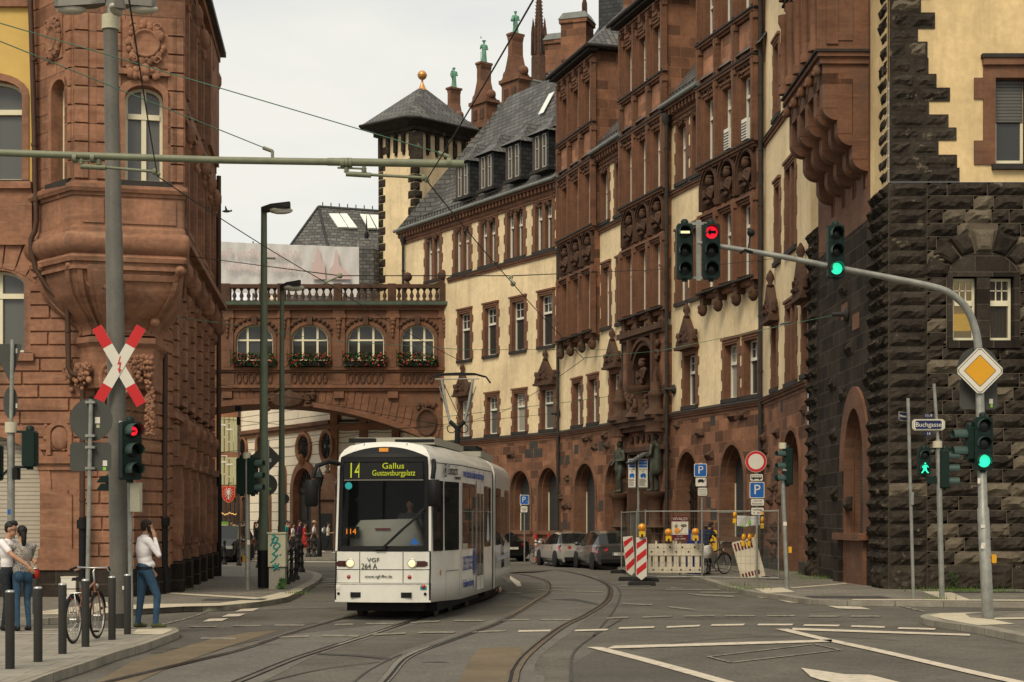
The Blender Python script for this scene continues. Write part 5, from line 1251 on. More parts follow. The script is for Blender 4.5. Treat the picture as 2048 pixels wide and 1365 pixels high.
lwin(OF, ofw, 'double', .34, surr=.17); lwin(OL, olw, 'double', .3, surr=.14)
b = OF.mb()
for x0, x1 in ((.02, .34), (.5, .95), (OF.u(226), OF.u(243)), (OF.u(334), OF.u(356)), (OF.L-.3, OF.L-.02)):
 n = 9
 for i in range(n): z0 = 9.66+i*.42; block(b, x0, x1, z0, z0+.42, .05, .012)
for x0, x1, z0, z1 in ((OF.u(165), OF.u(208), 8.68, 9.24), (OF.u(243), OF.u(352), 8.68, 9.24)): b.bbox(x0, x1, -.03, 0, z0, z1, 0, .01)
b.box(OF.u(236), OF.u(340), -.12, 0, ofw[3]+.22, ofw[3]+.34)
b.M = OL.M
for x0, x1 in ((.05, .3), (OL.L-.35, OL.L-.05)):
 for i in range(12): z0 = 9.66+i*.42; block(b, x0, x1, z0, z0+.42, .05, .012)
b.build('pier', SM, lb)
def crest(fac, px, y0_, y1_, w):
 b = fac.mb(); x = fac.u(px); z0, z1 = fac.z(px, y1_), fac.z(px, y0_); h = z1-z0
 b.box(x-w/2, x+w/2, -.03, 0, z0, z1); b.loft([[(x+w*.28*math.cos(t)*k, -d, z0+h*.5+h*.27*math.sin(t)*k) for t in [i*math.pi/10 for i in range(20)]] for k, d in ((1.18, .03), (1.12, .12), (1.0, .13), (.92, .08), (.3, .11))], 0, True)
 for i in range(46):
  t = R.uniform(0, 6.28); k = R.uniform(.8, 1.0); s = R.uniform(.05, .1); b.ball((x+w*.42*math.cos(t)*k, -.06, z0+h*.5+h*.42*math.sin(t)*k), (s, .07, s*1.2), 0, 7, 5)
 for q in (-1, 1):
  for zz in (z0+h*.85, z0+h*.15): b.tube([(x+q*(w*.25+.1*math.cos(t*.8)*(1-t*.07)), -.1, zz+.1*math.sin(t*.8)*(1-t*.07)) for t in range(9)], .03, 0, 6)
 b.build('crest', SM, lb)
crest(OF, 291, 42, 136, 1.02); crest(OL, 110, 35, 122, .8)
b = OF.mb(); carve(b, OF.u(290), ofw[3]+.1, .9, .35, 20, -.08, .08); carve(b, OF.u(290), ofw[3]+.02, .25, .45, 6, -.14, .1); b.build('keystone_carving', SM, lb)
b = MB();
for i in range(330):
 t = R.random();
 p = B2.lerp(C2, R.uniform(0.2, 1.0)); nrm = V((.2, -1, 0)); z = 5.75-abs(R.gauss(0, .32))
 if z < 5.0: continue
 s = R.uniform(.03, .075); b.ball(p+nrm*R.uniform(.05,.2)+V((0, 0, z)), s, 0, 7, 5)
for i in range(170): p = A2.lerp(B2, R.uniform(-.7, 1.1)); z = 5.55-abs(R.gauss(0, .2)); s = R.uniform(.03, .08); b.ball(p+V((-.1, -.15+R.uniform(-.08,.05), z)), s, 0, 7, 5)
for i in range(110): z = 5.0-i*.010; s = R.uniform(.025, .06); b.ball(C2+V((-.05+R.uniform(-.1, .1), -.15, z)), s, 0, 7, 5)
b.loft([[V((-9.2+.36*math.cos(t)*k, 38.35-d, 5.2+.42*math.sin(t)*k)) for t in [i*math.pi/9 for i in range(18)]] for k, d in ((1.15, -.1), (1.1, .08), (1.0, .1), (.9, .02), (.2, .06))], 0, True)
b.loft([[A2+V((0,0,z)), B2+V((0,-.0,z)), C2+V((0,0,z)), D2+V((0,0,z))] for z in (5.0, 5.85)], 0, False); b.build('garland', SM, lb)
b = MB()
for px, ys in ((193, [(535,575,.42),(580,610,.3),(612,640,.2)]),):
 for ya, yb, w in ys:
  for i in range(26):
   y_ = R.uniform(ya, yb); p = at(px+R.uniform(-.5,.5)*w*85, y_, 37.55+max(0,(y_-575))*.012); b.ball(p, (R.uniform(.03,.07), .05, R.uniform(.04,.08)), 0, 7, 5)
for px, py, Yd in ((85,535,38.4),(141,532,37.5),(360,543,37.75),(310,645,38.5)):
 p = at(px, py, Yd); b.lathe([(.01,.14),(.05,.12),(.06,.05),(.11,.06),(.13,0)], (0,0,0), 0, 4) if False else b.ball(p, (.12, .1, .12), 0, 10, 7); b.ball(p+V((0,-.07,0)), (.06,.06,.06), 0, 8, 6)
b.build('rosette', SM, lb)
# --- street face
u0 = .9; pitch = (LB.L-1.0)/5; hB = []
for i in range(5):
 x = u0+pitch*(i+.5)
 hB += [(x-.5, x+.5, 1.15, 4.05, .5), (x-.5, x+.5, 5.0, 7.9), (x-.5, x+.5, 9.7, 12.3), (x-.5, x+.5, 13.2, 15.6)]
b = LB.mb(); wall(b, 0, LB.L, 0, 17.2, hB); b.quad((LB.L,0,0),(LB.L,12,0),(LB.L,12,17.2),(LB.L,0,17.2)); b.build('wall', 'sandstone_left_blocks', lb)
b = LB.mb(); courses(b, 0, LB.L, .8, 8.5, [(h[0]-.2, h[1]+.2, h[2]-.1, h[3]+(.5 if h[2] < 4 else .2)) for h in hB], .31, 1.1, .06, .02, 0, (0,), 0, .1)
b.build('rusticated_stone', SM, lb)
for h in hB:
 hh = h if len(h) == 5 else (*h, 0); lwin(LB, hh, 'double', .32, gm='window_glass', surr=.18)
b = LB.mb()
for i in range(6):
 x = u0+pitch*i
 b.box(x-.36, x+.36, -.30, 0, 0, .9, 1); b.box(x-.32, x+.32, -.24, 0, .9, 3.3); b.box(x-.24, x+.24, -.28, -.23, 1.2, 3.0); b.box(x-.38, x+.38, -.32, 0, 3.3, 3.5); b.box(x-.34, x+.34, -.28, 0, 1.3, 1.5)
 for k in range(11): block(b, x-.3, x+.3, 3.5+k*.42, 3.5+(k+1)*.42, .16, .02)
 for z0, z1 in ((9.1, 12.6), (12.9, 16.4)):
  b.box(x-.3, x+.3, -.16, 0, z0, z1); b.box(x-.17, x+.17, -.22, -.15, z0+.2, z1-.5); b.ball((x, -.2, z1-.35), (.28, .2, .35), 0, 8, 6); carve(b, x, z1-1.0, .5, .8, 12, -.2, .1)
 b.prism([(x-.16, 8.1), (x+.16, 8.1), (x+.2, 8.6), (x-.2, 8.6)], -.42, 0); b.ball((x, -.3, 8.15), (.16, .25, .3), 0, 8, 6); b.ball((x, -.16, 7.75), (.13, .14, .22), 0, 8, 6)
b.build('pilaster', [SM, 'basalt_smooth'], lb)
b = LB.mb()
for z0, z1, p in ((8.55, 8.7, .35), (8.7, 8.87, .55), (8.87, 9.05, .2), (12.6, 12.8, .25), (16.4, 16.7, .2), (16.7, 16.95, .34), (4.45, 4.6, .2)): b.box(-.1, LB.L+.1, -p, 0, z0, z1)
for i in range(5):
 x = u0+pitch*(i+.5); b.box(x-.75, x+.75, -.24, 0, 12.35, 12.5); b.prism([(x-.8, 12.5), (x+.8, 12.5), (x, 12.95)], -.22, 0); b.box(x-.7, x+.7, -.2, 0, 9.55, 9.7); b.box(x-.7, x+.7, -.22, 0, 4.86, 5.0)
 b.prism([(x-.12, 3.9), (x+.12, 3.9), (x+.18, 4.5), (x-.18, 4.5)], -.3, 0); b.ball((x, -.28, 4.3), (.13, .13, .2), 0, 8, 6)
b.build('cornice', SM, lb)
b = LB.mb(); b.box(LB.L-3.2, LB.L+.05, -.3, 0, 13.3, 17.2); b.prism([(LB.L-3.2, 12.7), (LB.L+.05, 12.7), (LB.L+.05, 13.3), (LB.L-3.2, 13.3)], -.2, 0); b.prism([(LB.L-3.2, 12.2), (LB.L+.05, 12.2), (LB.L+.05, 12.7), (LB.L-3.2, 12.7)], -.1, 0); b.build('upper_bay', SM, lb)
b = LB.mb(); b.add([(-6,-.5,17.05),(LB.L+.4,-.5,17.05),(LB.L+.4,6,22),(-6,6,22)], [(0,1,2,3)]); b.box(-3, LB.L+.4, -.5, 0, 16.95, 17.1); b.build('roof', 'slate_dark', lb)
b = MB(); Yw = 38.42
pts = [at(60, -30, Yw), at(67, 200, Yw), at(73, 440, Yw), at(70, 462, Yw), at(62, 478, Yw), at(62, 500, Yw), at(72, 540, Yw), at(95, 575, Yw), at(128, 608, Yw), at(135, 622, Yw), at(137, 735, Yw), at(143, 747, Yw), at(160, 752, Yw), at(165, 765, Yw), at(165, 1040, Yw)]
b.tube(pts, .062, 0, 10);
for px, py in ((67,120),(69,290),(72,400),(136,662),(165,900),(165,1000)): b.tube([at(px, py-3, Yw), at(px, py+3, Yw)], .078, 0, 10)
b.tube([at(165, 1035, Yw), at(165, 1186, Yw)], .085, 1, 10); b.tube([at(165, 1040, Yw), at(165, 1058, Yw)], .13, 1, 10); b.build('downpipe', ['frame_brown', 'black'], lb)
b = MB(); Yk = 40.4
b.tube([at(330, 690, Yk), at(328, 1042, Yk)], .075, 0, 10); b.tube([at(328, 1036, Yk), at(328, 1130, Yk), at(333, 1150, Yk), at(333, 1186, Yk)], .095, 1, 10); b.tube([at(328, 1036, Yk), at(328, 1052, Yk)], .14, 1, 10); b.build('downpipe', ['frame_brown', 'black'], lb)
b = LB.mb(); b.tube([(LB.L-.1, -.3, .1), (LB.L-.1, -.3, 3.4)], .09, 1, 8); b.tube([(LB.L-.1, -.3, 3.4), (LB.L-.1, -.3, 13)], .075, 0, 8); b.build('downpipe', ['frame_brown', 'black'], lb)
# ================================================================== the arched skyway and what lies behind it
br = thing('covered_bridge', 'red sandstone bridge with four arched windows and a balustrade, spanning the street', 'bridge', (-12, 100, 0), world=True)
BF = Fac(V((-24, 98, 0)), V((-3.2, 98, 0))); ub = BF.u; LBr = ub(902)
zl = lambda py: BF.z(700, py)
zar = lambda x: zl(808)-1.64*((x-ub(530))/(ub(720)-ub(530)))**2*.45
wz0, wz1 = zl(722), zl(650)
wins = [(ub(472), ub(546)), (ub(583), ub(656)), (ub(695), ub(768)), (ub(802), ub(868))]
hs = [(a, c, wz0, wz1, (c-a)*.42) for a, c in wins]
b = BF.mb(); wall(b, 0, LBr, zl(745), zl(606), hs, 0); wall(b, 0, LBr, zl(772), zl(745), [], -.04)
n = 48; x_ = [LBr*i/n for i in range(n+1)]
for p, q in zip(x_, x_[1:]):
 zp, zq_ = min(zar(p), zl(779)), min(zar(q), zl(779)); b.quad((p,0,zp),(q,0,zq_),(q,0,zl(772)),(p,0,zl(772))); b.quad((p,0,zp),(p,5.2,zp),(q,5.2,zq_),(q,0,zq_)); b.quad((p,5.2,zp),(q,5.2,zq_),(q,5.2,zl(606)),(p,5.2,zl(606)))
b.build('wall', 'sandstone', br)
b = BF.mb()
for p, q in zip(x_, x_[1:]):
 b.add([(p,-.14,zar(p)-.02),(q,-.14,zar(q)-.02),(q,-.14,zar(q)+.32),(p,-.14,zar(p)+.32),(p,.3,zar(p)-.02),(q,.3,zar(q)-.02),(p,0,zar(p)+.36),(q,0,zar(q)+.36)], [(0,1,2,3),(0,4,5,1),(3,2,7,6)])
for i in range(34):     # voussoirs of the spandrel
 x = ub(445)+i*.42; d = (x-ub(530))*.09; z0 = zar(x)+.36; z1 = min(zl(782), z0+1.0)
 if z1-z0 > .15: b.prism([(x-.19, z0), (x+.19, z0+(-.0)), (x+.19+d*.3, z1), (x-.19+d*.3, z1)], -.05, 0)
b.build('arch_stone', 'sandstone', br)
b = BF.mb()
for z0, z1, p in ((zl(782), zl(777), .18), (zl(777), zl(771), .3), (zl(745), zl(741), .16), (zl(741), zl(736), .26), (zl(637), zl(632), .06), (zl(621), zl(615), .2), (zl(615), zl(609), .4)): b.box(0, LBr, -p, 0, z0, z1)
piers = [ub(p) for p in (455, 568, 678, 786, 890)]
for x in piers:
 b.box(x-.36, x+.36, -.14, 0, zl(745), zl(621)); b.box(x-.2, x+.2, -.2, -.13, zl(735), zl(700)); b.box(x-.42, x+.42, -.2, 0, zl(637), zl(630)); b.box(x-.42, x+.42, -.12, -.03, zl(770), zl(748))
 for k in range(5): b.ball((x, -.18, zl(640)-k*.24), (.2-.03*k, .12, .16), 0, 8, 6)
 b.box(x-.3, x+.3, -.24, -.04, zl(797), zl(784))
b.build('moulding', 'sandstone', br)
b = BF.mb()
for a, c in wins:           # blind tracery under the windows
 n = 6; w = (c-a)/n
 for i in range(n):
  x = a+w*(i+.5); zc = zl(757); b.loft([[(x+w*.42*math.cos(t)*k, -.04-d, zc+(.33*math.sin(t)*k)) for t in [j*math.pi/8 for j in range(16)]] for k, d in ((1.0, .0), (1.0, .07), (.78, .07), (.7, .0))], 0, False, False)
 r = (c-a)/2
 for i in range(13): t = math.pi*(.1+.8*i/12); b.ball(((a+c)/2-(r+.35)*math.cos(t), -.06, wz1-(c-a)*.42+(r*.84+.38)*math.sin(t)), (.14, .1, .12), 0, 7, 5)
 b.box((a+c)/2-.16, (a+c)/2+.16, -.24, 0, wz1-.02, wz1+.5)
xc = ub(575)
for i in range(60):
 x = xc+R.gauss(0, .9); z = zl(800)+R.gauss(0, .22);
 if abs(x-xc) < 1.6: b.ball((x, -.2, z), (R.uniform(.1, .22), .12, R.uniform(.08, .2)), 0, 7, 5)
b.loft([[(xc+1.0*math.cos(t)*k, -.2-d, zl(800)+.5*math.sin(t)*k) for t in [j*math.pi/10 for j in range(20)]] for k, d in ((1.0, .0), (.95, .14), (.8, .16), (.3, .2))], 0, True)
for q in (-1, 1): b.tube([(xc+q*(1.25+.28*math.cos(t*.7)*(1-t*.07)), -.25, zl(797)+.28*math.sin(t*.7)*(1-t*.07)) for t in range(10)], .07, 0, 7)
xc = ub(853); b.loft([[(xc+.62*math.cos(t)*k, -.05-d, zl(845)+.85*math.sin(t)*k) for t in [j*math.pi/10 for j in range(20)]] for k, d in ((1.0, .0), (1.0, .12), (.85, .12), (.8, .02), (.3, .08))], 0, True); carve(b, xc, zl(822), 1.3, .5, 12, -.06, .12)
b.build('carving', 'sandstone_dark', br)
for i, (a, c) in enumerate(wins):
 o = window(br, BF, (a+c)/2, wz0, c-a, wz1-wz0, .3, 'arch3', .2, (c-a)*.42, False, 'frame_cream', 'window_glass', 'sandstone')
fbs = ['in the leftmost bridge window, behind the taller green lamp post', 'in the second bridge window from the left', 'in the third bridge window from the left', 'in the bridge window nearest the cream facade']
for (a, c), lab in zip(wins, fbs):
 xm = (a+c)/2; t = thing('flower_box', 'window box of red geraniums '+lab, 'flower box', BF.M @ V((xm, -.3, wz0-.35)), 0, 'flower boxes on the bridge')
 b = MB(); w = (c-a)/2+.08; b.box(-w, w, -.2, .2, 0, .26); b.build('trough', 'black', t)
 l = MB(); fl = MB()
 for k in range(620):
  p = V((R.uniform(-w-.12, w+.12), R.gauss(-.1, .16), .28+R.uniform(-.32, .5)*(1 if R.random() < .8 else .6))); s = R.uniform(.07, .14); d = V((R.uniform(-1, 1), R.uniform(-1, .3), R.uniform(-.3, 1))).normalized(); e = d.cross(V((0, 0, 1.01))).normalized()
  if k < 560: l.add([p-e*s*.6, p+d*s, p+e*s*.6, p-d*s*.7], [(0,1,2,3)])
  else: p.y -= .12; fl.ball(p, (s*.42, s*.35, s*.4), 0, 5, 4)
 l.build('leaves', 'leaf', t); fl.build('blossoms', 'flower', t)
b = BF.mb(); zb0, zb1 = zl(604), zl(574)
b.box(0, LBr, -.25, .15, zl(606), zb0+.05); b.box(0, LBr, -.28, .2, zb1-.1, zb1+.12)
bp = [(ub(a), ub(c)) for a, c in ((444, 462), (519, 531), (556, 571), (668, 684), (776, 792), (880, 900))]
for a, c in bp: b.box(a, c, -.3, .22, zb0, zb1+.16)
b.build('balustrade', 'sandstone_dark', br)
bal = MB(); h = zb1-.1-zb0-.05; bal.lathe([(.11,0),(.11,.08*h),(.06,.14*h),(.13,.36*h),(.12,.46*h),(.05,.72*h),(.06,.8*h),(.11,.9*h),(.11,h)], (0,0,0), 0, 8); bal = bal.mesh('baluster', ['sandstone_dark'])
for (a, c), (a2, c2) in zip(bp, bp[1:]):
 n = max(1, round((a2-c)/.40))
 for i in range(n): link('baluster', bal, br, BF.M @ T(c+(a2-c)*(i+.5)/n, -.04, zb0+.05))
for px, s in ((815, .28), (887, .36)):
 b = BF.mb(); x = ub(px); b.lathe([(s*.8,0),(s*.5,.12),(s*.4,.2)], (x, 0, zb1+.1), 0, 10); b.ball((x, 0, zb1+.3+s), s, 0, 12, 9); b.build('stone_ball', 'sandstone_dark', br)
b = BF.mb(); b.prism([(ub(865), zb1+.1), (ub(897), zb1+.1), (ub(897), zl(553)), (ub(880), zl(556)), (ub(876), zl(566))], -.2, .15); b.build('scroll_pier', 'sandstone_dark', br)
b = BF.mb(); b.box(0, LBr, -.46, .1, zl(609)+.01, zl(607)+.03); b.box(0, LBr, -.5, -.42, zl(612), zl(607)+.06); b.build('copper_flashing', 'copper_dark', br)
b = BF.mb(); b.tube([(LBr-.05, -.3, zl(609)), (LBr-.05, -.3, zl(890))], .09, 0, 8); b.build('downpipe', 'copper_dark', br)
b = BF.mb(); b.box(0, LBr, .15, 5.2, zl(606)-.1, zl(606)-.0); b.build('terrace', 'lead', br)
# --- square tower with a slate pyramid and a gilded ball
tw = thing('tower', 'cream tower with black quoins, slate pyramid roof and golden ball', 'tower', (-6.3, 108, 0), world=True)
Zt = 105.6; C = V(((830-CX)*Zt/F, Zt, 0)); phi = rad(40); a_ = 3.25
Lf = C+V((-a_*math.cos(phi), a_*math.sin(phi), 0)); Rf = C+V((a_*math.cos(rad(50))*1.5, a_*math.sin(rad(50))*1.25, 0)); Bk = Lf+(Rf-C)
zt = lambda py: H+(Y0-py)*Zt/F
T1, T2 = Fac(Lf, C), Fac(C, Rf); ze = zt(256)
b = MB(); b.loft([[p+V((0, 0, z)) for p in (Lf, C, Rf, Bk)] for z in (0, ze)], 0, False); b.build('wall', 'plaster', tw)
b = MB()
for fac, ends in ((T1, (0, 1)), (T2, (0,))):
 b.M = fac.M; z = zt(575); k = 0
 while z < ze-1.1:
  h = .52; wq = .62 if k % 2 else .42
  for e in ends:
   x0, x1 = (0, wq) if e == 0 else (fac.L-wq, fac.L)
   block(b, x0-.04*(e == 0), x1+.04*(e == 1), z, z+h, .1, .03, .05)
  z += h; k += 1
b.build('quoin', 'basalt', tw)
b = MB()
for fac in (T1, T2):
 b.M = fac.M; n = 4 if fac is T1 else 5; L_ = fac.L
 for i in range(n+1):
  x = .25+(L_-.5)*i/n; b.box(x-.11, x+.11, -.22, .0, zt(300) if 0 < i < n else zt(312), ze-.2); b.box(x-.08, x+.08, -.12, 0, zt(306), ze-.6)
 for i in range(n):
  xa, xb = .25+(L_-.5)*i/n+.13, .25+(L_-.5)*(i+1)/n-.13; ar = arch(xa, xb, ze-.42, (xb-xa)/2*.8, 6)
  for p, q in zip(ar, ar[1:]): b.add([(p[0],-.22,p[1]),(q[0],-.22,q[1]),(q[0],-.22,ze-.1),(p[0],-.22,ze-.1)], [(0,1,2,3)])
 b.box(-.2, L_+.2, -.3, .1, ze-.16, ze+.1)
b.M = Matrix.Identity(4); b.box(C.x-.32, C.x+.5, C.y-.35, C.y+.3, zt(325), zt(265)); b.build('corbel', 'basalt', tw)
cen = (Lf+Rf)/2; ap = cen+V((0, 0, H+(Y0-176)*cen.y/F)); zr = ze+.45
def outp(p, k): return cen+(p-cen)*k
oc = []
for p, q in ((Lf, C), (C, Rf), (Rf, Bk), (Bk, Lf)): oc += [outp(p.lerp(q, .1), 1.56), outp(p.lerp(q, .9), 1.56)]
b = MB(); r0 = [p+V((0, 0, zr)) for p in oc]; r1 = [outp(p, .80)+V((0, 0, zr+.38*(ap.z-zr)*.55)) for p in oc]; r2 = [outp(p, .04)+V((0, 0, ap.z)) for p in oc]
b.loft([r0, r1, r2], 0, False, False); b.build('roof', 'slate', tw)
b = MB(); b.loft([[p*1.0+V((0, 0, ze+.08)) for p in [outp(q, .75) for q in oc]], r0], 0, False, True); b.tube([p for p in r0]+[r0[0]], .09, 0, 6); b.build('roof_eave', 'weathered_cap', tw)
b = MB(); b.lathe([(.34,-.2),(.22,.0),(.08,.3),(.06,.5),(.14,.55)], ap, 0, 12); b.ball(ap+V((0,0,.82)), .31, 0, 16, 12); b.lathe([(.315,-.02),(.335,0),(.315,.02)], ap+V((0,0,.82)), 0, 16); b.build('finial_ball', 'gold', tw)
# --- cathedral spire far off
sp_ = thing('cathedral_spire', 'distant dark red Gothic cathedral spire rising behind the roofs', 'spire', (8, 235, 0), world=True)
Z = 235; X = (1078-CX)*Z/F; zz = lambda py: H+(Y0-py)*Z/F
b = MB(T(X, Z, 0)); b.lathe([(1.1,0),(1.1,zz(115)),(.85,zz(112)),(.85,zz(60)),(.6,zz(56)),(.58,zz(56)),(.36,zz(0)),(.2,zz(-50)),(.05,zz(-90))], (0,0,0), 0, 8, False)
for k in range(8):
 t = k*math.pi/4+.2
 for r, z0, z1 in ((1.05, 112, 75), (.9, 85, 58)): b.tube([(r*math.cos(t), r*math.sin(t), zz(z0)), (r*math.cos(t), r*math.sin(t), zz(z1)+.5), (r*math.cos(t), r*math.sin(t), zz(z1)+1.5)], [.16, .12, .02], 0, 5)
 for j in range(14): rr = .62-(j+.5)*.018; b.ball((rr*math.cos(t), rr*math.sin(t), zz(54)+j*.5), .08, 0, 5, 4)
b.build('spire', 'sandstone_dark', sp_)
b = MB(T(X, Z, 0))
for k in range(4): t = k*math.pi/2+.6; b.box(.8*math.cos(t)-.18, .8*math.cos(t)+.18, .8*math.sin(t)-.18, .8*math.sin(t)+.18, zz(108), zz(72))
b.build('belfry_opening', 'black', sp_)
# --- slate roofed house behind the bridge with roof windows
hsz = 116.0; hb = thing('slate_roof_house', 'house with a steep grey slate hip roof and big roof windows behind the bridge', 'house', (-12, 118, 0), world=True)
pt = lambda px, py, d=0: at(px, py, hsz+d)
e1, e2, e3, e4 = pt(575, 500), pt(672, 560, -3), pt(770, 560, -3), pt(830, 500, 9)
rg1, rg2 = pt(637, 414, 3), pt(770, 424, 3)
b = MB(); b.add([e1, e2, rg1], [(0,1,2)]); b.add([e2, e3, rg2, rg1], [(0,1,2,3)]); b.add([e3, e4, rg2], [(0,1,2)])
dn = V((0, .8, -6.5)); b.add([e1+V((-1.6,0,-3)), e2+V((0,-.5,-3)), e2, e1], [(0,1,2,3)]); b.add([e2+V((0,-.5,-3)), e3+V((0,-.5,-3)), e3, e2], [(0,1,2,3)])
b.build('roof', 'slate_far', hb)
b = MB(); lo = lambda p: V((p.x, p.y, 0)); q = [e1+V((-1.6,0,-3)), e2+V((0,-.5,-3)), e3+V((0,-.5,-3)), e4+V((0,0,-3)), V((e1.x, 130, e1.z-3))]
for p, r in zip(q, q[1:]+q[:1]): b.quad(lo(p), lo(r), r, p)
b.build('wall', 'plaster_pale', hb)
nrm = (e3-e2).cross(rg1-e2).normalized()
if nrm.y > 0: nrm = -nrm
def onroof(px, py):
 k = V(((px-CX)/F, 1, (Y0-py)/F)); o = V((0, 0, H)); return o+k*((e2-o).dot(nrm)/k.dot(nrm))
for quad in ([(658,430),(678,430),(696,457),(676,457)], [(680,430),(694,430),(715,458),(698,458)], [(720,431),(738,432),(752,459),(736,459)], [(740,432),(758,433),(772,460),(755,460)]):
 p = [onroof(*q_)+nrm*.12 for q_ in quad]; o = MB().add([v for v in p]+[v-nrm*.14 for v in p], [(3,2,1,0),(0,1,5,4),(1,2,6,5),(2,3,7,6),(3,0,4,7)]).build('roof_window', 'skylight_glass', hb)
b = MB(); b.tube([rg1, rg2], .12, 0, 6); b.tube([rg1, e2], .1, 0, 6); b.tube([rg1, e1], .1, 0, 6)
for i in range(8): p = rg1.lerp(rg2, (i+.5)/8); b.tube([p, p+V((0,0,.35))], .04, 0, 5)
b.build('ridge', 'slate_dark', hb)
tr = thing('turret', 'small slate turret roof with a pointed finial beside the banner', 'turret', (-9.5, 108, 0), world=True)
p = at(727, 485, 108); q = at(727, 570, 108)
b = MB(); b.lathe([(1.15, q.z-4), (1.1, p.z-.8), (1.12, p.z-.6), (.35, p.z+.0), (.06, p.z+.3)], (p.x+.2, p.y, 0), 0, 6, False); b.build('roof', 'slate_far', tr)
b = MB(); b.lathe([(.1,0),(.18,.3),(.06,.5),(.05,.9),(.01,1.6)], p+V((.2,0,.2)), 0, 8); b.build('finial', 'black', tr)
bn = thing('banner', 'pale fabric banner seen from behind with mirrored pinkish lettering above the bridge balustrade', 'banner', (-14, 104.2, 15), world=True)
zb = lambda px, py: at(px, py, 104.2)
b = MB(); n = 40; v0 = []; f = []
for j in range(9):
 for i in range(n+1):
  px = 400+(718-400)*i/n; py = (484+(495-484)*max(0, (px-437))/281)+(590-490)*j/8
  p = zb(px, py); p.y += .06*math.sin(i*1.7+j*.9)+.05*math.sin(i*.6-j*.5); v0.append(p)
for j in range(8):
 for i in range(n): f.append((j*(n+1)+i, (j+1)*(n+1)+i, (j+1)*(n+1)+i+1, j*(n+1)+i+1))
b.add(v0, f, 0, True); b.build('cloth', 'banner', bn)
MX = Matrix.Diagonal((-1, 1, 1, 1))
text('Wiederaufbau Rath', .78, 'banner_print', bn, T(*zb(604, 513))@T(0,-.3,0)@RY(rad(2.2))@MX, 'lettering', 'LEFT', .002, .92)
text('Helfen! Spenden!', .78, 'banner_print', bn, T(*zb(604, 540))@T(0,-.3,0)@RY(rad(2.2))@MX, 'lettering', 'LEFT', .002, .92)
b = MB(); yy = 103.98
def sil(pts): b.prism([(zb(*p).x, zb(*p).z) for p in pts][::-1], yy, yy+.01)
sil([(625,560),(625,528),(630,525),(634,506),(637,495),(641,506),(645,525),(650,530),(652,560)]); sil([(655,560),(660,540),(668,530),(671,505),(673,500),(676,506),(680,532),(700,550),(702,560)]); b.build('city_emblem', 'banner_print', bn)
b = MB()
for px in (440, 505, 614, 716): b.tube([zb(px, 482)+V((0,.25,0)), zb(px, 610)+V((0,.25,0))], .06, 0, 6)
b.tube([zb(400, 484)+V((0,.2,0)), zb(718, 496)+V((0,.2,0))], .05, 0, 6); b.build('scaffold_pole', 'galvanised', bn)
# --- pale grooved hall seen under the arch
ph = thing('pale_hall', 'curved cream building with round windows, red stone trim and grooved walls under the bridge', 'building', (-14, 112, 0), world=True)
HF = Fac(V(((440-CX)*123/F, 123, 0)), V(((664-CX)*105.2/F, 105.2, 0))); uh = HF.u; zh = HF.z
door = (uh(591), uh(631), .1, zh(611, 937), 1.5)
hl = [door]
b = HF.mb(); wall(b, 0, HF.L, 0, 13, hl, 0); b.build('wall', 'plaster_pale', ph)
b = HF.mb(); zc = zh(570, 860)
for z0, z1, p in ((zc-.3, zc, .15), (zc, zc+.25, .3), (0, .8, .1)): b.box(0, HF.L, -p, 0, z0, z1)
b.box(0, HF.L, -.25, 0, 12.2, 12.7); b.build('cornice', 'sandstone', ph)
def roundel(px, py, rx, rz, nm='round_window'):
 x, z = uh(px), zh(px, py); b = HF.mb()
 el = lambda k, d: [(x+rx*k*math.cos(t), d, z+rz*k*math.sin(t)) for t in [j*math.pi/12 for j in range(24)]]
 b.loft([el(1.35, 0), el(1.35, -.16), el(1.15, -.2), el(1.0, -.12), el(1.0, .0)], 0, False, False); o = b.build(nm, 'sandstone_orange', ph)
 p = HF.mb(); p.add(el(1.01, -.02), [tuple(range(24))[::-1]], 0)
 p.build('pane', 'window_glass', o); s = HF.mb()
 for k in range(16): t = k*math.pi/8; s.beam((x+.1*rx*math.cos(t), -.05, z+.1*rz*math.sin(t)), (x+rx*math.cos(t), -.05, z+rz*math.sin(t)), .05, .03)
 for rr in (.35, .7): s.loft([el(rr, -.06), el(rr+.06, -.06)], 0, False, False)
 s.build('grille', 'black', o)
roundel(609, 896, .95, .86*.9); roundel(655, 893, .8, .84); roundel(488, 897, .62, .62); roundel(524, 893, .75, .76)
x = (door[0]+door[1])/2; w = (door[1]-door[0])/2; b = HF.mb(); ring(b, door[0], door[1], 0, door[3], door[4], .5, -.2, .5, 0, 16); b.box(x-.35, x+.35, -.35, 0, door[3]+.3, zh(609, 917)); b.ball((x, -.3, door[3]+.6), (.3, .2, .35), 0, 8, 6); b.build('door_surround', 'sandstone_orange', ph)
b = HF.mb(); zd = zh(611, 985); b.box(door[0], door[1], .3, .35, 0, door[3]); b.box(door[0], door[1], .2, .3, zd, zd+.3)
for q in (-1, 1):
 for z0, z1 in ((.3, 1.6), (1.9, zd-.2)): b.box(x+q*w*.5-w*.36, x+q*w*.5+w*.36, .24, .3, z0, z1)
for k in range(9): t = math.pi*(k+.5)/9; b.beam((x, .26, zd+.3), (x-w*.95*math.cos(t), .26, zd+.3+1.4*math.sin(t)), .06, .05)
b.build('door', 'door_wood', ph)
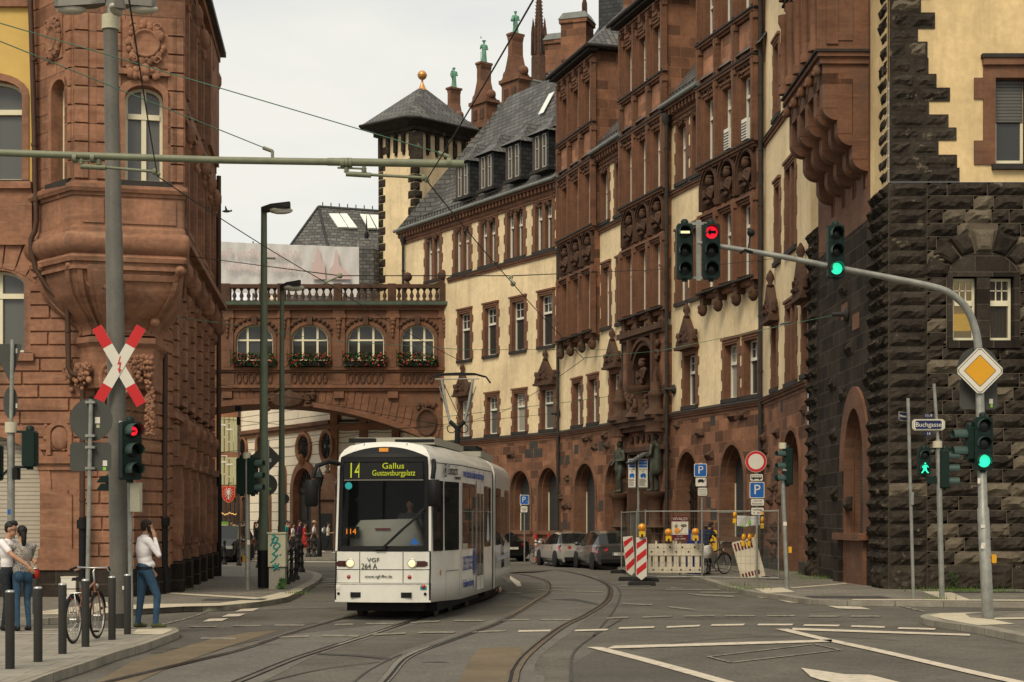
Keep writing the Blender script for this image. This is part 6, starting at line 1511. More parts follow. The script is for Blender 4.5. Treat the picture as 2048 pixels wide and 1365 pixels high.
for px, pw, z1 in ((491, .9, 3.6), (535, 1.0, 3.9), (567, .6, 5.4)):
 x = uh(px); b = HF.mb(); ring(b, x-pw/2, x+pw/2, 0, z1, pw/2, .28, -.15, .02); b.build('arched_window', 'sandstone_orange', ph); b = HF.mb(); b.prism([(x-pw/2, 0), (x+pw/2, 0)]+arch(x-pw/2, x+pw/2, z1-pw/2, pw/2)[::-1], -.04, -.02); b.build('pane', 'window_glass', bpy.data.objects[kids(ph)[-1].name])
pv = Fac(HF.M @ V((HF.L, 0, 0)), HF.M @ V((HF.L, 0, 0))+V((8, -2.5, 0))); b = pv.mb(); b.box(0, 9, 0, 6, 0, 12.5); b.build('side_wing', 'plaster_pale', ph)
b = pv.mb()
for x in (.2, 2.2, 4.4): b.box(x-.25, x+.25, -.2, 0, 0, 12); b.box(x-.35, x+.35, -.3, 0, 0, .9)
for z in (4.3, 7.6): b.box(0, 9, -.3, 0, z, z+.4)
b.build('pilaster', 'sandstone_orange', ph)
for x in (1.2, 3.3, 5.5):
 window(ph, pv, x, 8.3, 1.1, 2.0, .12, 'cross', .18); window(ph, pv, x, 1.2, 1.1, 2.6, .1, 'double', .18, .5)
gp_ = thing('stone_gatehouse', 'brown stone gate pavilion with a domed top and small urn near the lantern', 'gatehouse', (-11.1, 97, 0), world=True)
q = at(655, 1090, 97); b = MB(T(q.x, 97, 0)); b.box(-.9, .9, -.6, .6, .12, 3.1); b.box(-1.1, 1.1, -.75, .75, 3.1, 3.35); b.box(-.35, .35, -.62, -.59, .12, 2.3, 1)
b.loft([[(1.0*math.cos(t)*k, .65*math.sin(t)*k, 3.35+z) for t in [i*math.pi/6 for i in range(12)]] for k, z in ((1, 0), (.95, .4), (.75, .85), (.4, 1.2), (.1, 1.3))], 0, True); b.lathe([(.1,0),(.18,.15),(.08,.3),(.14,.45),(.02,.75)], (0,0,4.6), 0, 8); b.build('pavilion', ['sandstone_dark', 'black'], gp_)
# --- timber striped house at the far left with the shop and eagle sign
sh = thing('striped_house', 'narrow house with red and pale green stripes above a shop, far left under the bridge', 'house', (-22, 121, 0), world=True)
SF = Fac(V((-29, 119, 0)), V(((478-CX)*119/F, 119, 0))); us = SF.u; zs_ = SF.z
b = SF.mb(); b.box(0, SF.L, 0, 8, 0, 13); b.build('wall', 'sandstone_orange', sh)
b = SF.mb()
for px in (444, 453.5, 463, 471):
 for ya, yb in ((835, 905), (915, 970)): b.box(us(px)-.13, us(px)+.13, -.03, 0, zs_(455, yb), zs_(455, ya))
b.build('stripe', 'green_paint_light', sh)
for px, py in ((446, 876), (446, 950), (459, 885), (459, 955)): window(sh, SF, us(px), zs_(px, py), .6, 1.4, .03, 'cross', .0, ears=False, sm_='sandstone')
b = SF.mb(); b.box(us(438), us(476), -.1, 0, zs_(455, 990), zs_(455, 977)); b.build('shop_fascia', 'sandstone_dark', sh)
b = SF.mb(); b.box(us(440), us(476), -.02, -.01, .2, zs_(455, 996)); b.build('shop_window', 'window_glass', sh)
b = SF.mb()
for i in range(5): x = us(441)+(us(475)-us(441))*i/4; b.box(x-.1, x+.1, -.12, 0, 0, zs_(455, 992))
b.build('shop_post', 'sandstone_dark', sh)
b = SF.mb()
for i in range(26): x = us(440)+(us(474)-us(440))*i/25; b.ball((x, -.3, zs_(455, 1028)+.06*math.sin(i*.5)+R.uniform(-.05,.05)), .03, 0, 6, 4)
b.build('fairy_lights', 'fairy_light', sh)
p = at(457, 988, 117); es = thing('shield_sign', 'hanging red shield sign with a white eagle on the striped house', 'sign', p, 0)
b = MB(); sh_ = [(-.42,.5),(-.42,-.15),(-.3,-.42),(0,-.62),(.3,-.42),(.42,-.15),(.42,.5)]; b.prism([(x*1.08, z*1.08) for x, z in sh_], 0, .06, 1); b.prism(sh_, -.01, .05, 0); b.tube([(0,.03,.5),(0,.03,.75),(0,1.6,.8)], .03, 2, 6); b.build('shield', ['sign_red', 'gold', 'black'], es)
b = MB(); b.ball((0,-.03,.05), (.09,.03,.22), 0, 8, 6); b.ball((.04,-.03,.32), (.06,.03,.07), 0, 8, 6); b.prism([(.08,.31),(.16,.28),(.08,.35)], -.05, -.02, 1)
for q in (-1, 1):
 for k in range(5): a = rad(75-k*32); b.beam((q*.06,-.03,.12-.03*k), (q*(.06+.30*math.cos(a)), -.03, .14-.03*k+.3*math.sin(a)), .05, .03)
 b.beam((q*.04,-.03,-.1), (q*.2,-.03,-.28), .04, .03, 1)
for k in (-1, 0, 1): b.beam((0,-.03,-.12), (k*.13,-.03,-.42), .05, .03)
b.build('eagle', ['sign_white', 'gold'], es)
p = at(445, 1046, 112); ls = thing('shop_board', 'lime green and white standing board beside the black car', 'sign', (p.x, p.y, 0)); b = MB(); b.box(-.45,.45,0,.08,.3,1.3,1); b.box(-.45,.45,-.01,.09,1.3,1.8,0); b.box(-.4,-.35,.02,.06,0,.3,1); b.box(.35,.4,.02,.06,0,.3,1); b.build('board', ['sign_lime', 'sign_white'], ls)
# ================================================================== the tram
tram = thing('tram', 'white articulated city tram with lit headlights, coming round the curve', 'tram', (-2.48, 31.4, 0), rad(-7))
mat('cluster_glass', (.05,.012,.01), .15, coat=1, var=0)
PF = [(.93,.36),(.93,.72),(.93,1.33),(.92,2.0),(.91,2.75),(.905,2.98),(.885,3.13),(.83,3.26),(.70,3.36),(.42,3.42),(0,3.44)]
PB = [(1.2,.33),(1.2,.72),(1.2,1.33),(1.2,2.0),(1.2,2.75),(1.2,3.02),(1.16,3.17),(1.04,3.30),(.82,3.39),(.45,3.43),(0,3.45)]
def interp(tab, z):
 for (a, za), (b_, zb_) in zip(tab, tab[1:]):
  if za <= z <= zb_: return a+(b_-a)*(z-za)/(zb_-za)
 return tab[0][0] if z < tab[0][1] else 0
def wf(z): return interp(PF, z)
def lean(z): return -.05 if z < .72 else 0 if z < 1.33 else .14*(z-1.33)/1.8 if z < 3.13 else .14+.42*((z-3.13)/.33)**1.6
def fy(x, z): return .13*(abs(x)/.93)**2.4+lean(z)
def full(pr): return [(-x, z) for x, z in pr]+[(x, z) for x, z in pr[::-1][1:]]
b = MB()
ringF = [V((x, fy(x, z), z)) for x, z in full(PF)]
mid = [V((x*1.0+(.07*(1 if x > 0 else -1) if abs(x) > .3 else 0), .5 if z < 3.1 else .62, z)) for x, z in full(PF)]
def ringB(y): return [V((x, y, z)) for x, z in full(PB)]
b.loft([ringF, mid, ringB(2.1), ringB(6.9)], 0, True, False)
b.add(ringB(6.9), [tuple(range(len(PB)*2-1))])
zr = [.36,.719,.721,.98,1.33,1.43,1.9,2.4,2.75,2.95,3.04,3.13,3.2,3.28,3.34,3.36,3.42,3.439]; fr = [-1,-.955,-.87,-.66,-.44,-.22,0,.22,.44,.66,.87,.955,1]
g_ = [[V((f*wf(z), fy(f*wf(z), z), z)) for f in fr] for z in zr]
for j in range(len(zr)-1):
 for i in range(len(fr)-1):
  cf, cz = (fr[i]+fr[i+1])/2, (zr[j]+zr[j+1])/2
  if abs(cf) < .87 and 1.43 < cz < 3.04: continue
  b.add([g_[j][i], g_[j][i+1], g_[j+1][i+1], g_[j+1][i]], [(0,1,2,3)], 1 if abs(cf) < .955 and 1.33 < cz < 3.13 else 0, True)
b.build('body', ['tram_white', 'black'], tram)
def overlay(mb, x0, x1, z0, z1, off=.006, m=0, nx=8, nz=3):
 for i in range(nx):
  for j in range(nz):
   xs = (x0+(x1-x0)*i/nx, x0+(x1-x0)*(i+1)/nx); zs = (z0+(z1-z0)*j/nz, z0+(z1-z0)*(j+1)/nz)
   mb.add([(x, fy(x, z)-off, z) for x, z in ((xs[0],zs[0]),(xs[1],zs[0]),(xs[1],zs[1]),(xs[0],zs[1]))], [(0,1,2,3)], m)
b = MB()
for j in range(9):
 z0, z1 = 1.42+1.63*j/9, 1.42+1.63*(j+1)/9
 for i in range(12):
  f0, f1 = -.88+1.76*i/12, -.88+1.76*(i+1)/12
  b.add([(f*wf(z), fy(f*wf(z), z)+.012, z) for f, z in ((f0,z0),(f1,z0),(f1,z1),(f0,z1))], [(0,1,2,3)], 0, True)
b.build('windscreen', 'tram_glass', tram)
b = MB()                                       # black curved brow above the windscreen
n = 14; top = lambda x: 3.135+.20*(1-(abs(x)/.84)**2.1)
for i in range(n):
 xa, xb = -.84+1.68*i/n, -.84+1.68*(i+1)/n
 for k in range(3):
  p = [(xa, 3.125+(top(xa)-3.125)*k/3), (xb, 3.125+(top(xb)-3.125)*k/3), (xb, 3.125+(top(xb)-3.125)*(k+1)/3), (xa, 3.125+(top(xa)-3.125)*(k+1)/3)]
  b.add([(x, fy(x, z)-.008, z) for x, z in p], [(0,1,2,3)], 0, True)
b.build('brow_panel', 'black', tram)
b = MB(); b.box(-.09, .09, fy(0, 3.25)-.03, .4, 3.235, 3.305); b.build('marker_light', 'lamp_orange', tram)
b = MB()
for z, h in ((.975, .012), (.70, .028), (1.325, .012)): overlay(b, -.925, .925, z, z+h, .006, 0, 10, 1)
for x in (-.43, .41): overlay(b, x-.006, x+.006, .73, 1.32, .007, 0, 1, 3)
overlay(b, -.93, -.9, .4, 1.32, .004, 0, 1, 3); overlay(b, .9, .93, .4, 1.32, .004, 0, 1, 3)
for x in (-.43, .41): overlay(b, x-.006, x+.006, 3.36, 3.41, .007, 0, 1, 2)
b.build('panel_gap', 'black', tram)
b = MB()
for x in (-.5, .48):
 b.box(x-.1, x+.1, fy(x, .5)-.02, .1, .45, .55)
for x in (-.85, .83): b.ball((x, fy(x, .55)-.005, .52), .03, 0, 8, 6)
b.build('tow_flap', 'black', tram)
for x, q in ((-.62, -1), (.58, 1)):
 b = MB(); xa, xb = x+q*.0, x+q*.29
 for k in range(8):
  x0, x1 = xa+(xb-xa)*k/8, xa+(xb-xa)*(k+1)/8; h = .055*(1 if k < 7 else .7); overlay(b, min(x0, x1), max(x0, x1), 1.09-h, 1.09+h, .012, 0, 1, 1)
 o = b.build('light_cluster', 'cluster_glass', tram)
 b = MB(T(x, fy(x, 1.1)-.02, 1.10) @ RX(rad(90))); b.lathe([(.001,.015),(.045,.012),(.066,0)], (0,0,0), 0, 18); b.build('headlight', 'headlight_on', o)
 b = MB(T(x, fy(x, 1.1)-.0, 1.10) @ RX(rad(90))); b.lathe([(.066,.0),(.082,.02),(.095,.0)], (0,0,0), 0, 18); b.build('bezel', 'cap_metal', o)
for x in (-.65, .53):
 b = MB(T(x, fy(x, .84), .84) @ RX(rad(90))); b.lathe([(.001,.02),(.035,.015),(.04,0)], (0,0,0), 0, 12); b.build('reflector', 'tail_red', tram)
b = MB(); overlay(b, .74, .86, .6, .72, .01, 0, 2, 2); overlay(b, -.9, -.82, .6, .72, .01, 1, 2, 2); b.build('tape', ['teal_tape', 'tram_pale'], tram)
b = MB(T(.8, fy(.8, .66)-.01, .66) @ RX(rad(90))); b.lathe([(.001,.03),(.04,.02),(.045,0)], (0,0,0), 0, 12); b.build('lamp', 'tail_red', tram)
def ftext(s, size, m, x, z, **k): return text(s, size, m, tram, T(x, fy(x, z)-.013, z) @ RX(-math.atan(.078) if z > 1.33 else 0), **k)
ftext('VGF', .115, 'black', -.16, 1.16, xs=1.15); ftext('264 A', .15, 'black', -.24, 1.04, xs=.85); ftext('www.vgf-ffm.de', .085, 'black', -.06, .85)
ftext('14', .42, 'led_yellow', -.56, 2.86, xs=.62, depth=.001); ftext('Gallus', .16, 'led_yellow', .20, 2.955, xs=1.1, depth=.001); ftext('Gustavsburgplatz', .155, 'led_yellow', .21, 2.82, xs=.78, depth=.001)
b = MB(); overlay(b, -.78, .76, 2.70, 3.02, .002, 0, 8, 2);
for x0, x1, z0, z1 in ((-.77, .77, 2.685, 2.695),): overlay(b, x0, x1, z0, z1, .004, 1, 8, 1)
b.build('destination_display', ['black', 'tram_grey'], tram)
b = MB(); b.box(-.78, -.5, .18, .3, 1.58, 1.80); b.build('run_number_box', 'black', tram); text('114', .15, 'led_orange', tram, T(-.64, .165, 1.70), depth=.001)
b = MB(); overlay(b, .60, .72, 1.50, 1.515, .014, 0, 1, 1); b.add([(x, fy(x, z)-.012, z) for x, z in ((.54,1.46),(.70,1.46),(.62,1.60))], [(0,1,2)]); b.build('triangle_sticker', 'sign_blue', tram)
b = MB(); b.add([(-.67+.07*math.cos(t), fy(.6, 2.6)-.014, 2.58+.07*math.sin(t)) for t in [i*math.pi/8 for i in range(16)]], [tuple(range(16))]); b.build('round_sticker', 'teal_tape', tram)
b = MB();
for o_ in (0, .035): b.tube([(.0+o_, fy(0, 1.42)-.05, 1.38), (.38+o_, fy(.4, 1.8)-.06, 1.74), (.74+o_, fy(.74, 2.1)-.04, 2.06)], .014, 0, 6)
b.tube([(-.12, -.03, 1.37), (.08, -.03, 1.37)], .03, 0, 6); b.tube([(.66, fy(.7, 2.0)-.03, 2.0), (.8, fy(.8, 2.2)-.02, 2.14)], .03, 0, 6); b.build('wiper', 'black', tram)
b = MB(); b.loft([[(-.72,.42,1.36),(.72,.42,1.36),(.72,.95,1.36),(-.72,.95,1.36)],[(-.70,.36,1.62),(.62,.36,1.62),(.7,.95,1.62),(-.7,.95,1.62)],[(-.5,.42,1.92),(.5,.42,1.95),(.55,.7,1.95),(-.55,.7,1.92)]], 0, True); b.box(-.2, .1, .33, .37, 1.74, 1.77, 1); b.build('dashboard', ['tram_pale', 'tail_red'], tram)
b = MB(); b.box(-1.05, 1.05, 1.75, 1.78, .6, 3.2); b.box(-.85, .85, .3, 1.75, .95, 1.0); b.box(.12, .6, 1.3, 1.42, 1.0, 2.15); b.build('cab_dark_backing', 'black', tram)  # black back wall added so the cab stays dark, with floor and seat
def xs_(y): return wf(2.0)+.0+(.07*(y-.13)/.37 if y < .5 else .07+(1.2-.98)*(y-.5)/1.6) if y < 2.1 else 1.2
def sideq(mb, y0, y1, z0, z1, off=.008, m=0, side=1, n=3):
 for i in range(n):
  ya, yb = y0+(y1-y0)*i/n, y0+(y1-y0)*(i+1)/n
  mb.add([(side*(xs_(ya)+off), ya, z0), (side*(xs_(yb)+off), yb, z0), (side*(xs_(yb)+off), yb, z1), (side*(xs_(ya)+off), ya, z1)], [(0,1,2,3)], m)
for side in (1, -1):
 for y0, y1 in ((.22, .78), (.95, 1.9), (2.28, 3.18), (3.24, 4.1), (5.5, 6.5)):
  b = MB(); sideq(b, y0, y1, 1.33, 2.68, .012 if y0 > .5 else .03, 0, side); b.build('side_window', 'car_glass', tram)
 b = MB(); sideq(b, 4.22, 5.38, .42, 2.78, .01, 0, side)
 for y in (4.22, 4.79, 5.37): sideq(b, y-.01, y+.012, .42, 2.78, .016, 1, side)
 o = b.build('door', ['tram_white', 'black'], tram)
 b = MB()
 for y0, y1 in ((4.34, 4.72), (4.86, 5.26)): sideq(b, y0, y1, .72, 2.5, .016, 0, side)
 b.build('door_glass', 'car_glass', o)
 b = MB()
 sideq(b, 2.1, 2.115, .35, 2.9, .008, 0, side); sideq(b, .3, 6.88, 3.02, 3.035, .008, 0, side, 8); sideq(b, 6.8, 6.9, .35, 3.0, .012, 0, side)
 sideq(b, 1.0, 1.9, .92, .93, .014, 0, side); sideq(b, 1.0, 1.01, .4, .92, .014, 0, side); sideq(b, 1.9, 1.91, .4, .92, .014, 0, side); b.build('panel_gap', 'black', tram)
 b = MB(); sideq(b, .62, .68, .86, .96, .02, 0, side); sideq(b, 3.0, 3.06, 2.25, 2.4, .06, 0, side); b.build('side_lamp', 'lamp_orange', tram)
def stext(s, size, m, y, z, M0=Matrix.Identity(4), **k):
 x = xs_(y)+.022; a = math.atan2(xs_(y+.3)-xs_(y-.1), .4); return text(s, size, m, tram, M0 @ T(x, y, z) @ RZ(rad(90)-a), align='LEFT', **k)
stext('Eintracht', .27, 'black', 1.14, 2.90, xs=.66); stext('FRANKFURT', .09, 'black', 1.6, 2.76, xs=.8)
b = MB(T(xs_(.92)+.03, 0.92, 2.89) @ RZ(rad(90-7)));
for rr, ww in ((.13, .025), (.06, .03)):
 b.loft([[(k*math.cos(t), -.004, k*math.sin(t)) for t in [i*math.pi/10 for i in range(20)]] for k in (rr, rr-ww)], 0, False, False)
b.beam((0,-.004,-.1),(0,-.004,.1),.02,.004); b.build('club_emblem', 'black', tram)
stext('www.deutsche-familienversicherung.de', .26, 'print_blue', 2.3, 2.88, xs=.74); stext('DEUTSCHE', .42, 'print_blue', 2.3, 1.02, xs=.72); stext('Familienversicherung', .24, 'print_blue', 2.3, .62, xs=.72)
b = MB(); sideq(b, 4.24, 4.3, .85, 1.2, .02, 0, 1, 1);
x_ = 1.222
for y0 in (3.9,): b.add([(x_, y0+.16*math.cos(t), 1.05+.3*math.sin(t)) for t in [i*math.pi/10 for i in range(20)]], [tuple(range(20))]);
b.add([(x_, y, z) for y, z in ((5.72,1.5),(5.95,1.42),(6.2,1.5),(5.96,2.25))], [(0,1,2,3)], 1); b.build('printed_emblem', ['print_blue', 'print_grey'], tram)
b = MB(); b.box(-.8, .8, 1.3, 4.6, 3.42, 3.56); b.box(-.7, .75, 4.7, 5.4, 3.44, 3.56); b.build('roof_unit', 'tram_grey', tram)
b = MB(); b.box(-.8, -.3, .72, .95, 3.44, 3.52); b.box(.1, .85, .8, .98, 3.44, 3.5); b.build('roof_vent', 'black', tram)
pg = MB(T(.50, 6.1, 3.5))
pg.tube([(0,0,0),(0,0,.55)], .06, 0, 8); pg.box(-.5,.5,-.5,.5,0,.08)
for q in (-1, 1): pg.tube([(0,0,.5),(q*.17,0,.66)], .05, 0, 7); pg.tube([(q*.17,0,.66),(q*.24,0,.95),(q*.36,0,1.62)], .032, 1, 7); pg.tube([(q*.19,.05,.7),(q*.42,.05,1.45)], .012, 1, 5); pg.tube([(q*.36,0,1.62),(-q*.05,0.1,.72)], .008, 0, 4)
pg.tube([(-.62,0,1.60),(-.58,0,1.68),(-.4,0,1.735),(0,0,1.75),(.4,0,1.735),(.66,0,1.66),(.76,0,1.52)], .022, 0, 6); pg.tube([(-.5,0,1.62),(.5,0,1.62)], .016, 1, 6); pg.tube([(-.55,.25,1.68),(-.4,.25,1.735),(.4,.25,1.735),(.6,.25,1.68)], .02, 0, 6)
for q in (-1, 1): pg.tube([(q*.14+.1*math.cos(t*.63), .05, .5+.1*math.sin(t*.63)) for t in range(11)], .012, 0, 5)
pg.build('pantograph', ['black', 'galvanised'], tram)
for side, px in ((-1, 0), (1, 0)):
 b = MB();
 if side < 0: pts = [(-.86,.14,3.0),(-1.0,-.1,3.04),(-1.2,-.25,2.95),(-1.28,-.27,2.72)]; cx_, cy, cz = -1.30, -.27, 2.42
 else: pts = [(.95,.3,3.06),(1.02,-.05,3.02),(1.03,-.12,2.9),(1.0,-.12,2.70)]; cx_, cy, cz = 1.03, -.12, 2.42
 b.tube(pts, .045, 0, 8); o = b.build('mirror_arm', 'black', tram)
 b = MB(); b.loft([[(cx_+x*k, cy+y*k, cz+z) for x, y in ((-.11,-.07),(.09,-.09),(.11,.07),(-.09,.08))] for k, z in ((.8,-.24),(1,-.2),(1.05,.2),(.8,.27))], 0, True); b.build('mirror', 'black', o)
b = MB(); b.box(-.9, .9, 1.0, 6.7, .14, .38); b.box(-.7, .7, .45, 1.0, .17, .36); b.build('underframe', 'black', tram)
for y in (1.6, 3.3, 5.6):
 for x in (-.72, .72): b = MB(T(x, y, .3) @ RY(rad(90))); b.lathe([(.3,-.06),(.3,.04),(.33,.04),(.33,.07),(.1,.07)], (0,0,0), 0, 18); b.build('wheel', 'rail_steel', tram)
M2 = T(0, 7.15, 0) @ RZ(rad(3.5)); M3 = M2 @ T(0, 6.0, 0) @ RZ(rad(14))
b = MB(T(0, 0, 0)); rr = lambda y, k: [V((x*k, y, .33+(z-.33)*k)) for x, z in full(PB)]
for M_, y0, y1 in ((Matrix.Identity(4), 6.88, 7.3), (M2, 5.7, 6.1)):
 for i in range(5): ya = y0+(y1-y0)*i/5; b.M = M_; b.loft([rr(ya, .94), rr(ya+.04, .975), rr(ya+.08, .94)], 0, True, False)
b.build('gangway_bellows', 'black', tram)
for M_, ln in ((M2, 5.8), (M3, 7.0)):
 b = MB(M_); b.loft([ringB(.05), ringB(.12), ringB(ln)], 0, True, True); o = b.build('rear_section', 'tram_white', tram)
 b = MB(M_)
 for s in (1, -1):
  for y0, y1 in ((.5, 1.3), (1.36, 2.1), (3.6, 4.4), (4.5, 5.4)): b = MB(M_); b.quad((s*1.212,y0,1.33),(s*1.212,y1,1.33),(s*1.212,y1,2.68),(s*1.212,y0,2.68)); b.build('side_window', 'car_glass', o)
  for y0, y1 in ((2.35, 2.75), (2.9, 3.3)): b = MB(M_); b.quad((s*1.212,y0,.75),(s*1.212,y1,.75),(s*1.212,y1,2.5),(s*1.212,y0,2.5)); b.build('door_glass', 'car_glass', o)
  b = MB(M_); b.quad((s*1.21,.12,.35),(s*1.21,.2,.35),(s*1.21,.2,3.0),(s*1.21,.12,3.0)); b.build('end_seal', 'car_glass', o)
 b = MB(M_); b.box(-.95, .95, .3, ln-.3, .14, .36); b.box(-.8, .8, 1, ln-1, 3.44, 3.6, 1); b.build('underframe', ['black', 'tram_grey'], o)
 b = MB(M_); b.quad((1.214,.6,.95),(1.214,5.2,.95),(1.214,5.2,1.05),(1.214,.6,1.05)); b.build('printed_stripe', 'print_grey', o)
dl = T(-2.48, 31.4, 0) @ RZ(rad(-7))
dp = dl @ V((.34, 1.12, .62))
build_person('person', 'tram driver in a pale blue shirt sitting behind the windscreen', dp, rad(-7),
 dict(hipL=(-.1,0,.92), kneeL=(-.12,-.42,.9), ankL=(-.12,-.45,.5), hipR=(.1,0,.92), kneeR=(.12,-.42,.9), ankR=(.12,-.45,.5), elL=(-.27,-.14,1.17), wrL=(-.16,-.36,1.2), elR=(.27,-.14,1.17), wrR=(.16,-.36,1.2)), ['skin', 'cloth_grey', 'cloth_navy', 'black'], ('hair_brown', 'short'), .03, 1.72)
# ================================================================== signals, signs, poles, wires
ARROW = [(-.09,0),(-.02,.075),(-.02,.03),(.085,.03),(.085,-.03),(-.02,-.03),(-.02,-.075)]
HEAD = {}
def signal_head(parent, M, lit, visor=.17, w=.3, h1=.33, name='signal_head', cap=True):
 """stack of round lights facing -y, origin at the bottom centre"""
 n = len(lit); h = h1*n
 key = (n, w, h1)
 if key not in HEAD:
  b = MB(); b.loft([[(x*k, y, z) for x, z in ((-w/2,.03),(-w/2+.03,0),(w/2-.03,0),(w/2,.03),(w/2,h-.03),(w/2-.03,h),(-w/2+.03,h),(-w/2,h-.03))] for k, y in ((1, 0), (1, .16), (.8, .2))], 0, False)
  for i in range(1, n): b.box(-w/2-.004, w/2+.004, -.006, .14, h1*i-.006, h1*i+.006)
  if cap: b.lathe([(.07,0),(.07,.06),(.04,.09)], (0, .08, h), 0, 10)
  b.box(-.05, .05, .05, .12, -.05, 0)
  r = min(w, h1)*.36; v = MB(); rows = []
  for y, k in ((0, 1.08), (-.04, 1.08), (-visor, 1.0)):
   rows.append([(r*k*math.cos(t), y, r*k*math.sin(t)) for t in [rad(-25)+rad(230)*i/14 for i in range(15)]])
  v.loft(rows, 0, True, False, False); v.loft([[(p[0]*1.03, p[1], p[2]*1.03) for p in q] for q in rows[::-1]], 0, True, False, False)
  l = MB(); l.lathe([(r,0),(r*.8,.018),(r*.4,.03),(.001,.034)], (0,0,0), 0, 18); l.V = [RX(rad(90)) @ p for p in l.V]
  HEAD[key] = (b.mesh('signal_head', ['signal_green']), v.mesh('visor', ['signal_visor']), l, r)
 hb, vm, l, r = HEAD[key]
 o = link(name, hb, parent, M)
 for i, s in enumerate(lit):
  z = h-h1*(i+.5); lm = {'red': 'red_light', 'green': 'green_light'}.get(s, 'dark_lens')
  me = l.mesh('lens', [lm]); q = link('lens', me, o, T(0, -.004, z)); link('visor', vm, o, T(0, 0, z))
  if s == 'red_arrow':
   q.data.materials.clear(); q.data.materials.append(MATS['red_light']); a = MB(); a.prism([(x*.9, y*.9) for x, y in ARROW], -.05, -.04); a.V = [v+V((0, 0, z)) for v in a.V]; a.build('arrow', 'black', o)
  if s == 'bar': a = MB(); a.box(-.085, .085, -.05, -.04, z-.022, z+.022); a.build('bar', 'white_light', o)
  if s == 'man':
   a = MB(); a.prism([(-.02,.0),(.03,.0),(.055,-.07),(.09,-.1),(.065,-.115),(.03,-.08),(0,-.035),(-.03,-.075),(-.06,-.115),(-.085,-.1),(-.05,-.06),(-.03,0)][::-1], -.05, -.042); a.prism([(-.03,-.01),(.035,-.01),(.04,.05),(.07,.01),(.085,.025),(.05,.075),(-.01,.08),(-.05,.06),(-.07,.01),(-.055,0),(-.03,.035)], -.05, -.042); a.disc((.005,.105), .022, -.05, -.042, 0, 10)
   a.V = [v+V((0, 0, z)) for v in a.V]; a.build('walking_figure', 'green_light', o)
  if s == 'redbar': a = MB(); a.disc((.005, z+.0), .074, -.046, -.04, 0, 18); a.build('red_glow', 'red_light', o); a = MB(); a.box(-.06,.04,-.052,-.047,z-.012,z+.012); a.box(-.09,-.035,-.052,-.047,z-.08,z-.02); a.build('mask', 'black', o)
 return o
def pole(parent, p, q, r, m='galvanised', name='pole', n=14, r2=None, org=None):
 b = MB(); b.tube([p, q], [r, r2 or r], 0, n); return b.build(name, m, parent)
def panel(name, parent, poly, M, m, rim=None, back='sign_back', th_=.012, inset=.02):
 """flat sign: poly in x,z facing -y"""
 b = MB(); b.prism(poly, 0, th_, 1)
 c = V((sum(p[0] for p in poly)/len(poly), 0, sum(p[1] for p in poly)/len(poly)))
 sz = max(abs(p[0]-c.x) for p in poly); k = 1-inset/sz
 if rim: b.prism(poly, -.002, 0, 2); b.prism([(c.x+(p[0]-c.x)*k, c.z+(p[1]-c.z)*k) for p in poly], -.004, -.002, 0)
 else: b.prism(poly, -.002, 0, 0)
 me = b.mesh(name, [m, back, rim or m]); return link(name, me, parent, M)
def rect(w, h, r=.03):
 w /= 2; h /= 2; return [(-w+r,-h),(w-r,-h),(w,-h+r),(w,h-r),(w-r,h),(-w+r,h),(-w,h-r),(-w,-h+r)]
def circ(r, n=32): return [(r*math.cos(2*math.pi*i/n), r*math.sin(2*math.pi*i/n)) for i in range(n)]
def sticker(parent, M, w, h, m='sign_white'): b = MB(); b.box(-w/2, w/2, -.003, 0, -h/2, h/2); return link('sticker', b.mesh('sticker', [m]), parent, M)
# --- big grey mast on the left island, with lamps and crossing sign
Zm = 27.6; base = gp(240, 1256, K); base.y = Zm; mp_ = lambda x, y, d=0: at(x, y, Zm+d)
ms = thing('catenary_mast', 'thick grey steel mast with street lamps on top, standing on the left island', 'mast', (base.x, Zm, K), world=True)
b = MB(); pb, pt_ = mp_(241, 1253), mp_(221, 58)
b.tube([pb, pb.lerp(pt_, .66), pb.lerp(pt_, .665), pt_], [.165, .142, .134, .118], 0, 20); b.tube([mp_(241, 1257), mp_(240, 1227)], .178, 1, 20); b.build('pole', ['grey_paint', 'bollard'], ms)
b = MB(); b.tube([mp_(221, 60), mp_(221, 32)], .145, 0, 18); b.tube([mp_(221, 34), mp_(220, -10)], .06, 1, 12); b.build('collar', ['cabinet', 'galvanised'], ms)
for x0, x1, dy in ((212, 110, 0), (232, 312, .15), (222, 238, -1.0)):
 b = MB(); p, q = mp_(x0, 6, dy*.3), mp_(x1, 6, dy); dd = (q-p).normalized(); n = V((-dd.y, dd.x, 0)); L_ = (q-p).length
 rg = lambda t, w, z: [p+dd*L_*t+n*w+V((0,0,z)), p+dd*L_*t-n*w+V((0,0,z)), p+dd*L_*t-n*w*.7+V((0,0,z+.16)), p+dd*L_*t+n*w*.7+V((0,0,z+.16))]
 b.loft([rg(0, .07, -.02), rg(.25, .13, -.06), rg(.9, .14, -.1), rg(1, .08, -.08)], 0, False); o = b.build('lamp_head', 'grey_paint', ms)
 b = MB(); b.ball(p+dd*L_*.68-V((0,0,.11)), (.26 if abs(dd.x) > .5 else .11, .11 if abs(dd.x) > .5 else .26, .09), 0, 14, 8); b.build('lamp_glass', 'clear_lens', o)
for px, py, w, h in ((241, 846, .05, .06), (248, 1176, .06, .06)): sticker(ms, T(*mp_(px, py, -.17)), w, h)
xs = thing('crossing_sign', 'red and white diagonal cross with a red lightning flash on the grey mast', 'sign', mp_(238, 732, -.25))
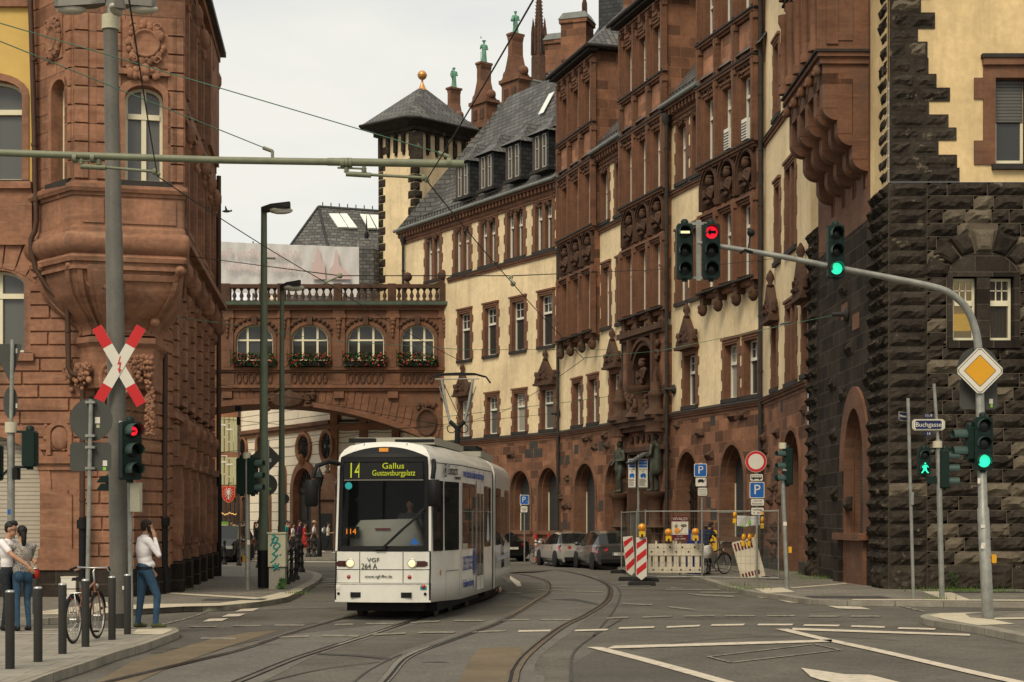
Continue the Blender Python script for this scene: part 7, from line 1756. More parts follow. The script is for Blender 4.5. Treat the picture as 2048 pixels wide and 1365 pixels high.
for a, m0 in ((rad(60), 0), (rad(-60), 1)):
 b = MB(RY(-a)); L_ = .74; d = -.012*(1-m0)
 b.box(-L_, L_, d, d+.01, -.088, .088, 0);
 for s in (-1, 1): b.box(min(s*L_, s*(L_-.36)), max(s*L_, s*(L_-.36)), d-.003, d, -.088, .088, 1)
 b.build('cross_arm', ['sign_white', 'sign_red', 'sign_back'], xs)
b = MB(); b.prism([(.02,.16),(-.02,.02),(.015,.03),(.0,-.05),(-.02,-.04),(.01,-.13),(.045,-.06),(.02,-.06),(.04,.06),(.005,.05),(.035,.16)], -.02, -.016); b.build('lightning_flash', 'sign_red', xs)
sg = thing('traffic_signal', 'dark green tram signal on a slim grey post right beside the thick mast', 'traffic light', (mp_(261, 1256).x, 27.4, K), world=True)
pole(sg, at(262, 1256, 27.4), at(258, 840, 27.4), .042)
signal_head(sg, T(*at(264, 960, 27.2)) @ RZ(rad(36)), ['redbar', None, None], .26, .34, .32)
for py in (962, 893): b = MB(T(*at(222, py, 27.8)) @ RZ(rad(-80))); b.ball((0,0,.02), (.14,.12,.1), 0, 10, 7); b.build('rear_signal', 'signal_green', sg) if py > 900 else 0
b = MB(); p = at(271, 990, 27.4); b.box(p.x-.07, p.x+.09, 27.3, 27.5, p.z-.28, p.z+.2); b.build('control_box', 'cabinet', sg)
b = MB()
for py in (960, 975): p = at(208, py, 27.8); b.loft([[(p.x-.08+.0, 27.6, p.z-.05),(p.x+.12,27.6,p.z-.05),(p.x+.12,27.6,p.z+.06),(p.x-.0,27.6,p.z+.06)],[(p.x-.08,27.8,p.z-.05),(p.x+.12,27.8,p.z-.05),(p.x+.12,27.8,p.z+.06),(p.x,27.8,p.z+.06)]], 0, False)
b.build('rear_signal', 'signal_green', sg)
# --- sign post with round and square sign backs
Zs = 26.4
sp1 = thing('sign_post', 'galvanised post carrying the backs of a round sign and a square sign, behind the bicycle', 'sign post', (at(175, 1270, Zs).x, Zs, K), world=True)
pole(sp1, at(173, 1283, Zs), at(182, 797, Zs), .034); b = MB(); b.tube([at(182, 799, Zs), at(182, 793, Zs)], .038); b.build('post_cap', 'black', sp1)
panel('round_sign', sp1, circ(.345), T(*at(182, 840, Zs+.07)), 'sign_back'); panel('square_sign', sp1, rect(.66, .46, .04), T(*at(181, 914, Zs+.07)), 'sign_back')
for py in (805, 872, 895, 937): b = MB(); p = at(181, py, Zs); b.box(p.x-.075, p.x+.075, Zs-.045, Zs+.07, p.z-.02, p.z+.02); b.build('clamp', 'galvanised', sp1)
for px, py, w, h, m in ((195, 841, .08, .10, 'sign_white'), (196, 853, .05, .05, 'green_paint_light'), (210, 927, .07, .09, 'sign_white'), (209, 938, .05, .05, 'sign_lime')): sticker(sp1, T(*at(px, py, Zs+.066)), w, h, m)
# --- far left post with signals and sign backs
Zq = 27.75
sp2 = thing('signal_post', 'grey post at the far left edge with backs of a triangular and a round sign', 'traffic light', (at(22, 1256, Zq).x, Zq, K), world=True)
pole(sp2, at(22, 1256, Zq), at(22, 860, Zq), .062); pole(sp2, at(22, 862, Zq), at(25, 680, Zq), .034)
panel('triangular_sign', sp2, [(-.33,.3),(-.02,-.33),(.02,-.33),(.19,.28),(.16,.3)], T(*at(21, 724, Zq+.06)), 'sign_back'); panel('round_sign', sp2, [(x*.45, z) for x, z in circ(.27)], T(*at(21, 806, Zq+.06)), 'sign_back')
b = MB(); b.tube([at(22, 866, Zq), at(22, 845, Zq)], .1, 0, 14); b.build('collar', 'cream_plastic', sp2)
for px, py, w in ((63, 934, .24), (-8, 962, .26)):
 o = signal_head(sp2, T(*at(px, py, Zq+.1)) @ RZ(rad(180)), [None, None, None], .1, w, .2)
b = MB(); b.beam(at(22, 864, Zq), at(68, 864, Zq), .03, .04); b.beam(at(22, 935, Zq), at(60, 935, Zq), .03, .04); b.beam(at(22, 935, Zq), at(-10, 965, Zq), .03, .04); b.build('bracket', 'signal_green', sp2)
b = MB(); p = at(33, 948, Zq); b.box(p.x-.04, p.x+.04, Zq-.1, Zq+.1, p.z-.1, p.z+.1); b.build('speaker_box', 'black', sp2); sticker(sp2, T(*at(18, 1024, Zq-.063)), .05, .08, 'sign_blue')
for py, m in ((702, 'sign_white'), (812, 'sign_white')): sticker(sp2, T(*at(33, py, Zq+.056)), .03, .08, m)
# --- bollards of the island
bm_ = MB(); bm_.lathe([(.056,0),(.056,.86),(.05,.872)], (0,0,0), 0, 16); bc = MB(); bc.lathe([(.054,.868),(.052,.885),(.03,.893),(.001,.895)], (0,0,0), 0, 16)
bme, bce = bm_.mesh('shaft', ['bollard']), bc.mesh('cap', ['cap_metal'])
labs = ['leftmost dark grey bollard, nearest the camera in the row on the left island', 'dark grey bollard in front of the embracing couple, second from the left', 'dark grey bollard in front of the bicycle rear wheel', 'dark grey bollard before the bicycle pedals, beside the slim sign post', 'dark grey bollard directly before the thick grey mast', 'dark grey bollard at the right end of the row, behind the man in white shirt']
for (px, yt, yb), lab in zip(((20,1180,1338),(76,1173,1324),(125,1166,1308),(171,1158,1294),(224,1152,1280),(255,1148,1269)), labs):
 p = gp(px, yb, K); s = F/p.y; hh = (yb-yt)/s
 t = thing('bollard', lab, 'bollard', p, 0, 'bollards on the left island'); k = hh/.895
 for nm, me in (('shaft', bme), ('cap', bce)): o = link(nm, me, t); o.scale = (1, 1, k)
p = gp(71, 1228, K); t = thing('bollard', 'single dark bollard behind the couple, near the building', 'bollard', p, 0, 'bollards on the left island'); link('shaft', bme, t); link('cap', bce, t)
# --- green lamp posts
def lamp_post(label, px, yb, yt, hx0, hx1, r, Z, m='green_paint'):
 t = thing('street_lamp', label, 'street lamp', (at(px, yb, Z).x, Z, K), 0, 'green lamp posts before the bridge', True)
 pb, ptp = at(px-1, yb, Z), at(px, yt+12, Z); b = MB(); b.tube([pb, pb.lerp(ptp, .18), pb.lerp(ptp, .19), ptp], [r*1.15, r*1.15, r, r*.62], 0, 14); b.tube([pb, pb.lerp(ptp, .1)], r*1.2, 1, 14); b.build('pole', [m, 'black'], t)
 b = MB(); p, q = at(hx0, yt+14, Z), at(hx1, yt+4, Z-.3); d = (q-p); w = V((0, .16, 0)); up = V((0, 0, .17))
 b.loft([[p-w*.6, p+w*.6, p+w*.6+up*.8, p-w*.6+up*.8], [p+d*.35-w, p+d*.35+w, p+d*.35+w*.9+up, p+d*.35-w*.9+up], [p+d-w*.9, p+d+w*.9, p+d+w*.6+up*.9, p+d-w*.6+up*.9]], 0, False); o = b.build('lamp_head', 'bollard', t)
 b = MB(); b.ball(p+d*.68-V((0,0,.03)), (.32, .14, .10), 0, 14, 8); b.build('lamp_glass', 'clear_lens', o); return t
lamp_post('tall green lamp post with a grey lantern head, next to the graffiti cabinet', 528, 1176, 412, 523, 580, .125, 43.5)
lamp_post('shorter green lamp post just right of the tall one', 564, 1160, 567, 560, 601, .10, 49)
# --- middle signal post, sign backs
Z5 = 42.5
s5 = thing('traffic_signal', 'grey post with side facing dark green signals, left of the tall lamp post', 'traffic light', (at(497, 1194, Z5).x, Z5, K), world=True)
pole(s5, at(496, 1195, Z5), at(494, 905, Z5), .065)
b = MB(); b.tube([at(494, 918, Z5), at(494, 906, Z5)], .105, 0, 14); b.build('collar', 'cream_plastic', s5)
signal_head(s5, T(*at(487, 989, Z5+.15)) @ RZ(rad(165)), [None]*3, .22, .27, .31); signal_head(s5, T(*at(512, 989, Z5-.1)) @ RZ(rad(72)), [None]*3, .26, .27, .31)
b = MB(); b.beam(at(480, 918, Z5), at(520, 918, Z5), .05, .05); b.build('bracket', 'signal_green', s5); sticker(s5, T(*at(497, 1085, Z5-.066)), .07, .12)
Z6 = 45.5
s6 = thing('sign_post', 'post with backs of a diamond sign and a round sign behind the tall lamp post', 'sign post', (at(533, 1160, Z6).x, Z6, K), world=True)
pole(s6, at(536, 1168, Z6), at(536, 880, Z6), .035); panel('diamond_sign', s6, [(-.45,0),(0,-.45),(.45,0),(0,.45)], T(*at(531, 917, Z6+.06)), 'sign_back'); panel('round_sign', s6, circ(.30), T(*at(533, 970, Z6+.06)), 'sign_back'); sticker(s6, T(*at(540, 921, Z6+.05)), .07, .1); sticker(s6, T(*at(540, 978, Z6+.05)), .06, .06, 'sign_lime')
Z7 = 50.5
s7 = thing('sign_post', 'small round sign back on the shorter green lamp post', 'sign', (at(568, 998, Z7).x, Z7, 2.5), world=True); panel('round_sign', s7, circ(.165), T(*at(568, 998, Z7)), 'sign_back')
pole(s7, at(568, 1165, Z7), at(568, 985, Z7), .03)
# --- cabinet with graffiti
Zc = 42.9; q0, q1 = at(536, 1183, Zc), at(571, 1068, Zc); cw = (q1.x-q0.x)
cab = thing('utility_cabinet', 'cream utility cabinet with turquoise graffiti at the left kerb', 'cabinet', ((q0.x+q1.x)/2, Zc, K), rad(0)); h = q1.z-K
b = MB(); b.bbox(-cw/2, cw/2, 0, .36, h*.4, h, 0, .012); b.box(-cw/2+.01, cw/2-.01, -.008, 0, h*.42, h*.97, 0); b.box(-cw/2-.02, cw/2+.02, -.03, .39, h, h+.04); b.build('case', 'cabinet', cab)
b = MB(); b.box(-cw/2+.02, cw/2-.02, .02, .34, 0, h*.4); b.box(-cw/2, cw/2, .0, .36, h*.39, h*.405, 1); b.build('base', ['tram_grey', 'black'], cab);
b = MB()
def gl(pts, r=.02): b.tube([((p.x-553.5)/F*Zc, -.012, (1183-p.y)/F*Zc) for p in smooth([V((x, y, 0)) for x, y in pts], 5)], r, 0, 6)
gl([(545,1073),(551,1077)]); gl([(549,1080),(545,1088),(541,1096)]); gl([(543,1084),(550,1078),(556,1081),(552,1088),(546,1090)]); gl([(552,1091),(547,1098),(552,1102),(560,1096),(556,1090),(550,1092)]); gl([(556,1102),(548,1110),(545,1113)]); gl([(544,1111),(552,1116),(556,1114)]); gl([(556,1114),(548,1124),(541,1129)]); gl([(551,1130),(550,1143)]); gl([(545,1134),(558,1142)]); gl([(558,1131),(547,1144)]); gl([(560.6,1113),(561,1114)], .03)
b.build('graffiti', 'graffiti', cab)
b = MB(); [b.add([V((cw*.3+R.gauss(0,.05), -.04+R.uniform(-.04,.04), R.uniform(.0,.28)))+V(d_)*.06 for d_ in ((-.6,0,0),(0,0,1),(.6,0,0))], [(0,1,2)]) for _ in range(60)]; o = b.build('weed', 'leaf'); o.location = (cab.location.x, Zc-.02, K); tag(o, 'small green weed growing at the foot of the graffiti cabinet', 'plant')
# --- cast posts with rings along the left pavement edge
po = MB(); po.lathe([(.11,0),(.11,.1),(.07,.14),(.05,.3),(.075,.32),(.075,.36),(.05,.38),(.048,.62),(.07,.64),(.07,.68),(.045,.7),(.045,.86),(.07,.88),(.07,.92),(.05,.97),(.02,1.0)], (0,0,0), 0, 10); pome = po.mesh('iron_post', ['tram_grey_dark' if 'tram_grey_dark' in MATS else 'bollard'])
for px, yb, lab in ((573,1169,'cast iron post nearest the graffiti cabinet, right of it'),(583,1164,'second cast iron post right of the graffiti cabinet'),(592,1160,'third cast iron post along the curved left kerb'),(598,1144,'fourth cast iron post along the curved left kerb, partly hidden'),(604,1145,'rightmost cast iron post at the bend of the left kerb'),
  (449,1130,'cast iron post in front of the black car'),(478,1132,'cast iron post left of the middle signal post'),(517,1136,'cast iron post left of the tall green lamp post')):
 p = gp(px, yb, K); o = bpy.data.objects.new('iron_post', pome); COL.objects.link(o); o.location = p; tag(o, lab, 'bollard', 'cast iron posts on the left pavement')
cps = []
for px, lab in ((595,'dark chain post behind the crowd, leftmost of the far kerb'),(617,'dark chain post in the middle of the far kerb'),(628,'dark chain post nearest the lantern on the far kerb')):
 p = at(px, 1112, 80); p.z = K; cps.append(p); o = bpy.data.objects.new('chain_post', pome); COL.objects.link(o); o.location = p; o.scale = (1.4, 1.4, 1.2); tag(o, lab, 'bollard', 'chain posts on the far kerb')
for a, c, lab in ((cps[0]-V((1.2,0,0)), cps[0], 'chain hanging left of the leftmost far chain post'), (cps[0], cps[1], 'chain hanging between the two left far posts'), (cps[1], cps[2], 'short chain hanging between the right far posts')):
 b = MB(); b.tube([a.lerp(c, t/8)+V((0, 0, 1.05-.32*math.sin(math.pi*t/8))) for t in range(9)], .025, 0, 5); o = b.build('chain', 'bollard'); tag(o, lab, 'chain')
Zl = 81; ln_ = thing('lantern_post', 'slim black lantern post beside the walking crowd', 'street lamp', (at(639, 1110, Zl).x, Zl, K), 0, None, True)
b = MB(); p = at(639, 1110, Zl); b.lathe([(.12,0),(.12,.6),(.06,.8),(.05,3.2),(.09,3.25),(.05,3.4)], (p.x, Zl, K), 0, 8); b.build('pole', 'black', ln_)
b = MB(); b.lathe([(.1,3.4),(.2,3.85),(.24,3.9),(.1,4.15),(.04,4.3),(.01,4.4)], (p.x, Zl, K), 0, 6, False); b.build('lantern', 'black', ln_)
Zp = 52.5; cp_ = thing('camera_pole', 'thin pole with a dark camera on top at the left end of the bridge arch', 'pole', (at(479, 1128, Zp).x, Zp, K), 0, None, True)
pole(cp_, at(480, 1128, Zp), at(478, 822, Zp), .028); b = MB(); p = at(477, 819, Zp); b.box(p.x-.09, p.x+.09, Zp-.12, Zp+.12, p.z-.06, p.z+.1); b.box(p.x-.05, p.x+.05, Zp-.05, Zp+.05, p.z-.5, p.z-.25); b.build('camera_box', 'black', cp_)
o = None
yb_ = MB(); p = at(489, 1118, 44); yb_.box(p.x-.05, p.x+.05, 43.95, 44.05, p.z-.1, p.z+.1); o = yb_.build('push_button', 'sign_yellow', s5)
# --- right gantry with signals
Zr = 30.6; rt = lambda x, y, d=0: at(x, y, Zr+d)
gm_ = thing('signal_gantry', 'galvanised mast with a long curved arm carrying traffic signals, on the right island', 'traffic light', (rt(1975, 1236).x, Zr, K), 0, None, True)
b = MB(); b.tube([rt(1976, 1236), rt(1966, 1018), rt(1966, 1014), rt(1957, 700)], [.108, .108, .085, .078], 0, 16); b.build('pole', 'galvanised', gm_)
arm = smooth([rt(1957, 702), rt(1952, 665), rt(1935, 620), rt(1905, 590), rt(1870, 575), rt(1800, 560), rt(1680, 537), rt(1560, 513), rt(1440, 493), rt(1395, 486)], 4)
b = MB(); b.tube(arm, [.078-.034*i/(len(arm)-1) for i in range(len(arm))], 0, 12); b.build('arm', 'galvanised', gm_)
b = MB(); b.beam(rt(1397, 441), rt(1397, 562), .09, .06); b.beam(rt(1372, 556), rt(1422, 556), .05, .05); b.beam(rt(1372, 448), rt(1422, 448), .05, .05); b.beam(rt(1440, 493), rt(1400, 487), .06, .06); b.build('bracket', 'galvanised', gm_)
signal_head(gm_, T(*rt(1370, 557, -.12)), ['bar', None, None], .2, .3, .338); signal_head(gm_, T(*rt(1423, 557, -.12)), ['red_arrow', None, None], .2, .32, .338); signal_head(gm_, T(*rt(1673, 555, -.14)), [None, None, 'green'], .2, .3, .322)
b = MB(); b.beam(rt(1655, 452, .05), rt(1655, 556, .05), .04, .05); b.build('bracket', 'signal_green', gm_)
b = MB(); p = rt(1502, 466, -.05); b.ball(p, .075, 0, 12, 9); b.tube([p, rt(1496, 498)], .012, 0, 6); b.tube([rt(1480, 507, -.05), rt(1490, 500, -.1), rt(1505, 505, -.05)], .025, 0, 7); b.build('camera', 'black', gm_)
signal_head(gm_, T(*rt(1968, 940, -.15)), [None, None, 'green'], .12, .33, .325); signal_head(gm_, T(*rt(1932, 921, .0)) @ RZ(rad(-82)), [None, None], .26, .27, .31)
b = MB(); b.beam(rt(1945, 862), rt(1966, 862), .05, .05); b.beam(rt(1945, 910), rt(1966, 910), .05, .05); b.build('bracket', 'signal_green', gm_)
b = MB(); p = rt(1986, 1118); b.bbox(p.x-.04, p.x+.05, Zr-.06, Zr+.06, p.z-.08, p.z+.08); b.build('push_button', 'sign_yellow', gm_)
sticker(gm_, T(*rt(1966, 1053, -.11)), .08, .06); sticker(gm_, T(*rt(1966, 1092, -.11)) @ RY(.2), .07, .11); sticker(gm_, T(*rt(1958, 962, -.09)), .05, .1)
pr = thing('priority_sign', 'yellow and white diamond priority sign on the right signal mast', 'sign', rt(1960, 742, -.11))
def diamond(r, c=.05): return [(-r+c,-c),(-c,-r+c),(c,-r+c),(r-c,-c),(r-c,c),(c,r-c),(-c,r-c),(-r+c,c)]
b = MB(); b.prism(diamond(.475), 0, .012, 2); b.prism(diamond(.465), -.002, 0, 0); b.prism(diamond(.43, .03), -.004, -.002, 1); b.prism(diamond(.415, .03), -.006, -.004, 0); b.prism(diamond(.30, .01), -.008, -.006, 1); b.prism(diamond(.288, .01), -.010, -.008, 3); b.build('plate', ['sign_white', 'black', 'sign_back', 'sign_yellow'], pr)
sb = thing('square_sign_back', 'dark grey backs of a round and a square sign behind the yellow diamond sign', 'sign', rt(1958, 760, .12), 0, None, True); panel('round_sign', sb, circ(.38), T(*rt(1956, 735, .12)), 'sign_back'); panel('square_sign', sb, rect(.70, .58, .05), T(*rt(1957, 788, .12)), 'sign_back'); sticker(sb, T(*rt(1982, 803, .11)), .07, .09); sticker(sb, T(*rt(1983, 812, .11)), .04, .06, 'sign_lime')
# --- street sign post and its signals
Zt_ = 37.3; st = lambda x, y, d=0: at(x, y, Zt_+d)
ss = thing('street_sign_post', 'post with a dark blue street name sign and a green walking man signal', 'sign post', (st(1883, 1200).x, Zt_, K), 0, None, True)
pole(ss, st(1884, 1201), st(1876, 880), .062); pole(ss, st(1876, 884), st(1868, 768), .036); b = MB(); b.tube([st(1875, 896), st(1875, 883)], .105, 0, 14); b.build('collar', 'cream_plastic', ss)
def nameplate(txt, px, py, w, h, size, fr=True, rz=0):
 o = panel('name_plate', ss, rect(w, h, .03), T(*st(px, py, -.08)) @ RZ(rz), 'sign_navy', 'sign_white' if fr else None, 'sign_back', .015, .03); text(txt, size, 'sign_white', o, T(0, -.008, 0)); return o
nameplate('Buchgasse', 1857, 850, .66, .215, .145); nameplate('11-9', 1857, 832, .22, .095, .09, False); nameplate('14', 1857, 868, .22, .085, .085, False)
b = MB(); b.loft([[st(1857, 850, -.06)+V((x*.70/.66*k, y, z*k)) for x, z in rect(.70, .255, .05)] for k, y in ((1, -.01), (1, .03))], 0, False); b.build('plate_frame', 'cabinet', ss)
signal_head(ss, T(*st(1849, 950, -.05)), [None, 'man'], .1, .27, .295); signal_head(ss, T(*st(1897, 977, .0)) @ RZ(rad(82)), [None]*3, .24, .27, .29)
b = MB(); b.beam(st(1850, 898), st(1900, 898), .04, .04); b.beam(st(1850, 952), st(1900, 976), .035, .035); p = st(1862, 961); b.box(p.x-.09, p.x+.12, Zt_-.05, Zt_+.05, p.z-.08, p.z+.08); b.build('bracket', 'signal_green', ss)
s8 = thing('sign_post', 'thin rusty post with a small name sign, left of the street name post', 'sign post', (st(1827, 1201).x, Zt_, K), 0, None, True)
pole(s8, st(1827, 1202), st(1816, 797), .038); o = panel('name_plate', s8, rect(.5, .2, .03), T(*st(1806, 833, -.05)) @ RZ(rad(55)), 'sign_navy', 'cabinet', 'sign_back', .015, .025); text('Bethmannstr.', .08, 'sign_white', o, T(0, -.008, 0))
b = MB(); b.tube([st(1824, 985, -.03), st(1824, 1010, -.03)], .05, 0, 8); b.build('clamp', 'galvanised', s8)
b = MB(); p0 = at(1916, 1183, 41.9)
for k in range(5):
 q = V((R.uniform(-.1,.1), R.uniform(-.05,.05), R.uniform(.25,.5))); b.tube([(0,0,0), q*.5+V((0,0,.05)), q], .008, 0, 4)
 for _ in range(16):
  c = q*R.uniform(.2, 1.05)+V((R.gauss(0,.05), R.gauss(0,.04), R.gauss(0,.03))); d = V((R.uniform(-1,1), R.uniform(-1,.2), R.uniform(-.3,.8))).normalized(); e = d.cross(V((0,0,1.01))).normalized(); s = R.uniform(.04,.075); b.add([c-e*s*.5, c+d*s, c+e*s*.5, c-d*s*.7], [(0,1,2,3)])
o = b.build('weed', 'leaf'); o.location = (p0.x, 42.2, K); tag(o, 'leafy green weed growing against the dark stone wall', 'plant')
# --- signal post by the fence
Zf = 43.3; fs = lambda x, y, d=0: at(x, y, Zf+d)
s9 = thing('traffic_signal', 'grey post with a side facing green signal and cream cap, right of the wire fence', 'traffic light', (fs(1573, 1178).x, Zf, K), 0, None, True)
pole(s9, fs(1574, 1178), fs(1565, 950), .058); b = MB(); b.tube([fs(1565, 898), fs(1565, 886)], .10, 0, 14); b.build('collar', 'cream_plastic', s9)
signal_head(s9, T(*fs(1569, 970, 0)) @ RZ(rad(-70)), [None, None, None], .24, .25, .32); text('22a', .075, 'sign_white', s9, T(*fs(1569, 940, -.2))); b = MB(); p = fs(1556, 956); b.ball(p, (.08,.08,.1), 0, 8, 6); b.build('acoustic_box', 'signal_green', s9); sticker(s9, T(*fs(1570, 1048, -.06)), .09, .1); p = fs(1579, 1100); b = MB(); b.box(p.x-.03, p.x+.05, Zf-.05, Zf+.05, p.z-.08, p.z+.08); b.build('push_button', 'sign_yellow', s9)
# --- parking and prohibition signs
def signpost(label, px, yb, yt, Z, r=.03, cat='sign post'):
 t = thing('sign_post', label, cat, (at(px, yb, Z).x, Z, K), 0, None, True); pole(t, V((at(px, yb, Z).x, Z, K)), at(px, yt, Z), r); return t
def pl(t, nm, px, py, w, h, Z, m, txts, rim='sign_white', rz=0, shape=None):
 o = panel(nm, t, shape or rect(w, h, .03), T(*at(px, py, Z-.05)) @ RZ(rz), m, rim, 'sign_back', .012, .02)
 for s, size, z, tm, *x in txts: text(s, size, tm, o, T(x[0] if x else 0, -.008, z))
 return o
Z1 = 72
t = signpost('blue parking sign on a thin post left of the parked bicycles', 1049, 1118, 990, Z1)
pl(t, 'parking_plate', 1049, 1000, .40, .42, Z1, 'sign_blue', [('P', .34, 0, 'sign_white', -.03), ('→', .1, -.08, 'sign_white', .12)]); pl(t, 'text_plate', 1048, 1019, .34, .3, Z1, 'sign_white', [('mit Parkschein', .045, .05, 'black'), ('werktags', .05, -.01, 'black'), ('9-20 h', .05, -.07, 'black')], 'black')
Z2 = 53
t = signpost('parking sign with electric car plate, behind the wire fence', 1404, 1150, 925, Z2, .035)
pl(t, 'parking_plate', 1401, 941, .41, .43, Z2, 'sign_blue', [('P', .36, -.0, 'sign_white')]); o = pl(t, 'electric_car_plate', 1402, 964.5, .39, .31, Z2, 'sign_white', [], 'black')
b = MB(); b.prism([(-.1,-.0),(-.1,.05),(-.06,.09),(.05,.09),(.09,.05),(.09,-.0)], -.010, -.006); b.box(-.08,-.045,-.01,-.006,-.03,0); b.box(.04,.075,-.01,-.006,-.03,0); b.tube([(.09,-.008,.02),(.13,-.008,.05),(.15,-.008,.11)], .008, 0, 5); b.build('pictogram', 'black', o); b = MB(); b.box(-.1,.1,-.01,-.006,-.13,-.05); b.build('blank_label', 'frame_white', o)
pl(t, 'text_plate', 1405, 984, .34, .29, Z2, 'sign_white', [('Elektrofahrzeuge', .04, .07, 'black'), ('während des', .045, 0, 'black'), ('Ladevorgangs', .045, -.07, 'black')], 'black')
Z3 = 50
t = signpost('post with a red ringed sign, bus plate and blue parking sign above the fence', 1514, 1160, 905, Z3, .04)
b = MB(); b.disc((0,0), .33, 0, .012, 2); b.disc((0,0), .325, -.002, 0, 0); b.disc((0,0), .315, -.004, -.002, 1); b.disc((0,0), .235, -.006, -.004, 0); link('prohibition_sign', b.mesh('prohibition_sign', ['sign_white', 'sign_red', 'sign_back']), t, T(*at(1512, 923.5, Z3-.05)))
o = pl(t, 'bus_plate', 1513, 955.5, .42, .22, Z3, 'sign_white', [], 'black'); b = MB(); b.prism([(-.16,-.04),(.16,-.04),(.16,.02),(.15,.06),(-.16,.06)], -.01, -.006); b.build('pictogram', 'black', o); b = MB(); [b.box(-.145+i*.05, -.105+i*.05, -.012, -.0095, .005, .045) for i in range(6)]; b.build('pictogram_window', 'sign_white', o); b = MB(); [b.disc((x, -.045), .026, -.012, -.006, 0, 12) for x in (-.09, .09)]; b.build('pictogram_wheel', 'black', o)
pl(t, 'parking_plate', 1514, 980.5, .45, .49, Z3, 'sign_blue', [('P', .42, 0, 'sign_white')]); pl(t, 'text_plate', 1515, 1005, .44, .22, Z3, 'sign_white', [('Auch mit', .07, .045, 'black'), ('Parkschein', .075, -.045, 'black')], 'black'); o = pl(t, 'text_plate', 1515, 1023, .42, .24, Z3, 'sign_white', [('werktags', .08, .05, 'black'), ('9 - 20 h', .08, -.05, 'black')], 'black'); sticker(o, T(.15, -.012, -.05), .07, .1, 'lamp_orange')
Z4 = 57
t = signpost('pair of parking ticket boards with a tilted solar panel, left of the portal', 1277, 1140, 910, Z4, .045)
for px, w, rz in ((1264, .30, rad(-35)), (1286, .36, rad(18))):
 o = panel('info_board', t, rect(w, 1.02, .015), T(*at(px, 947, Z4-.08)) @ RZ(rz), 'sign_white', 'cap_metal', 'sign_back', .03, .012); b = MB(); b.box(-w/2+.03, w/2-.03, -.008, -.005, .2, .46); b.build('blue_field', 'sign_blue', o)
 text('PARKSCHEIN-', .062*w/.36, 'sign_white', o, T(0, -.01, .39)); text('AUTOMAT', .062*w/.36, 'sign_white', o, T(0, -.01, .28)); text('Hier Parkschein', .045*w/.36, 'black', o, T(0, -.008, .13)); text('lösen', .045*w/.36, 'black', o, T(0, -.008, .06))
 b = MB(); b.prism([(-.10,-.12),(.1,-.12),(.11,-.06),(.06,-.0),(-.03,-.0),(-.1,-.06)], -.009, -.006); b.disc((-.05,-.13), .035, -.011, -.006, 0, 10); b.disc((.06,-.13), .035, -.011, -.006, 0, 10); b.build('pictogram', 'sign_blue', o); b = MB(); [b.box(-w*.4, w*.32-R.uniform(0,.08), -.008, -.005, -.22-i*.04, -.2-i*.04) for i in range(6)]; b.build('small_print', 'grey_paint', o)
b = MB(T(*at(1274, 916, Z4)) @ RZ(rad(15)) @ RY(rad(-30))); b.box(-.36,.36,-.3,.3,-.04,.02); b.build('solar_panel', 'sign_back', t)
# --- overhead boom, its mast outside the frame, and the wires
Zb = 18.4; bo = lambda x, y, d=0: at(x, y, Zb+d)
bt = thing('overhead_boom', 'long olive green pipe arm reaching in from the left with tram wire fittings', 'overhead line arm', (at(-170, 1100, Zb).x, Zb, 0), 0, None, True)
b = MB(); b.tube([bo(-170, 298), bo(0, 306), bo(200, 313), bo(450, 321), bo(700, 325), bo(900, 328), bo(928, 328.5)], .040, 0, 12); b.tube([bo(655, 324), bo(928, 328.5)], .045, 0, 12)
for px in (150, 186, 685, 694, 700, 898): b.tube([bo(px-4, 317 if px < 300 else 326), bo(px+4, 317 if px < 300 else 326)], .055, 0, 10)
b.build('boom', 'boom_paint', bt); b = MB(); mpx = bo(-170, 300); b.tube([(mpx.x, Zb, 0), (mpx.x, Zb, mpx.z+.6)], .12, 0, 14); b.build('mast', 'grey_paint', bt)
for x0, x1, y, xe, ye in ((160, 215, 330, 312, 344), (690, 740, 345, 850, 356)):
 b = MB(); b.tube([bo(x0-15, y-9), bo(x0+40, y-7)], .012, 0, 6);
 for q in (x0+3, x0+38): b.lathe([(.02,0),(.035,.01),(.02,.02),(.035,.03),(.02,.04),(.035,.05),(.02,.06),(.02,.1)], bo(q, y+1), 0, 8)
 b.tube([bo(x0+2, y+3), bo(x0+52, y+6)], .03, 0, 8); b.build('insulator', 'boom_paint', bt)
 b = MB(); b.tube([bo(x0+50, y+5), bo(xe, ye)], .017, 0, 8); b.ball(bo(xe-2, ye), .04, 0, 8, 6); b.ball(bo(xe+4, ye+5), .03, 0, 8, 6); b.build('steady_arm', 'boom_paint', bt)
b = MB(); b.beam(bo(545, 327), bo(545, 302), .03, .04); b.tube([bo(545, 303), bo(526, 296)], .022, 0, 6); b.beam(bo(898, 328), bo(898, 312), .03, .04); b.tube([bo(898, 314), bo(876, 306)], .025, 0, 6); b.build('wire_clamp', 'boom_paint', bt)
def wire(nm, label, pts, r, m='wire', sag=0, n=14, fit=()):
 P = []
 for a, c in zip(pts, pts[1:]):
  for k in range(n): P.append(V(a).lerp(V(c), k/n)-V((0, 0, sag*4*(k/n)*(1-k/n)*(V(c)-V(a)).length/20)))
 P.append(V(pts[-1])); b = MB(); b.tube(P, r, 0, 5)
 for f_ in fit: p = V(pts[0]).lerp(V(pts[-1]), f_); d = (V(pts[-1])-V(pts[0])).normalized(); b.tube([p-d*.35, p-d*.3, p+d*.3, p+d*.35], [.01, .035, .035, .01], 1, 6)
 o = b.build(nm, [m, 'cap_metal']); return tag(o, label, 'wire')
zc = 5.6
wire('contact_wire', 'black tram wire running from the top left over the boom to the tram pantograph', [atz(240, -120, zc), bo(315, 353), atz(655, 567, zc), atz(925, 724, 5.35)], .0068, sag=.1)
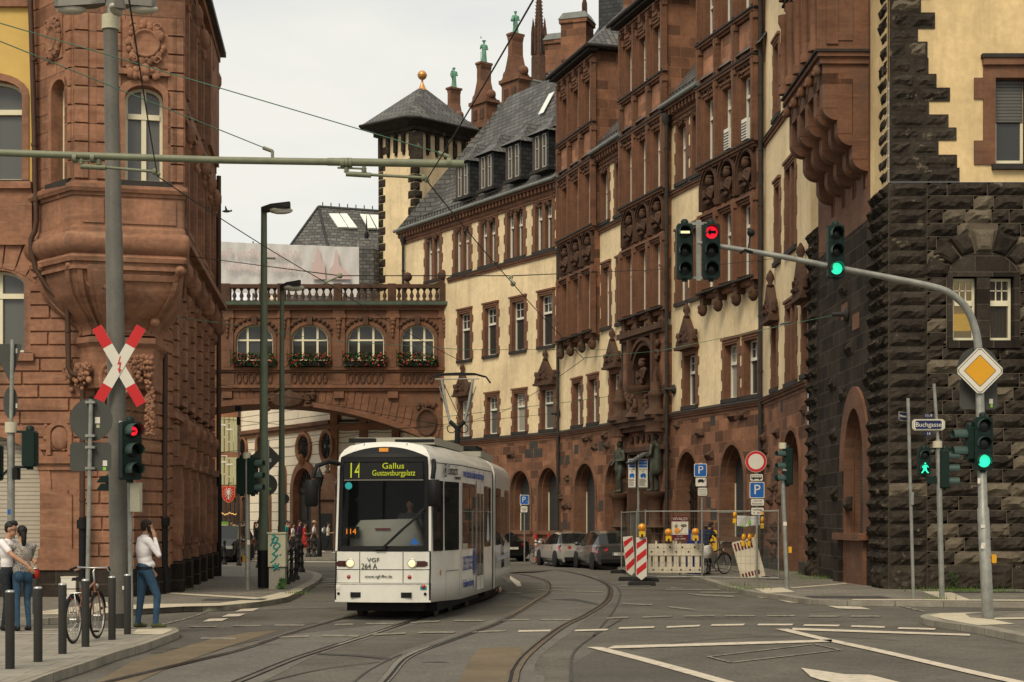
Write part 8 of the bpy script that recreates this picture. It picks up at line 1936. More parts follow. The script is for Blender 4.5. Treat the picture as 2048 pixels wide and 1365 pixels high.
wire('contact_wire', 'black tram wire from the top middle past the boom end, bending before the facade', [atz(1135, -120, zc), bo(853, 361), atz(1026, 568, zc), atz(1168, 718, zc), atz(1007, 823, zc), atz(917, 848, zc), at(820, 878, 70)], .0075, sag=.06)
wire('guy_wire', 'upper green stay wire from the left edge down to the boom end', [at(-40, 35, 16), bo(885, 308)], .006, 'wire_green'); wire('guy_wire', 'lower green stay wire from the left edge to the middle of the boom', [at(-40, 67, 16), bo(528, 296)], .006, 'wire_green')
wire('span_wire', 'span wire from the left corner building across to the second stone bay', [at(372, 512, 42.5), at(680, 552, 26), at(1025, 552, 27), FB.M @ V((uB(1345), -.4, FB.z(1345, 540)))], .009, fit=(.11,), sag=.0)
wire('span_wire', 'span wire from the left building past the bridge windows to a facade anchor', [at(338, 633, 41), at(490, 653, 44), at(640, 680, 46), at(930, 700, 50), FB.M @ V((uB(1240), -.4, FB.z(1240, 700)))], .009, 'wire_green')
wire('span_wire', 'span wire rising from the facade to the dark stone wall right of the gantry signals', [at(1168, 716, 37.6), at(1320, 702, 48), FC.M @ V((uC(1697), -.3, FC.z(1697, 629)))], .009, 'wire_green', fit=(.75,))
wire('span_wire', 'thin span wire above the gantry arm to the window arch', [at(1440, 530, 55), at(1700, 500, 50), FR.M @ V((5.2, -.2, FR.z(2060, 460)))], .009)
wire('span_wire', 'span wire low across the cream facade to an anchor by the portal', [at(880, 835, 54), at(1140, 804, 60), FB.M @ V((uB(1350), -.5, FB.z(1350, 779)))], .009, 'wire_green')
wire('span_wire', 'span wire from the bridge downpipe to an anchor left of the first stone bay', [at(440, 770, 52), at(880, 850, 56), FA.M @ V((FA.u(1118), -.4, FA.z(1118, 828)))], .009)
wire('span_wire', 'thin wire below the bridge arch between the left building and the far hall', [at(440, 838, 56), at(690, 862, 62), at(905, 852, 64)], .010)
wire('span_wire', 'second thin wire below the bridge arch, sagging lower', [at(440, 905, 58), at(580, 893, 62), at(760, 862, 66), at(930, 845, 66)], .010)
for f, px, py, lab in ((FB, 1350, 779, 'wire anchor rosette beside the portal'), (FA, 1118, 828, 'wire anchor rosette at the right end of the far cream facade'), (FC, 1697, 629, 'wire anchor on the dark stone wall')):
 x, z = f.u(px), f.z(px, py); b = MB(f.M @ T(x, -.05, z) @ RX(rad(90))); b.lathe([(.22,0),(.2,.05),(.08,.1),(.06,.4),(.02,.45)], (0,0,0), 0, 10); o = b.build('wire_anchor', 'bollard'); tag(o, lab, 'anchor')
for a, c, lab in ((at(650, 566, 25.5), at(680, 552, 26), 'wire clamp above the bridge balustrade'), (at(1022, 555, 26), at(1026, 568, 25.7), 'wire clamp in front of the second row of far windows')):
 b = MB(); b.tube([a, c], .014, 0, 6); b.ball(a, .035, 0, 8, 6); b.ball(c, .045, 0, 8, 6); o = b.build('wire_clamp', 'boom_paint'); tag(o, lab, 'clamp')
p = at(453, 423, 60); b = MB(T(*p)); b.ball((0,0,0), (.16,.06,.05), 0, 8, 6); b.add([(-.05,0,0),(.06,0,0),(-.08,.12,.22)], [(0,1,2)]); b.add([(-.05,0,0),(.06,0,0),(-.02,-.1,.2)], [(0,1,2)]); b.add([(-.14,0,0),(-.26,.04,.02),(-.26,-.04,.02)], [(0,1,2)]); b.ball((.17,0,.02), .04, 0, 6, 5)
b.V = [v-p for v in b.V]; o = b.build('bird', 'bird_dark'); o.location = p; tag(o, 'small dark bird flying in the pale sky', 'bird')
# ================================================================== cars, bicycles, works site, people
WH = None
def wheel(parent, x, y, r):
 global WH
 if WH is None:
  t = MB(RY(rad(90))); t.lathe([(.2,-.1),(.29,-.1),(.315,-.06),(.315,.06),(.29,.1),(.2,.1)], (0,0,0), 0, 22)
  a = MB(RY(rad(90))); a.lathe([(.205,-.08),(.205,.085),(.18,.09),(.17,.05)], (0,0,0), 0, 20); a.lathe([(.05,.0),(.05,.085),(.001,.09)], (0,0,0), 0, 10)
  for k in range(7): t_ = k*2*math.pi/7; a.beam((.04*math.cos(t_), .04*math.sin(t_), .065), (.185*math.cos(t_), .185*math.sin(t_), .075), .05, .02)
  a.lathe([(.19,-.02),(.01,-.02)], (0,0,0), 1, 16); WH = t.mesh('tyre', ['tyre']), a.mesh('rim', ['alloy', 'black'])
 s = r/.315; M = T(x, y, r) @ (RZ(rad(180)) if x < 0 else RZ(0)) @ Matrix.Diagonal((1, s, s, 1)); o = link('wheel', WH[0], parent, M); link('rim', WH[1], o)
def car(label, loc, rz, L_, W, st, paint, wy, plate='', r=.315, rails=False, lens='tail_red'):
 """rear faces -y; st: (y, half width factor, belt, roof, cabin half width factor or 0)"""
 t = thing('car', label, 'car', loc, rz); hw = W/2; body = MB(); gl = MB(); rings = []
 for y, wf_, belt, roof, cw in st:
  w_ = hw*wf_; c_ = hw*(cw or wf_*.86); zb = .2 if wf_ > .9 else .3; rc = roof if cw else belt+.02
  h = [(w_*.86, zb), (w_, zb+.16), (w_*1.0, (zb+belt)/2+.1), (w_*.965, belt), (c_, max(rc-.05, belt+.015)), (c_*.82, rc), (0, rc+.02)]
  rings.append([V((-x, y, z)) for x, z in h]+[V((x, y, z)) for x, z in h[::-1][1:]])
 n = len(rings[0]); cab = [s[4] > 0 for s in st]
 for k in range(len(rings)-1):
  for i in range(n-1):
   q = [rings[k][i], rings[k+1][i], rings[k+1][i+1], rings[k][i+1]]; seg = min(i, n-2-i)
   both, edge = cab[k] and cab[k+1], cab[k] != cab[k+1]
   if (both and seg == 3) or (edge and seg >= 4) or (edge and seg == 3): gl.add(q, [(0,1,2,3)], 0, True)
   else: body.add(q, [(0,1,2,3)], 0, True)
 body.add(rings[0], [tuple(range(n))]); body.add(rings[-1], [tuple(range(n))[::-1]])
 body.box(-hw*.9, hw*.9, .3, L_-.3, .16, .3, 1)
 for y in wy:
  for s in (-1, 1):
   b2 = MB(T(s*hw*.985, y, r) @ RY(rad(90))); b2.lathe([(r*1.16,-.02),(r*1.16,.012),(r*.5,.014)], (0,0,0), 1, 22); body.V += b2.V; o_ = len(body.V)-len(b2.V); body.F += [[i+o_ for i in f] for f in b2.F]; body.MI += b2.MI; body.UV += b2.UV; body.S += b2.S
 body.build('body', [paint, 'black'], t); gl.build('glazing', 'car_glass', t)
 tr_ = MB()
 for k in range(len(st)-1):
  if cab[k] and cab[k+1] and k % 2:
   for s in (-1, 1): i = 3 if s < 0 else n-4; a, c = rings[k][i], rings[k][4 if s < 0 else n-5]; tr_.beam(a+V((s*.004,0,0)), c+V((s*.004,0,0)), .07, .012)
 tr_.build('window_pillar', 'black', t)
 for y in wy:
  for s in (-1, 1): wheel(t, s*(hw-.085), y, r)
 bl = st[1][2]
 for s in (-1, 1):
  b = MB(); x0, x1 = s*hw*.5, s*hw*.97; b.loft([[(x0, .03+d, bl-.17+e), (x1, .09+d, bl-.26+e), (x1*1.035, .36+d, bl-.2), (x1*1.03, .42+d, bl-.03), (x1, .1+d, bl+.0), (x0, .04+d, bl-.04)] for d, e in ((.03, .0), (-.03, .01))], 0, False); b.build('tail_light', 'tail_red', t)
  b = MB(); b.box(min(s*hw*.6, s*hw*.95), max(s*hw*.6, s*hw*.95), L_-.14, L_+.015, .62, .76); b.build('headlight', 'cap_metal', t)
  b = MB(); b.ball((s*(hw+.1), L_*.66, .98), (.11, .07, .08), 0, 8, 6); b.build('wing_mirror', paint, t)
  b = MB(); x = s*(hw*.985+.005)
  for y in (L_*.40, L_*.58): b.box(min(x, x+s*.02), max(x, x+s*.02), y, y+.16, .80, .83)
  for y in (L_*.33, L_*.5, L_*.66): b.box(min(x-s*.002, x+s*.003), max(x-s*.002, x+s*.003), y, y+.012, .35, .85, 1)
  b.build('door_handle', [paint, 'black'], t)
 for y, q in ((-.035, 0), (L_+.035, 1)):
  b = MB(T(0, y, .52 if q else .62) @ RZ(rad(180*q))); b.box(-.26, .26, 0, .03, -.055, .055); b.box(-.26, -.22, -.004, 0, -.055, .055, 1); o = b.build('number_plate', ['sign_white', 'sign_blue'], t)
  if plate and not q: text(plate, .09, 'black', o, T(.0, y-.004, .62))
 b = MB(); b.box(-hw*.7, hw*.7, L_-.06, L_+.02, .40, .58); b.box(-hw*.8, hw*.8, -.03, .06, .28, .42)
 if rails:
  for i in range(4): b.box(-hw*.45, hw*.45, L_-.02, L_+.03, .62+i*.06, .645+i*.06, 1)
 b.build('grille', ['black', 'cap_metal'], t); return t
HATCH = [(0,.80,.62,.62,0),(.06,.93,.90,.9,0),(.20,.97,.98,.98,0),(.72,1,.97,1.40,.70),(1.3,1,.95,1.49,.73),(2.0,1,.93,1.50,.74),(2.45,1,.92,1.45,.72),(3.15,.99,.93,.93,0),(3.75,.95,.82,.82,0),(4.0,.80,.62,.62,0)]
SEDAN = [(0,.84,.66,.66,0),(.06,.95,.92,.92,0),(.7,.98,.95,.95,0),(1.25,1,.93,1.36,.68),(1.9,1,.91,1.42,.71),(2.6,1,.90,1.38,.70),(3.3,.99,.90,.90,0),(4.2,.95,.80,.80,0),(4.5,.78,.58,.58,0)]
SUV = [(0,.84,.7,.7,0),(.06,.95,1.0,1.0,0),(.25,.98,1.06,1.06,0),(.6,1,1.05,1.62,.76),(1.6,1,1.03,1.70,.78),(2.7,1,1.01,1.64,.76),(3.4,1,1.04,1.04,0),(4.3,.97,.95,.95,0),(4.6,.86,.7,.7,0)]
p = gp(1238, 1141); car('dark grey hatchback with red tail lights parked at the front of the row', (p.x, p.y, 0), rad(12), 4.0, 1.76, HATCH, 'car_grey', (.75, 3.25), 'GG')
p = gp(1166, 1136); car('silver sedan parked between the bicycles and the grey hatchback', (p.x-.05, p.y+.3, 0), rad(13), 4.5, 1.76, SEDAN, 'car_silver', (.95, 3.65))
p = gp(1026, 1124); car('black sedan parked farthest away, half hidden by the tram', (p.x, p.y, 0), rad(26), 4.6, 1.8, SEDAN, 'car_black', (.95, 3.65), 'F')
p = gp(446, 1126); car('black off road car at the left corner, front to the camera', (p.x-.15, p.y+4.6, 0), rad(176), 4.6, 1.9, SUV, 'car_black', (.85, 3.65), r=.37, rails=True)
def bike(label, rear, front, z, paint, group=None, basket=False, fine=True):
 a, c = V((*rear, z)), V((*front, z)); d = c-a; t = thing('bicycle', label, 'bicycle', a, math.atan2(d.y, d.x), group); B = 1.06; r = .345
 n = 26 if fine else 14
 for x in (0, B):
  b = MB(); cc = lambda rr, k, y=0: V((x+rr*math.cos(k*2*math.pi/n), y, r+rr*math.sin(k*2*math.pi/n)))
  b.tube([cc(r-.012, k) for k in range(n+1)], .018, 0, 6, False); o = b.build('wheel', 'tyre', t)
  b = MB(); b.tube([cc(r-.04, k) for k in range(n+1)], .012, 0, 5, False)
  for k in range(0, 24): q = k*2*math.pi/24; b.tube([(x, .03*(-1)**k, r), (x+(r-.04)*math.cos(q), 0, r+(r-.04)*math.sin(q))], .0025, 0, 3, False)
  b.tube([(x,-.05,r),(x,.05,r)], .025, 0, 8); b.build('rim', 'cap_metal', o)
  b = MB(); b.tube([(x+(r+.03)*math.cos(q), 0, r+(r+.03)*math.sin(q)) for q in [rad(20 if x else 35)+k*rad(15) for k in range(10)]], .022, 0, 5); b.build('mudguard', 'black', t)
 bb, st_, hd, hl = V((.44,0,.29)), V((.30,0,.80)), V((.93,0,.86)), V((.96,0,.72))
 b = MB();
 for p_, q_, w_ in ((bb, st_, .017), (bb, hl, .019), (V((.34,0,.68)), hd, .017), (hd, hl, .02)): b.tube([p_, q_], w_, 0, 8)
 for s in (-.055, .055): b.tube([bb+V((0,s*.5,0)), V((0,s,r))], .010, 0, 6); b.tube([V((.33,s*.3,.70)), V((0,s,r))], .009, 0, 6); b.tube([hl+V((0,s*.8,0)), V((1.02,s,.5)), V((B,s,r))], .013, 0, 6)
 b.build('frame', paint, t)
 b = MB(); b.tube([hd, hd+V((-.05,0,.17)), hd+V((.0,0,.2))], .014, 0, 8); b.tube([(.74,-.30,1.06),(.86,-.24,1.09),(.94,-.08,1.08),(.94,.08,1.08),(.86,.24,1.09),(.74,.30,1.06)], .012, 0, 8)
 for s in (-1, 1): b.tube([(.84,s*.25,1.09),(.72,s*.305,1.055)], .018, 1, 8); b.tube([(.9,s*.2,1.07),(.8,s*.27,1.03)], .006, 0, 5)
 b.build('handlebar', ['cap_metal', 'black'], t)
 b = MB(); b.tube([st_, V((.28,0,.90))], .014, 1, 8); b.loft([[(.16,-.09,.91),(.16,.09,.91),(.16,.07,.96),(.16,-.07,.96)],[(.28,-.07,.91),(.28,.07,.91),(.28,.06,.955),(.28,-.06,.955)],[(.43,-.02,.91),(.43,.02,.91),(.43,.015,.94),(.43,-.015,.94)]], 0, True); b.build('saddle', ['leather', 'cap_metal'], t)
 b = MB(); b.lathe([(.09,-.004),(.09,.004)], (0,0,0), 0, 18); b.V = [bb+V((v.x, v.z-.05, v.y)) for v in b.V]; b.tube([bb+V((0,-.08,0)), bb+V((.1,-.08,-.14)), bb+V((.1,-.17,-.14))], .012, 1, 6); b.tube([bb+V((0,.08,0)), bb+V((-.1,.08,.14)), bb+V((-.1,.17,.14))], .012, 1, 6); b.box(.49,.58,-.19,-.10,.13,.155,1); b.build('crank', ['cap_metal', 'black'], t)
 b = MB()
 for s in (-.06, .06): b.tube([(.27,s*.6,.73),(-.12,s,.73),(0,s,r)], .007, 0, 5)
 for k in range(4): b.tube([(-.1+k*.1,-.06,.735),(-.1+k*.1,.06,.735)], .006, 0, 5)
 b.build('carrier', 'cap_metal', t); b = MB(); b.ball((-.16,0,.66), (.02,.035,.025), 0, 8, 6); b.build('rear_lamp', 'tail_red', t); b = MB(); b.ball((1.02,0,.80), .04, 0, 8, 6); b.build('front_lamp', 'cap_metal', t)
 b = MB(); b.tube([(.3,.05,.28),(.2,.22,.02)], .009, 0, 5); b.build('kickstand', 'cap_metal', t)
 if basket: b = MB(); b.loft([[(-.14,-.2,.55),(.2,-.2,.55),(.2,-.05,.55),(-.14,-.05,.55)],[(-.2,-.26,.72),(.25,-.26,.76),(.25,-.04,.76),(-.2,-.04,.72)],[(-.1,-.2,.95),(.18,-.2,.98),(.16,-.08,.98),(-.1,-.08,.95)]], 0, True); b.build('shopping_bag', 'cloth_white', t)
 return t
bike('copper coloured city bicycle leaning at the slim sign post on the left island', (-6.42, 24.15), (-6.34, 25.15), K, 'bike_paint')
g1 = 'bicycles parked beside the silver sedan'
for (r_, f_), lab in zip((((.95,72.3),(1.55,71.3)), ((1.35,72.6),(2.0,71.6)), ((1.9,73.2),(2.55,72.2))), ('dark bicycle, leftmost of those parked beside the silver sedan', 'dark bicycle in the middle of those beside the silver sedan', 'dark bicycle nearest the silver sedan, mostly hidden')): bike(lab, r_, f_, .0, 'black', g1, fine=False)
for px, lab in ((1072, 'red and white marker post left of the silver sedan'), (1097, 'red and white marker post just behind the silver sedan')):
 t = thing('marker_post', lab, 'post', at(px, 1126, 74), 0, 'red and white posts by the bicycles'); t.location.z = 0; b = MB()
 for i in range(5): b.tube([(0,0,i*.26),(0,0,(i+1)*.26)], .06, i % 2, 10)
 b.build('shaft', ['sign_red', 'sign_white'], t)
# --- works site
def foot(p, lab, rz=0, w=.68):
 t = thing('fence_foot', lab, 'fence foot', (p.x, p.y, p.z), rz, 'black rubber fence feet'); b = MB(); b.loft([[(-w/2*k,-.12*k,z),(w/2*k,-.12*k,z),(w/2*k,.12*k,z),(-w/2*k,.12*k,z)] for k, z in ((1,0),(1,.08),(.9,.13))], 0, False); b.build('block', 'rubber', t)
def fence(lab, a, c, h=2.05, z0=.14):
 a, c = V(a), V(c); d = c-a; L_ = d.length; t = thing('wire_fence', lab, 'fence', (a.x, a.y, 0), math.atan2(d.y, d.x), 'mobile wire fence panels round the works'); b = MB(); zt = z0+h
 for x in (0, L_): b.tube([(x,0,.03),(x,0,zt+.06)], .022, 0, 8)
 for z in (z0+.03, zt-.0): b.tube([(0,0,z),(L_,0,z)], .020, 0, 8)
 b.build('frame', 'galvanised', t); b = MB(); n = int(L_/.14)
 for i in range(1, n): b.tube([(L_*i/n,0,z0),(L_*i/n,0,zt)], .0032, 0, 3, False)
 for i in range(1, 9): b.tube([(0,.006,z0+h*i/9),(L_,.006,z0+h*i/9)], .004, 0, 3, False)
 b.build('mesh', 'grey_paint', t)
ga, gb_ = gp(1291, 1164), gp(1557, 1168); gc, gd = gp(1243, 1147), gp(1437, 1144); ge = gp(1262, 1142)
fence('long wire fence panel in front, facing the road', ga, gb_); fence('wire fence panel at the left end, behind the striped beacons', gc, ga); fence('wire fence panel at the right end, running back to the wall', gd, gb_); fence('rear wire fence panel just behind the left one', ge, ga+V((-.2,.9,0)))
for p, l in ((ga, 'rubber fence foot beneath the front left fence corner'), (gb_, 'rubber fence foot beneath the front right fence corner'), (gc, 'leftmost rubber fence foot on the road'), (gd, 'rubber fence foot at the rear, under the cyclist'), (gp(1500, 1155), 'rubber fence foot under the leaning barrier boards'), (gp(1470, 1152), 'rubber fence foot left of the leaning barrier boards'), (gp(1283, 1172), 'rubber foot of the right striped beacon'), (gp(1262, 1162), 'rubber foot of the left striped beacon'), (gp(1385, 1152), 'rubber foot under the white barrier')): foot(p+V((0,-.1,0)), l, 0, .8)
def lamp(p, lab, side=0):
 t = thing('warning_lamp', lab, 'warning lamp', p, side, 'yellow warning lamps of the works'); b = MB(); b.bbox(-.09,.09,-.05,.06,0,.17,0,.02); b.box(-.03,.03,-.07,-.05,-.02,.08,1); b.build('battery_box', ['plastic_yellow', 'black'], t); b = MB(T(0,0,.29) @ RX(rad(90))); b.lathe([(.001,.07),(.07,.06),(.105,.02),(.105,-.03),(.05,-.06),(.001,-.06)], (0,0,0), 0, 18); b.lathe([(.11,-.02),(.118,0),(.11,.02)], (0,0,0), 1, 18); b.build('lens', ['lamp_orange', 'plastic_yellow'], t)
for px, yb, yt, lab, tilt in ((1263,1150,1073,'striped red and white beacon on the left, tilted', .1), (1283,1160,1076,'striped red and white beacon on the right, upright', 0)):
 p = gp(px, yb+6); s = F/p.y; hh = (yb-yt)/s; t = thing('beacon', lab, 'beacon', (p.x, p.y, .1), 0, 'striped beacons at the works'); t.rotation_euler = (0, -tilt, 0); b = MB(); w = .15; b.box(-w-.012, w+.012, 0, .04, .1, hh, 0)
 b.prism([(-w,.1),(w,.1),(.0,-.02)], .0, .04)
 for i in range(4):
  z = .12+i*.40; q = [(-w,z),(w,z+.24),(w,z+.44),(-w,z+.20)]; q = [(x, min(zz, hh-.02)) for x, zz in q]
  if q[0][1] < q[3][1]: b.prism(q, -.004, 0, 1)
 b.build('board', ['sign_white', 'sign_red'], t)
for px, yb, Z, l in ((1284,1074,50.5,'warning lamp on top of the right striped beacon'), (1337,1083,53,'warning lamp on the barrier, left of the concert poster'), (1391,1082,53,'warning lamp on the barrier before the blue box'), (1470,1048,53,'warning lamp hung high left of the small banner'), (1525,1058,54,'warning lamp right of the small banner')): lamp(at(px, yb, Z), l, 0 if px < 1450 else rad(75))
zw = 53.3; a, c = at(1297, 1140, zw), at(1408, 1140, zw); wb = c.x-a.x
t = thing('barrier', 'cream plastic barrier with slats behind the front wire fence', 'barrier', (a.x, zw, .22)); h = (1140-1082)/F*zw; b = MB()
b.box(0, wb, 0, .05, h*.62, h); b.box(0, wb, 0, .05, 0, h*.2); b.box(0, wb, -.01, .06, h*.58, h*.62); n = 9
for i in range(n): x = wb*i/(n-1); b.box(max(0, x-.075), min(wb, x+.075), .005, .045, h*.2, h*.58)
for x in (.25, wb*.45, wb*.5, wb-.25): b.box(x-.03, x+.03, .01, .04, h, h+.1)
b.build('rail', 'white_plastic', t); b = MB(); [b.disc((wb*(i+.5)/9, h*(.72+.16*(i % 2))), .03, -.006, 0, 0, 8) for i in range(9)]; [b.disc((wb*(i+.5)/6, h*.1), .03, -.006, 0, 0, 8) for i in range(6)]; b.build('bolt_hole', 'black', t)
t = thing('barrier', 'cream barrier boards with dark red stripes leaning against the fence, three lamps on top', 'barrier', at(1511, 1168, 51)); t.location.z = .12; t.rotation_euler = (rad(-8), rad(-14), 0); b = MB(); b.bbox(-.42,.28,0,.14,0,1.25,0,.02); b.bbox(.2,.32,-.04,.2,0,1.25,0,.02)
for z in (.1, .95): [b.box(-.38+i*.1, -.32+i*.1, -.005, 0, z, z+.25 if z > .5 else z+.14, 1) for i in range(6)]
b.build('board', ['white_plastic', 'cloth_maroon'], t)
for px in (1488, 1500, 1513): lamp(at(px, 1094, 51.2), 'yellow warning lamp stuck on the leaning barrier boards, '+{1488: 'left', 1500: 'middle', 1513: 'right'}[px]+' of three', rad(60))
p = at(1360, 1082, 53.9); t = thing('poster', 'concert poster with white VIVALDI heading and a violin picture', 'poster', (p.x, p.y, p.z)); b = MB(); w, h = .27, .80; b.box(-w, w, 0, .03, 0, h); b.box(-w, w, -.004, 0, h-.17, h, 1); b.box(-w, w, -.004, 0, 0, .2, 1); b.box(-.03, .03, .03, .06, -p.z+.12, h*.5, 2); b.build('sheet', ['sign_white', 'cloth_maroon', 'galvanised'], t); text('VIVALDI', .135, 'sign_white', t, T(0,-.008,h-.09)); text('ALTE OPER', .075, 'sign_white', t, T(0,-.008,.06)); text('MAI - JUNI', .04, 'sign_white', t, T(0,-.008,.15))
b = MB(); b.ball((-.1,-.006,.33), (.09,.006,.1), 0, 8, 6); b.ball((-.13,-.006,.48), (.05,.006,.07), 1, 8, 6); b.beam((-.02,-.006,.3),(.14,-.006,.52), .05, .006, 0); b.ball((.12,-.006,.5), (.1,.005,.05), 2, 8, 6); b.build('picture', ['lamp_orange', 'cloth_beige', 'grey_paint'], t)
p = gp(1389, 1128, K); t = thing('waste_container', 'dark blue container standing behind the barrier by the portal', 'container', at(1389, 1124, 55)); t.location.z = K; h = 1.42; b = MB(); b.bbox(-.24,.24,0,.5,0,h,0,.03); b.box(-.26,.26,-.02,.52,h,h+.06); b.build('case', 'box_blue', t); b = MB(); b.box(-.12,.12,-.006,0,h-.28,h-.08); b.build('label_plate', 'tram_grey', t)
t = thing('letter_box', 'yellow letter box with a black post horn on a stand behind the fence', 'letter box', at(1419, 1124, 57)); t.location.z = K; b = MB(); b.bbox(-.26,.26,0,.4,.75,1.45,0,.03); b.box(-.06,.06,.1,.3,0,.75,1); b.build('case', ['post_yellow', 'black'], t); b = MB(); b.tube([(.05+.09*math.cos(q),-.01,1.12+.09*math.sin(q)) for q in [i*.7 for i in range(9)]], .014, 0, 5); b.tube([(.05,-.01,1.03),(.2,-.01,1.03),(.22,-.01,1.08)], .014, 0, 5); b.build('post_horn', 'black', t)
p = at(1497, 1052, 51.2); t = thing('small_banner', 'small pale banner with green leaves tied inside the wire fence', 'banner', p); b = MB(); b.add([(-.36,0,.0),(-.1,.03,-.03),(.12,-.02,.01),(.36,0,.02),(.36,0,.32),(.1,.03,.30),(-.1,-.02,.31),(-.36,0,.32)], [(0,1,6,7),(1,2,5,6),(2,3,4,5)]); b.build('cloth', 'banner', t); b = MB(); b.prism([(0,.0),(.07,.08),(.04,.24),(-.03,.1)], -.04, -.03); b.prism([(-.25,-.02),(-.12,-.04),(-.18,.06)], -.04, -.03); b.build('leaf_print', 'sign_lime', t)
p = FB.M @ V((uB(1424), -.5, FB.z(1424, 946))); t = thing('beacon_light', 'orange flashing beacon on the wall beside the electric car sign', 'lamp', p); b = MB(); b.lathe([(.1,0),(.12,.05),(.12,.3),(.06,.38),(.01,.4)], (0,0,0), 0, 12); b.lathe([(.14,-.15),(.14,0)], (0,0,0), 1, 12); b.box(-.05,.3,-.04,.04,-.14,-.08,1); b.build('lamp_body', ['lamp_orange', 'black'], t)
p = at(120, 1207, 37.6); t = thing('wall_box', 'small pale grey junction cabinet at the foot of the left building', 'cabinet', (p.x, 38.3, K)); b = MB(); b.bbox(-.17,.17,0,.3,0,.46,0,.01); b.box(-.18,.18,-.01,.31,.2,.215,1); b.box(-.18,.18,-.01,.31,.46,.49); b.build('case', ['sign_white', 'bollard'], t)
# --- people
SKN = ['skin', 'shirt_white', 'jeans', 'shoe_olive']
g0 = gp(290, 1256, K)
m_ = build_person('person', 'man in a white shirt and blue jeans holding a phone to his ear', g0, rad(122),
 dict(hipL=(-.085,-.01,.93), kneeL=(-.11,-.17,.52), ankL=(-.11,-.14,.085), hipR=(.085,.01,.93), kneeR=(.11,.03,.50), ankR=(.12,.08,.085), footL=(-.25,-1,0), footR=(.25,-1,0), pelvis=(0,.015,.97), waist=(0,0,1.10), chest=(0,.02,1.29),
  elL=(-.26,-.14,1.19), wrL=(-.135,-.12,1.455), handL=(.22,.12,.95), palmL=(.9,.35,0), elR=(.27,.0,1.13), wrR=(.22,-.17,.97), handR=(-.1,-.5,-.85), palmR=(-1,0,0), head=(0,-.04,1.635), neck=(0,.0,1.47)), SKN, ('hair_brown', 'short'), .0115, 1.80, fingers=True, slim=1.06,
 extra_ells=[((0,-.03,1.03),(.165,.135,.09),1), ((0,-.07,1.575),(.058,.055,.05),0)], extra_caps=[((-.13,.02,1.42),(.13,.02,1.42),.075,.075,1)])
b = MB(); b.loft([[(.168*1.1*math.cos(t), .015+.128*1.1*math.sin(t), z) for t in [i*math.pi/12 for i in range(24)]] for z in (.985, 1.03)], 0, True, False); b.box(-.03,.03,-.135,-.125,.985,1.03,1); b.build('belt', ['leather', 'cap_metal'], m_)
b = MB(); b.ball((0,-.092,1.60), (.05,.045,.036), 0, 12, 8); b.build('beard', 'hair_brown', m_)
b = MB(); b.loft([[(.078*k*math.cos(t), .0+.075*k*math.sin(t), z) for t in [i*math.pi/9 for i in range(18)]] for z, k in ((1.50, 1.0), (1.56, .92))], 0, True, False); b.build('collar', 'shirt_white', m_)
ph_ = thing('phone', 'dark phone held against the ear by the man in the white shirt', 'phone', m_.matrix_world @ V((0,0,0)) if False else g0+RZ(rad(122)) @ V((-.098, -.035, 1.65)), rad(122)); b = MB(RX(rad(-12))); b.box(-.005,.003,-.03,.03,-.055,.055); b.build('case', 'black', ph_)
gm0 = gp(16, 1262, K); gw0 = gp(45, 1262, K)
mn = build_person('person', 'man in a white T-shirt and dark trousers embracing a woman at the left edge', gm0, rad(78),
 dict(elL=(-.25,-.22,1.22), wrL=(-.18,-.44,1.06), handL=(.25,-.55,-.75), palmL=(.9,.1,0), elR=(.27,-.2,1.2), wrR=(.12,-.40,1.12), handR=(-.7,-.6,-.2), head=(.0,-.06,1.635), kneeL=(-.1,-.04,.5), kneeR=(.12,-.01,.5), sleeve=1, footL=(-.3,-1,0)), ['skin', 'shirt_white', 'jeans_dark', 'black'], ('hair_black', 'quiff'), .0125, 1.77, fingers=True)
b = MB();
for s in (-1, 1): b.tube([(s*.035+.027*math.cos(t), -.155, 1.648+.02*math.sin(t)) for t in [i*.7 for i in range(10)]], .004, 0, 5); b.tube([(s*.062,-.15,1.652),(s*.078,-.03,1.655)], .004, 0, 5)
b.build('glasses', 'black', mn)
wn = build_person('person', 'woman in a speckled blouse and blue jeans embracing the man at the left edge', gw0, rad(214),
 dict(elL=(-.2,-.2,1.2), wrL=(-.10,-.42,1.12), handL=(.3,-.9,-.1), elR=(.22,-.22,1.2), wrR=(.14,-.44,1.12), handR=(-.3,-.9,.0), head=(0,-.04,1.635), kneeL=(-.09,-.03,.5), kneeR=(.1,.01,.5), ankR=(.1,.06,.09), pelvis=(0,.02,.95)), ['skin', 'blouse', 'jeans', 'black'], ('hair_black', 'tail'), .0125, 1.70, fingers=True, slim=.94,
 extra_ells=[((0,.0,1.03),(.165,.13,.13),1), ((-.07,.06,.92),(.09,.09,.11),2), ((.07,.06,.92),(.09,.09,.11),2)])
b = MB(); b.tube([V((.10,.02,1.47)), V((.06,.135,1.36)), V((-.06,.155,1.15)), V((-.19,.09,.95))], .009, 0, 5); b.V = [v*1.70/1.75 for v in b.V]; b.build('bag_strap', 'cloth_beige', wn)
hb_ = thing('handbag', 'small red shoulder bag hanging at the hip of the woman in the speckled blouse', 'handbag', gw0+RZ(rad(214)) @ V((-.20,.06,.85)), rad(214-80)); b = MB(); b.loft([[(-.07*k,-.03*k,z),(.07*k,-.03*k,z),(.07*k,.03*k,z),(-.07*k,.03*k,z)] for k, z in ((.7,0),(1,.03),(1.05,.11),(.8,.15))], 0, True); b.build('bag_body', 'cloth_red', hb_)
def walk(k, s=1): return dict(kneeL=(-.09,-.16*k*s,.52), ankL=(-.09,-.22*k*s,.09), kneeR=(.09,.04*k*s,.49), ankR=(.09,.27*k*s,.15), wrL=(-.24,.12*k*s,.93), wrR=(.24,-.2*k*s,.95))
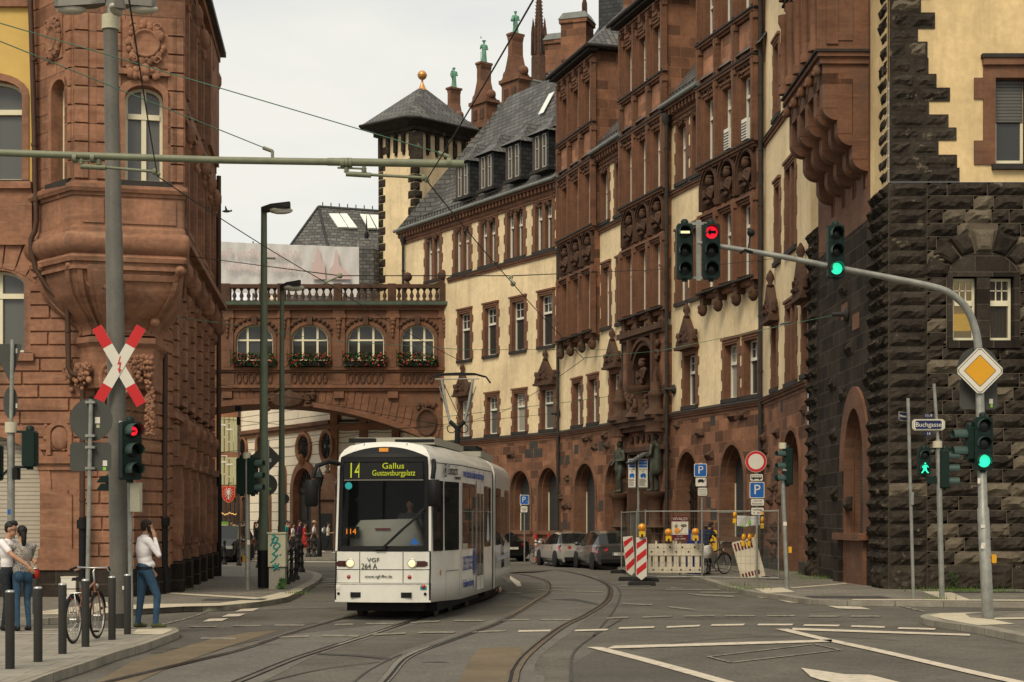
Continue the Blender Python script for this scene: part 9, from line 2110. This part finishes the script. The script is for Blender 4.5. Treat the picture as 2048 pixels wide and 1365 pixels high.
PHONE = dict(elR=(.24,-.05,1.15), wrR=(.12,-.28,1.18), elL=(-.24,-.05,1.15), wrL=(-.12,-.26,1.15))
crowd = [(461,1117,1.78,88,'cloth_white','cloth_grey','short','man in a white printed T-shirt standing behind the black car',0,PHONE),
 (480,1113,1.72,95,'cloth_navy','cloth_maroon','short','person in navy top and maroon trousers, leftmost of the walking crowd',1,{}),
 (488,1115,1.74,100,'cloth_black','cloth_black','short','person all in black with a cap, left of the middle signal post',-1,{}),
 (511,1115,1.70,80,'cloth_black','cloth_black','long','woman in black with long black hair holding something, by the tall lamp post',0.8,PHONE),
 (518,1112,1.78,90,'cloth_navy','cloth_navy','short','man in a navy shirt behind the woman in black',1,{}),
 (573,1111,1.76,90,'cloth_teal','cloth_grey','short','person in a turquoise top partly hidden by the cabinet',.6,{}),
 (578,1109,1.70,90,'cloth_maroon','cloth_black','short','person in a dark red top next to the turquoise one',.8,{}),
 (586,1110,1.62,85,'cloth_white','cloth_black','long','woman in a white top and black trousers with long dark hair',1,{}),
 (599,1110,1.78,85,'cloth_purple','cloth_black','short','tall person in dark purple in the middle of the crowd',.5,{}),
 (609,1109,1.64,88,'cloth_red','cloth_red','short','woman in a red dress with orange sleeve looking at a phone',.8,PHONE),
 (628,1108,1.70,92,'cloth_white','cloth_black','short','woman in a white top and dark skirt with a beige hat',1,{}),
 (656,1107,1.66,90,'cloth_cream','cloth_black','short','woman in a cream top and black trousers walking right with a backpack',1.25,PHONE)]
for px, yf, h, rz, top, bot, hair, lab, wk, J in crowd:
 p = gp(px, yf, K); d = walk(abs(wk), 1 if wk > 0 else -1); d.update(J); d['sleeve'] = 1 if top in ('cloth_white', 'cloth_cream', 'cloth_red', 'cloth_teal') else 0
 sk = .16 if 'dress' in lab or 'skirt' in lab else None
 o = build_person('person', lab, p, rad(rz), d, ['skin', top, bot, 'cloth_white' if 'backpack' in lab else 'black'], ('hair_black', hair), .028, h, group='people walking beyond the crossing', slim=.95, skirt=sk)
 if 'hat' in lab: b = MB(); b.lathe([(.13,1.66),(.135,1.68),(.1,1.69),(.095,1.76),(.03,1.79)], (0,-.01,0), 0, 12); b.build('hat', 'cloth_beige', o)
 if 'printed' in lab: b = MB(); [b.ball((x,-.125,z), (.03,.012,.03), 0, 7, 5) for x, z in ((-.06,1.3),(.05,1.24),(0,1.15))]; b.build('print', 'cloth_black', o)
 if 'backpack' in lab: q = p+RZ(rad(rz)) @ V((0,.2,1.22)); t = thing('backpack', 'grey and mint backpack of the woman in the cream top', 'backpack', q, rad(rz)); b = MB(); b.ball((0,0,0), (.16,.1,.22), 0, 10, 8); b.ball((0,.05,.02), (.13,.09,.14), 1, 10, 8); b.build('pack', ['cloth_grey', 'tram_pale'], t)
pc = V(((1404-1024)*54.4/3300, 54.0, 0)); bike('dark bicycle of the cyclist behind the barrier, white bag on its side', (pc.x+.0, pc.y+.1), (pc.x+.72, pc.y+.75), K, 'black', None, True, False)
build_person('person', 'cyclist in a navy T-shirt and shorts bending over his bicycle behind the barrier', (pc.x+.12, pc.y+.5, K), rad(130), dict(head=(0,-.26,1.56), neck=(0,-.17,1.44), chest=(0,-.10,1.27), waist=(0,-.04,1.10), shL=(-.18,-.14,1.38), shR=(.18,-.14,1.38), elL=(-.24,-.3,1.18), wrL=(-.2,-.45,1.02), elR=(.24,-.3,1.18), wrR=(.2,-.45,1.02), sleeve=1, kneeL=(-.1,-.08,.5)), ['skin', 'cloth_navy', 'cloth_navy', 'black'], ('hair_brown', 'short'), .02, 1.8)
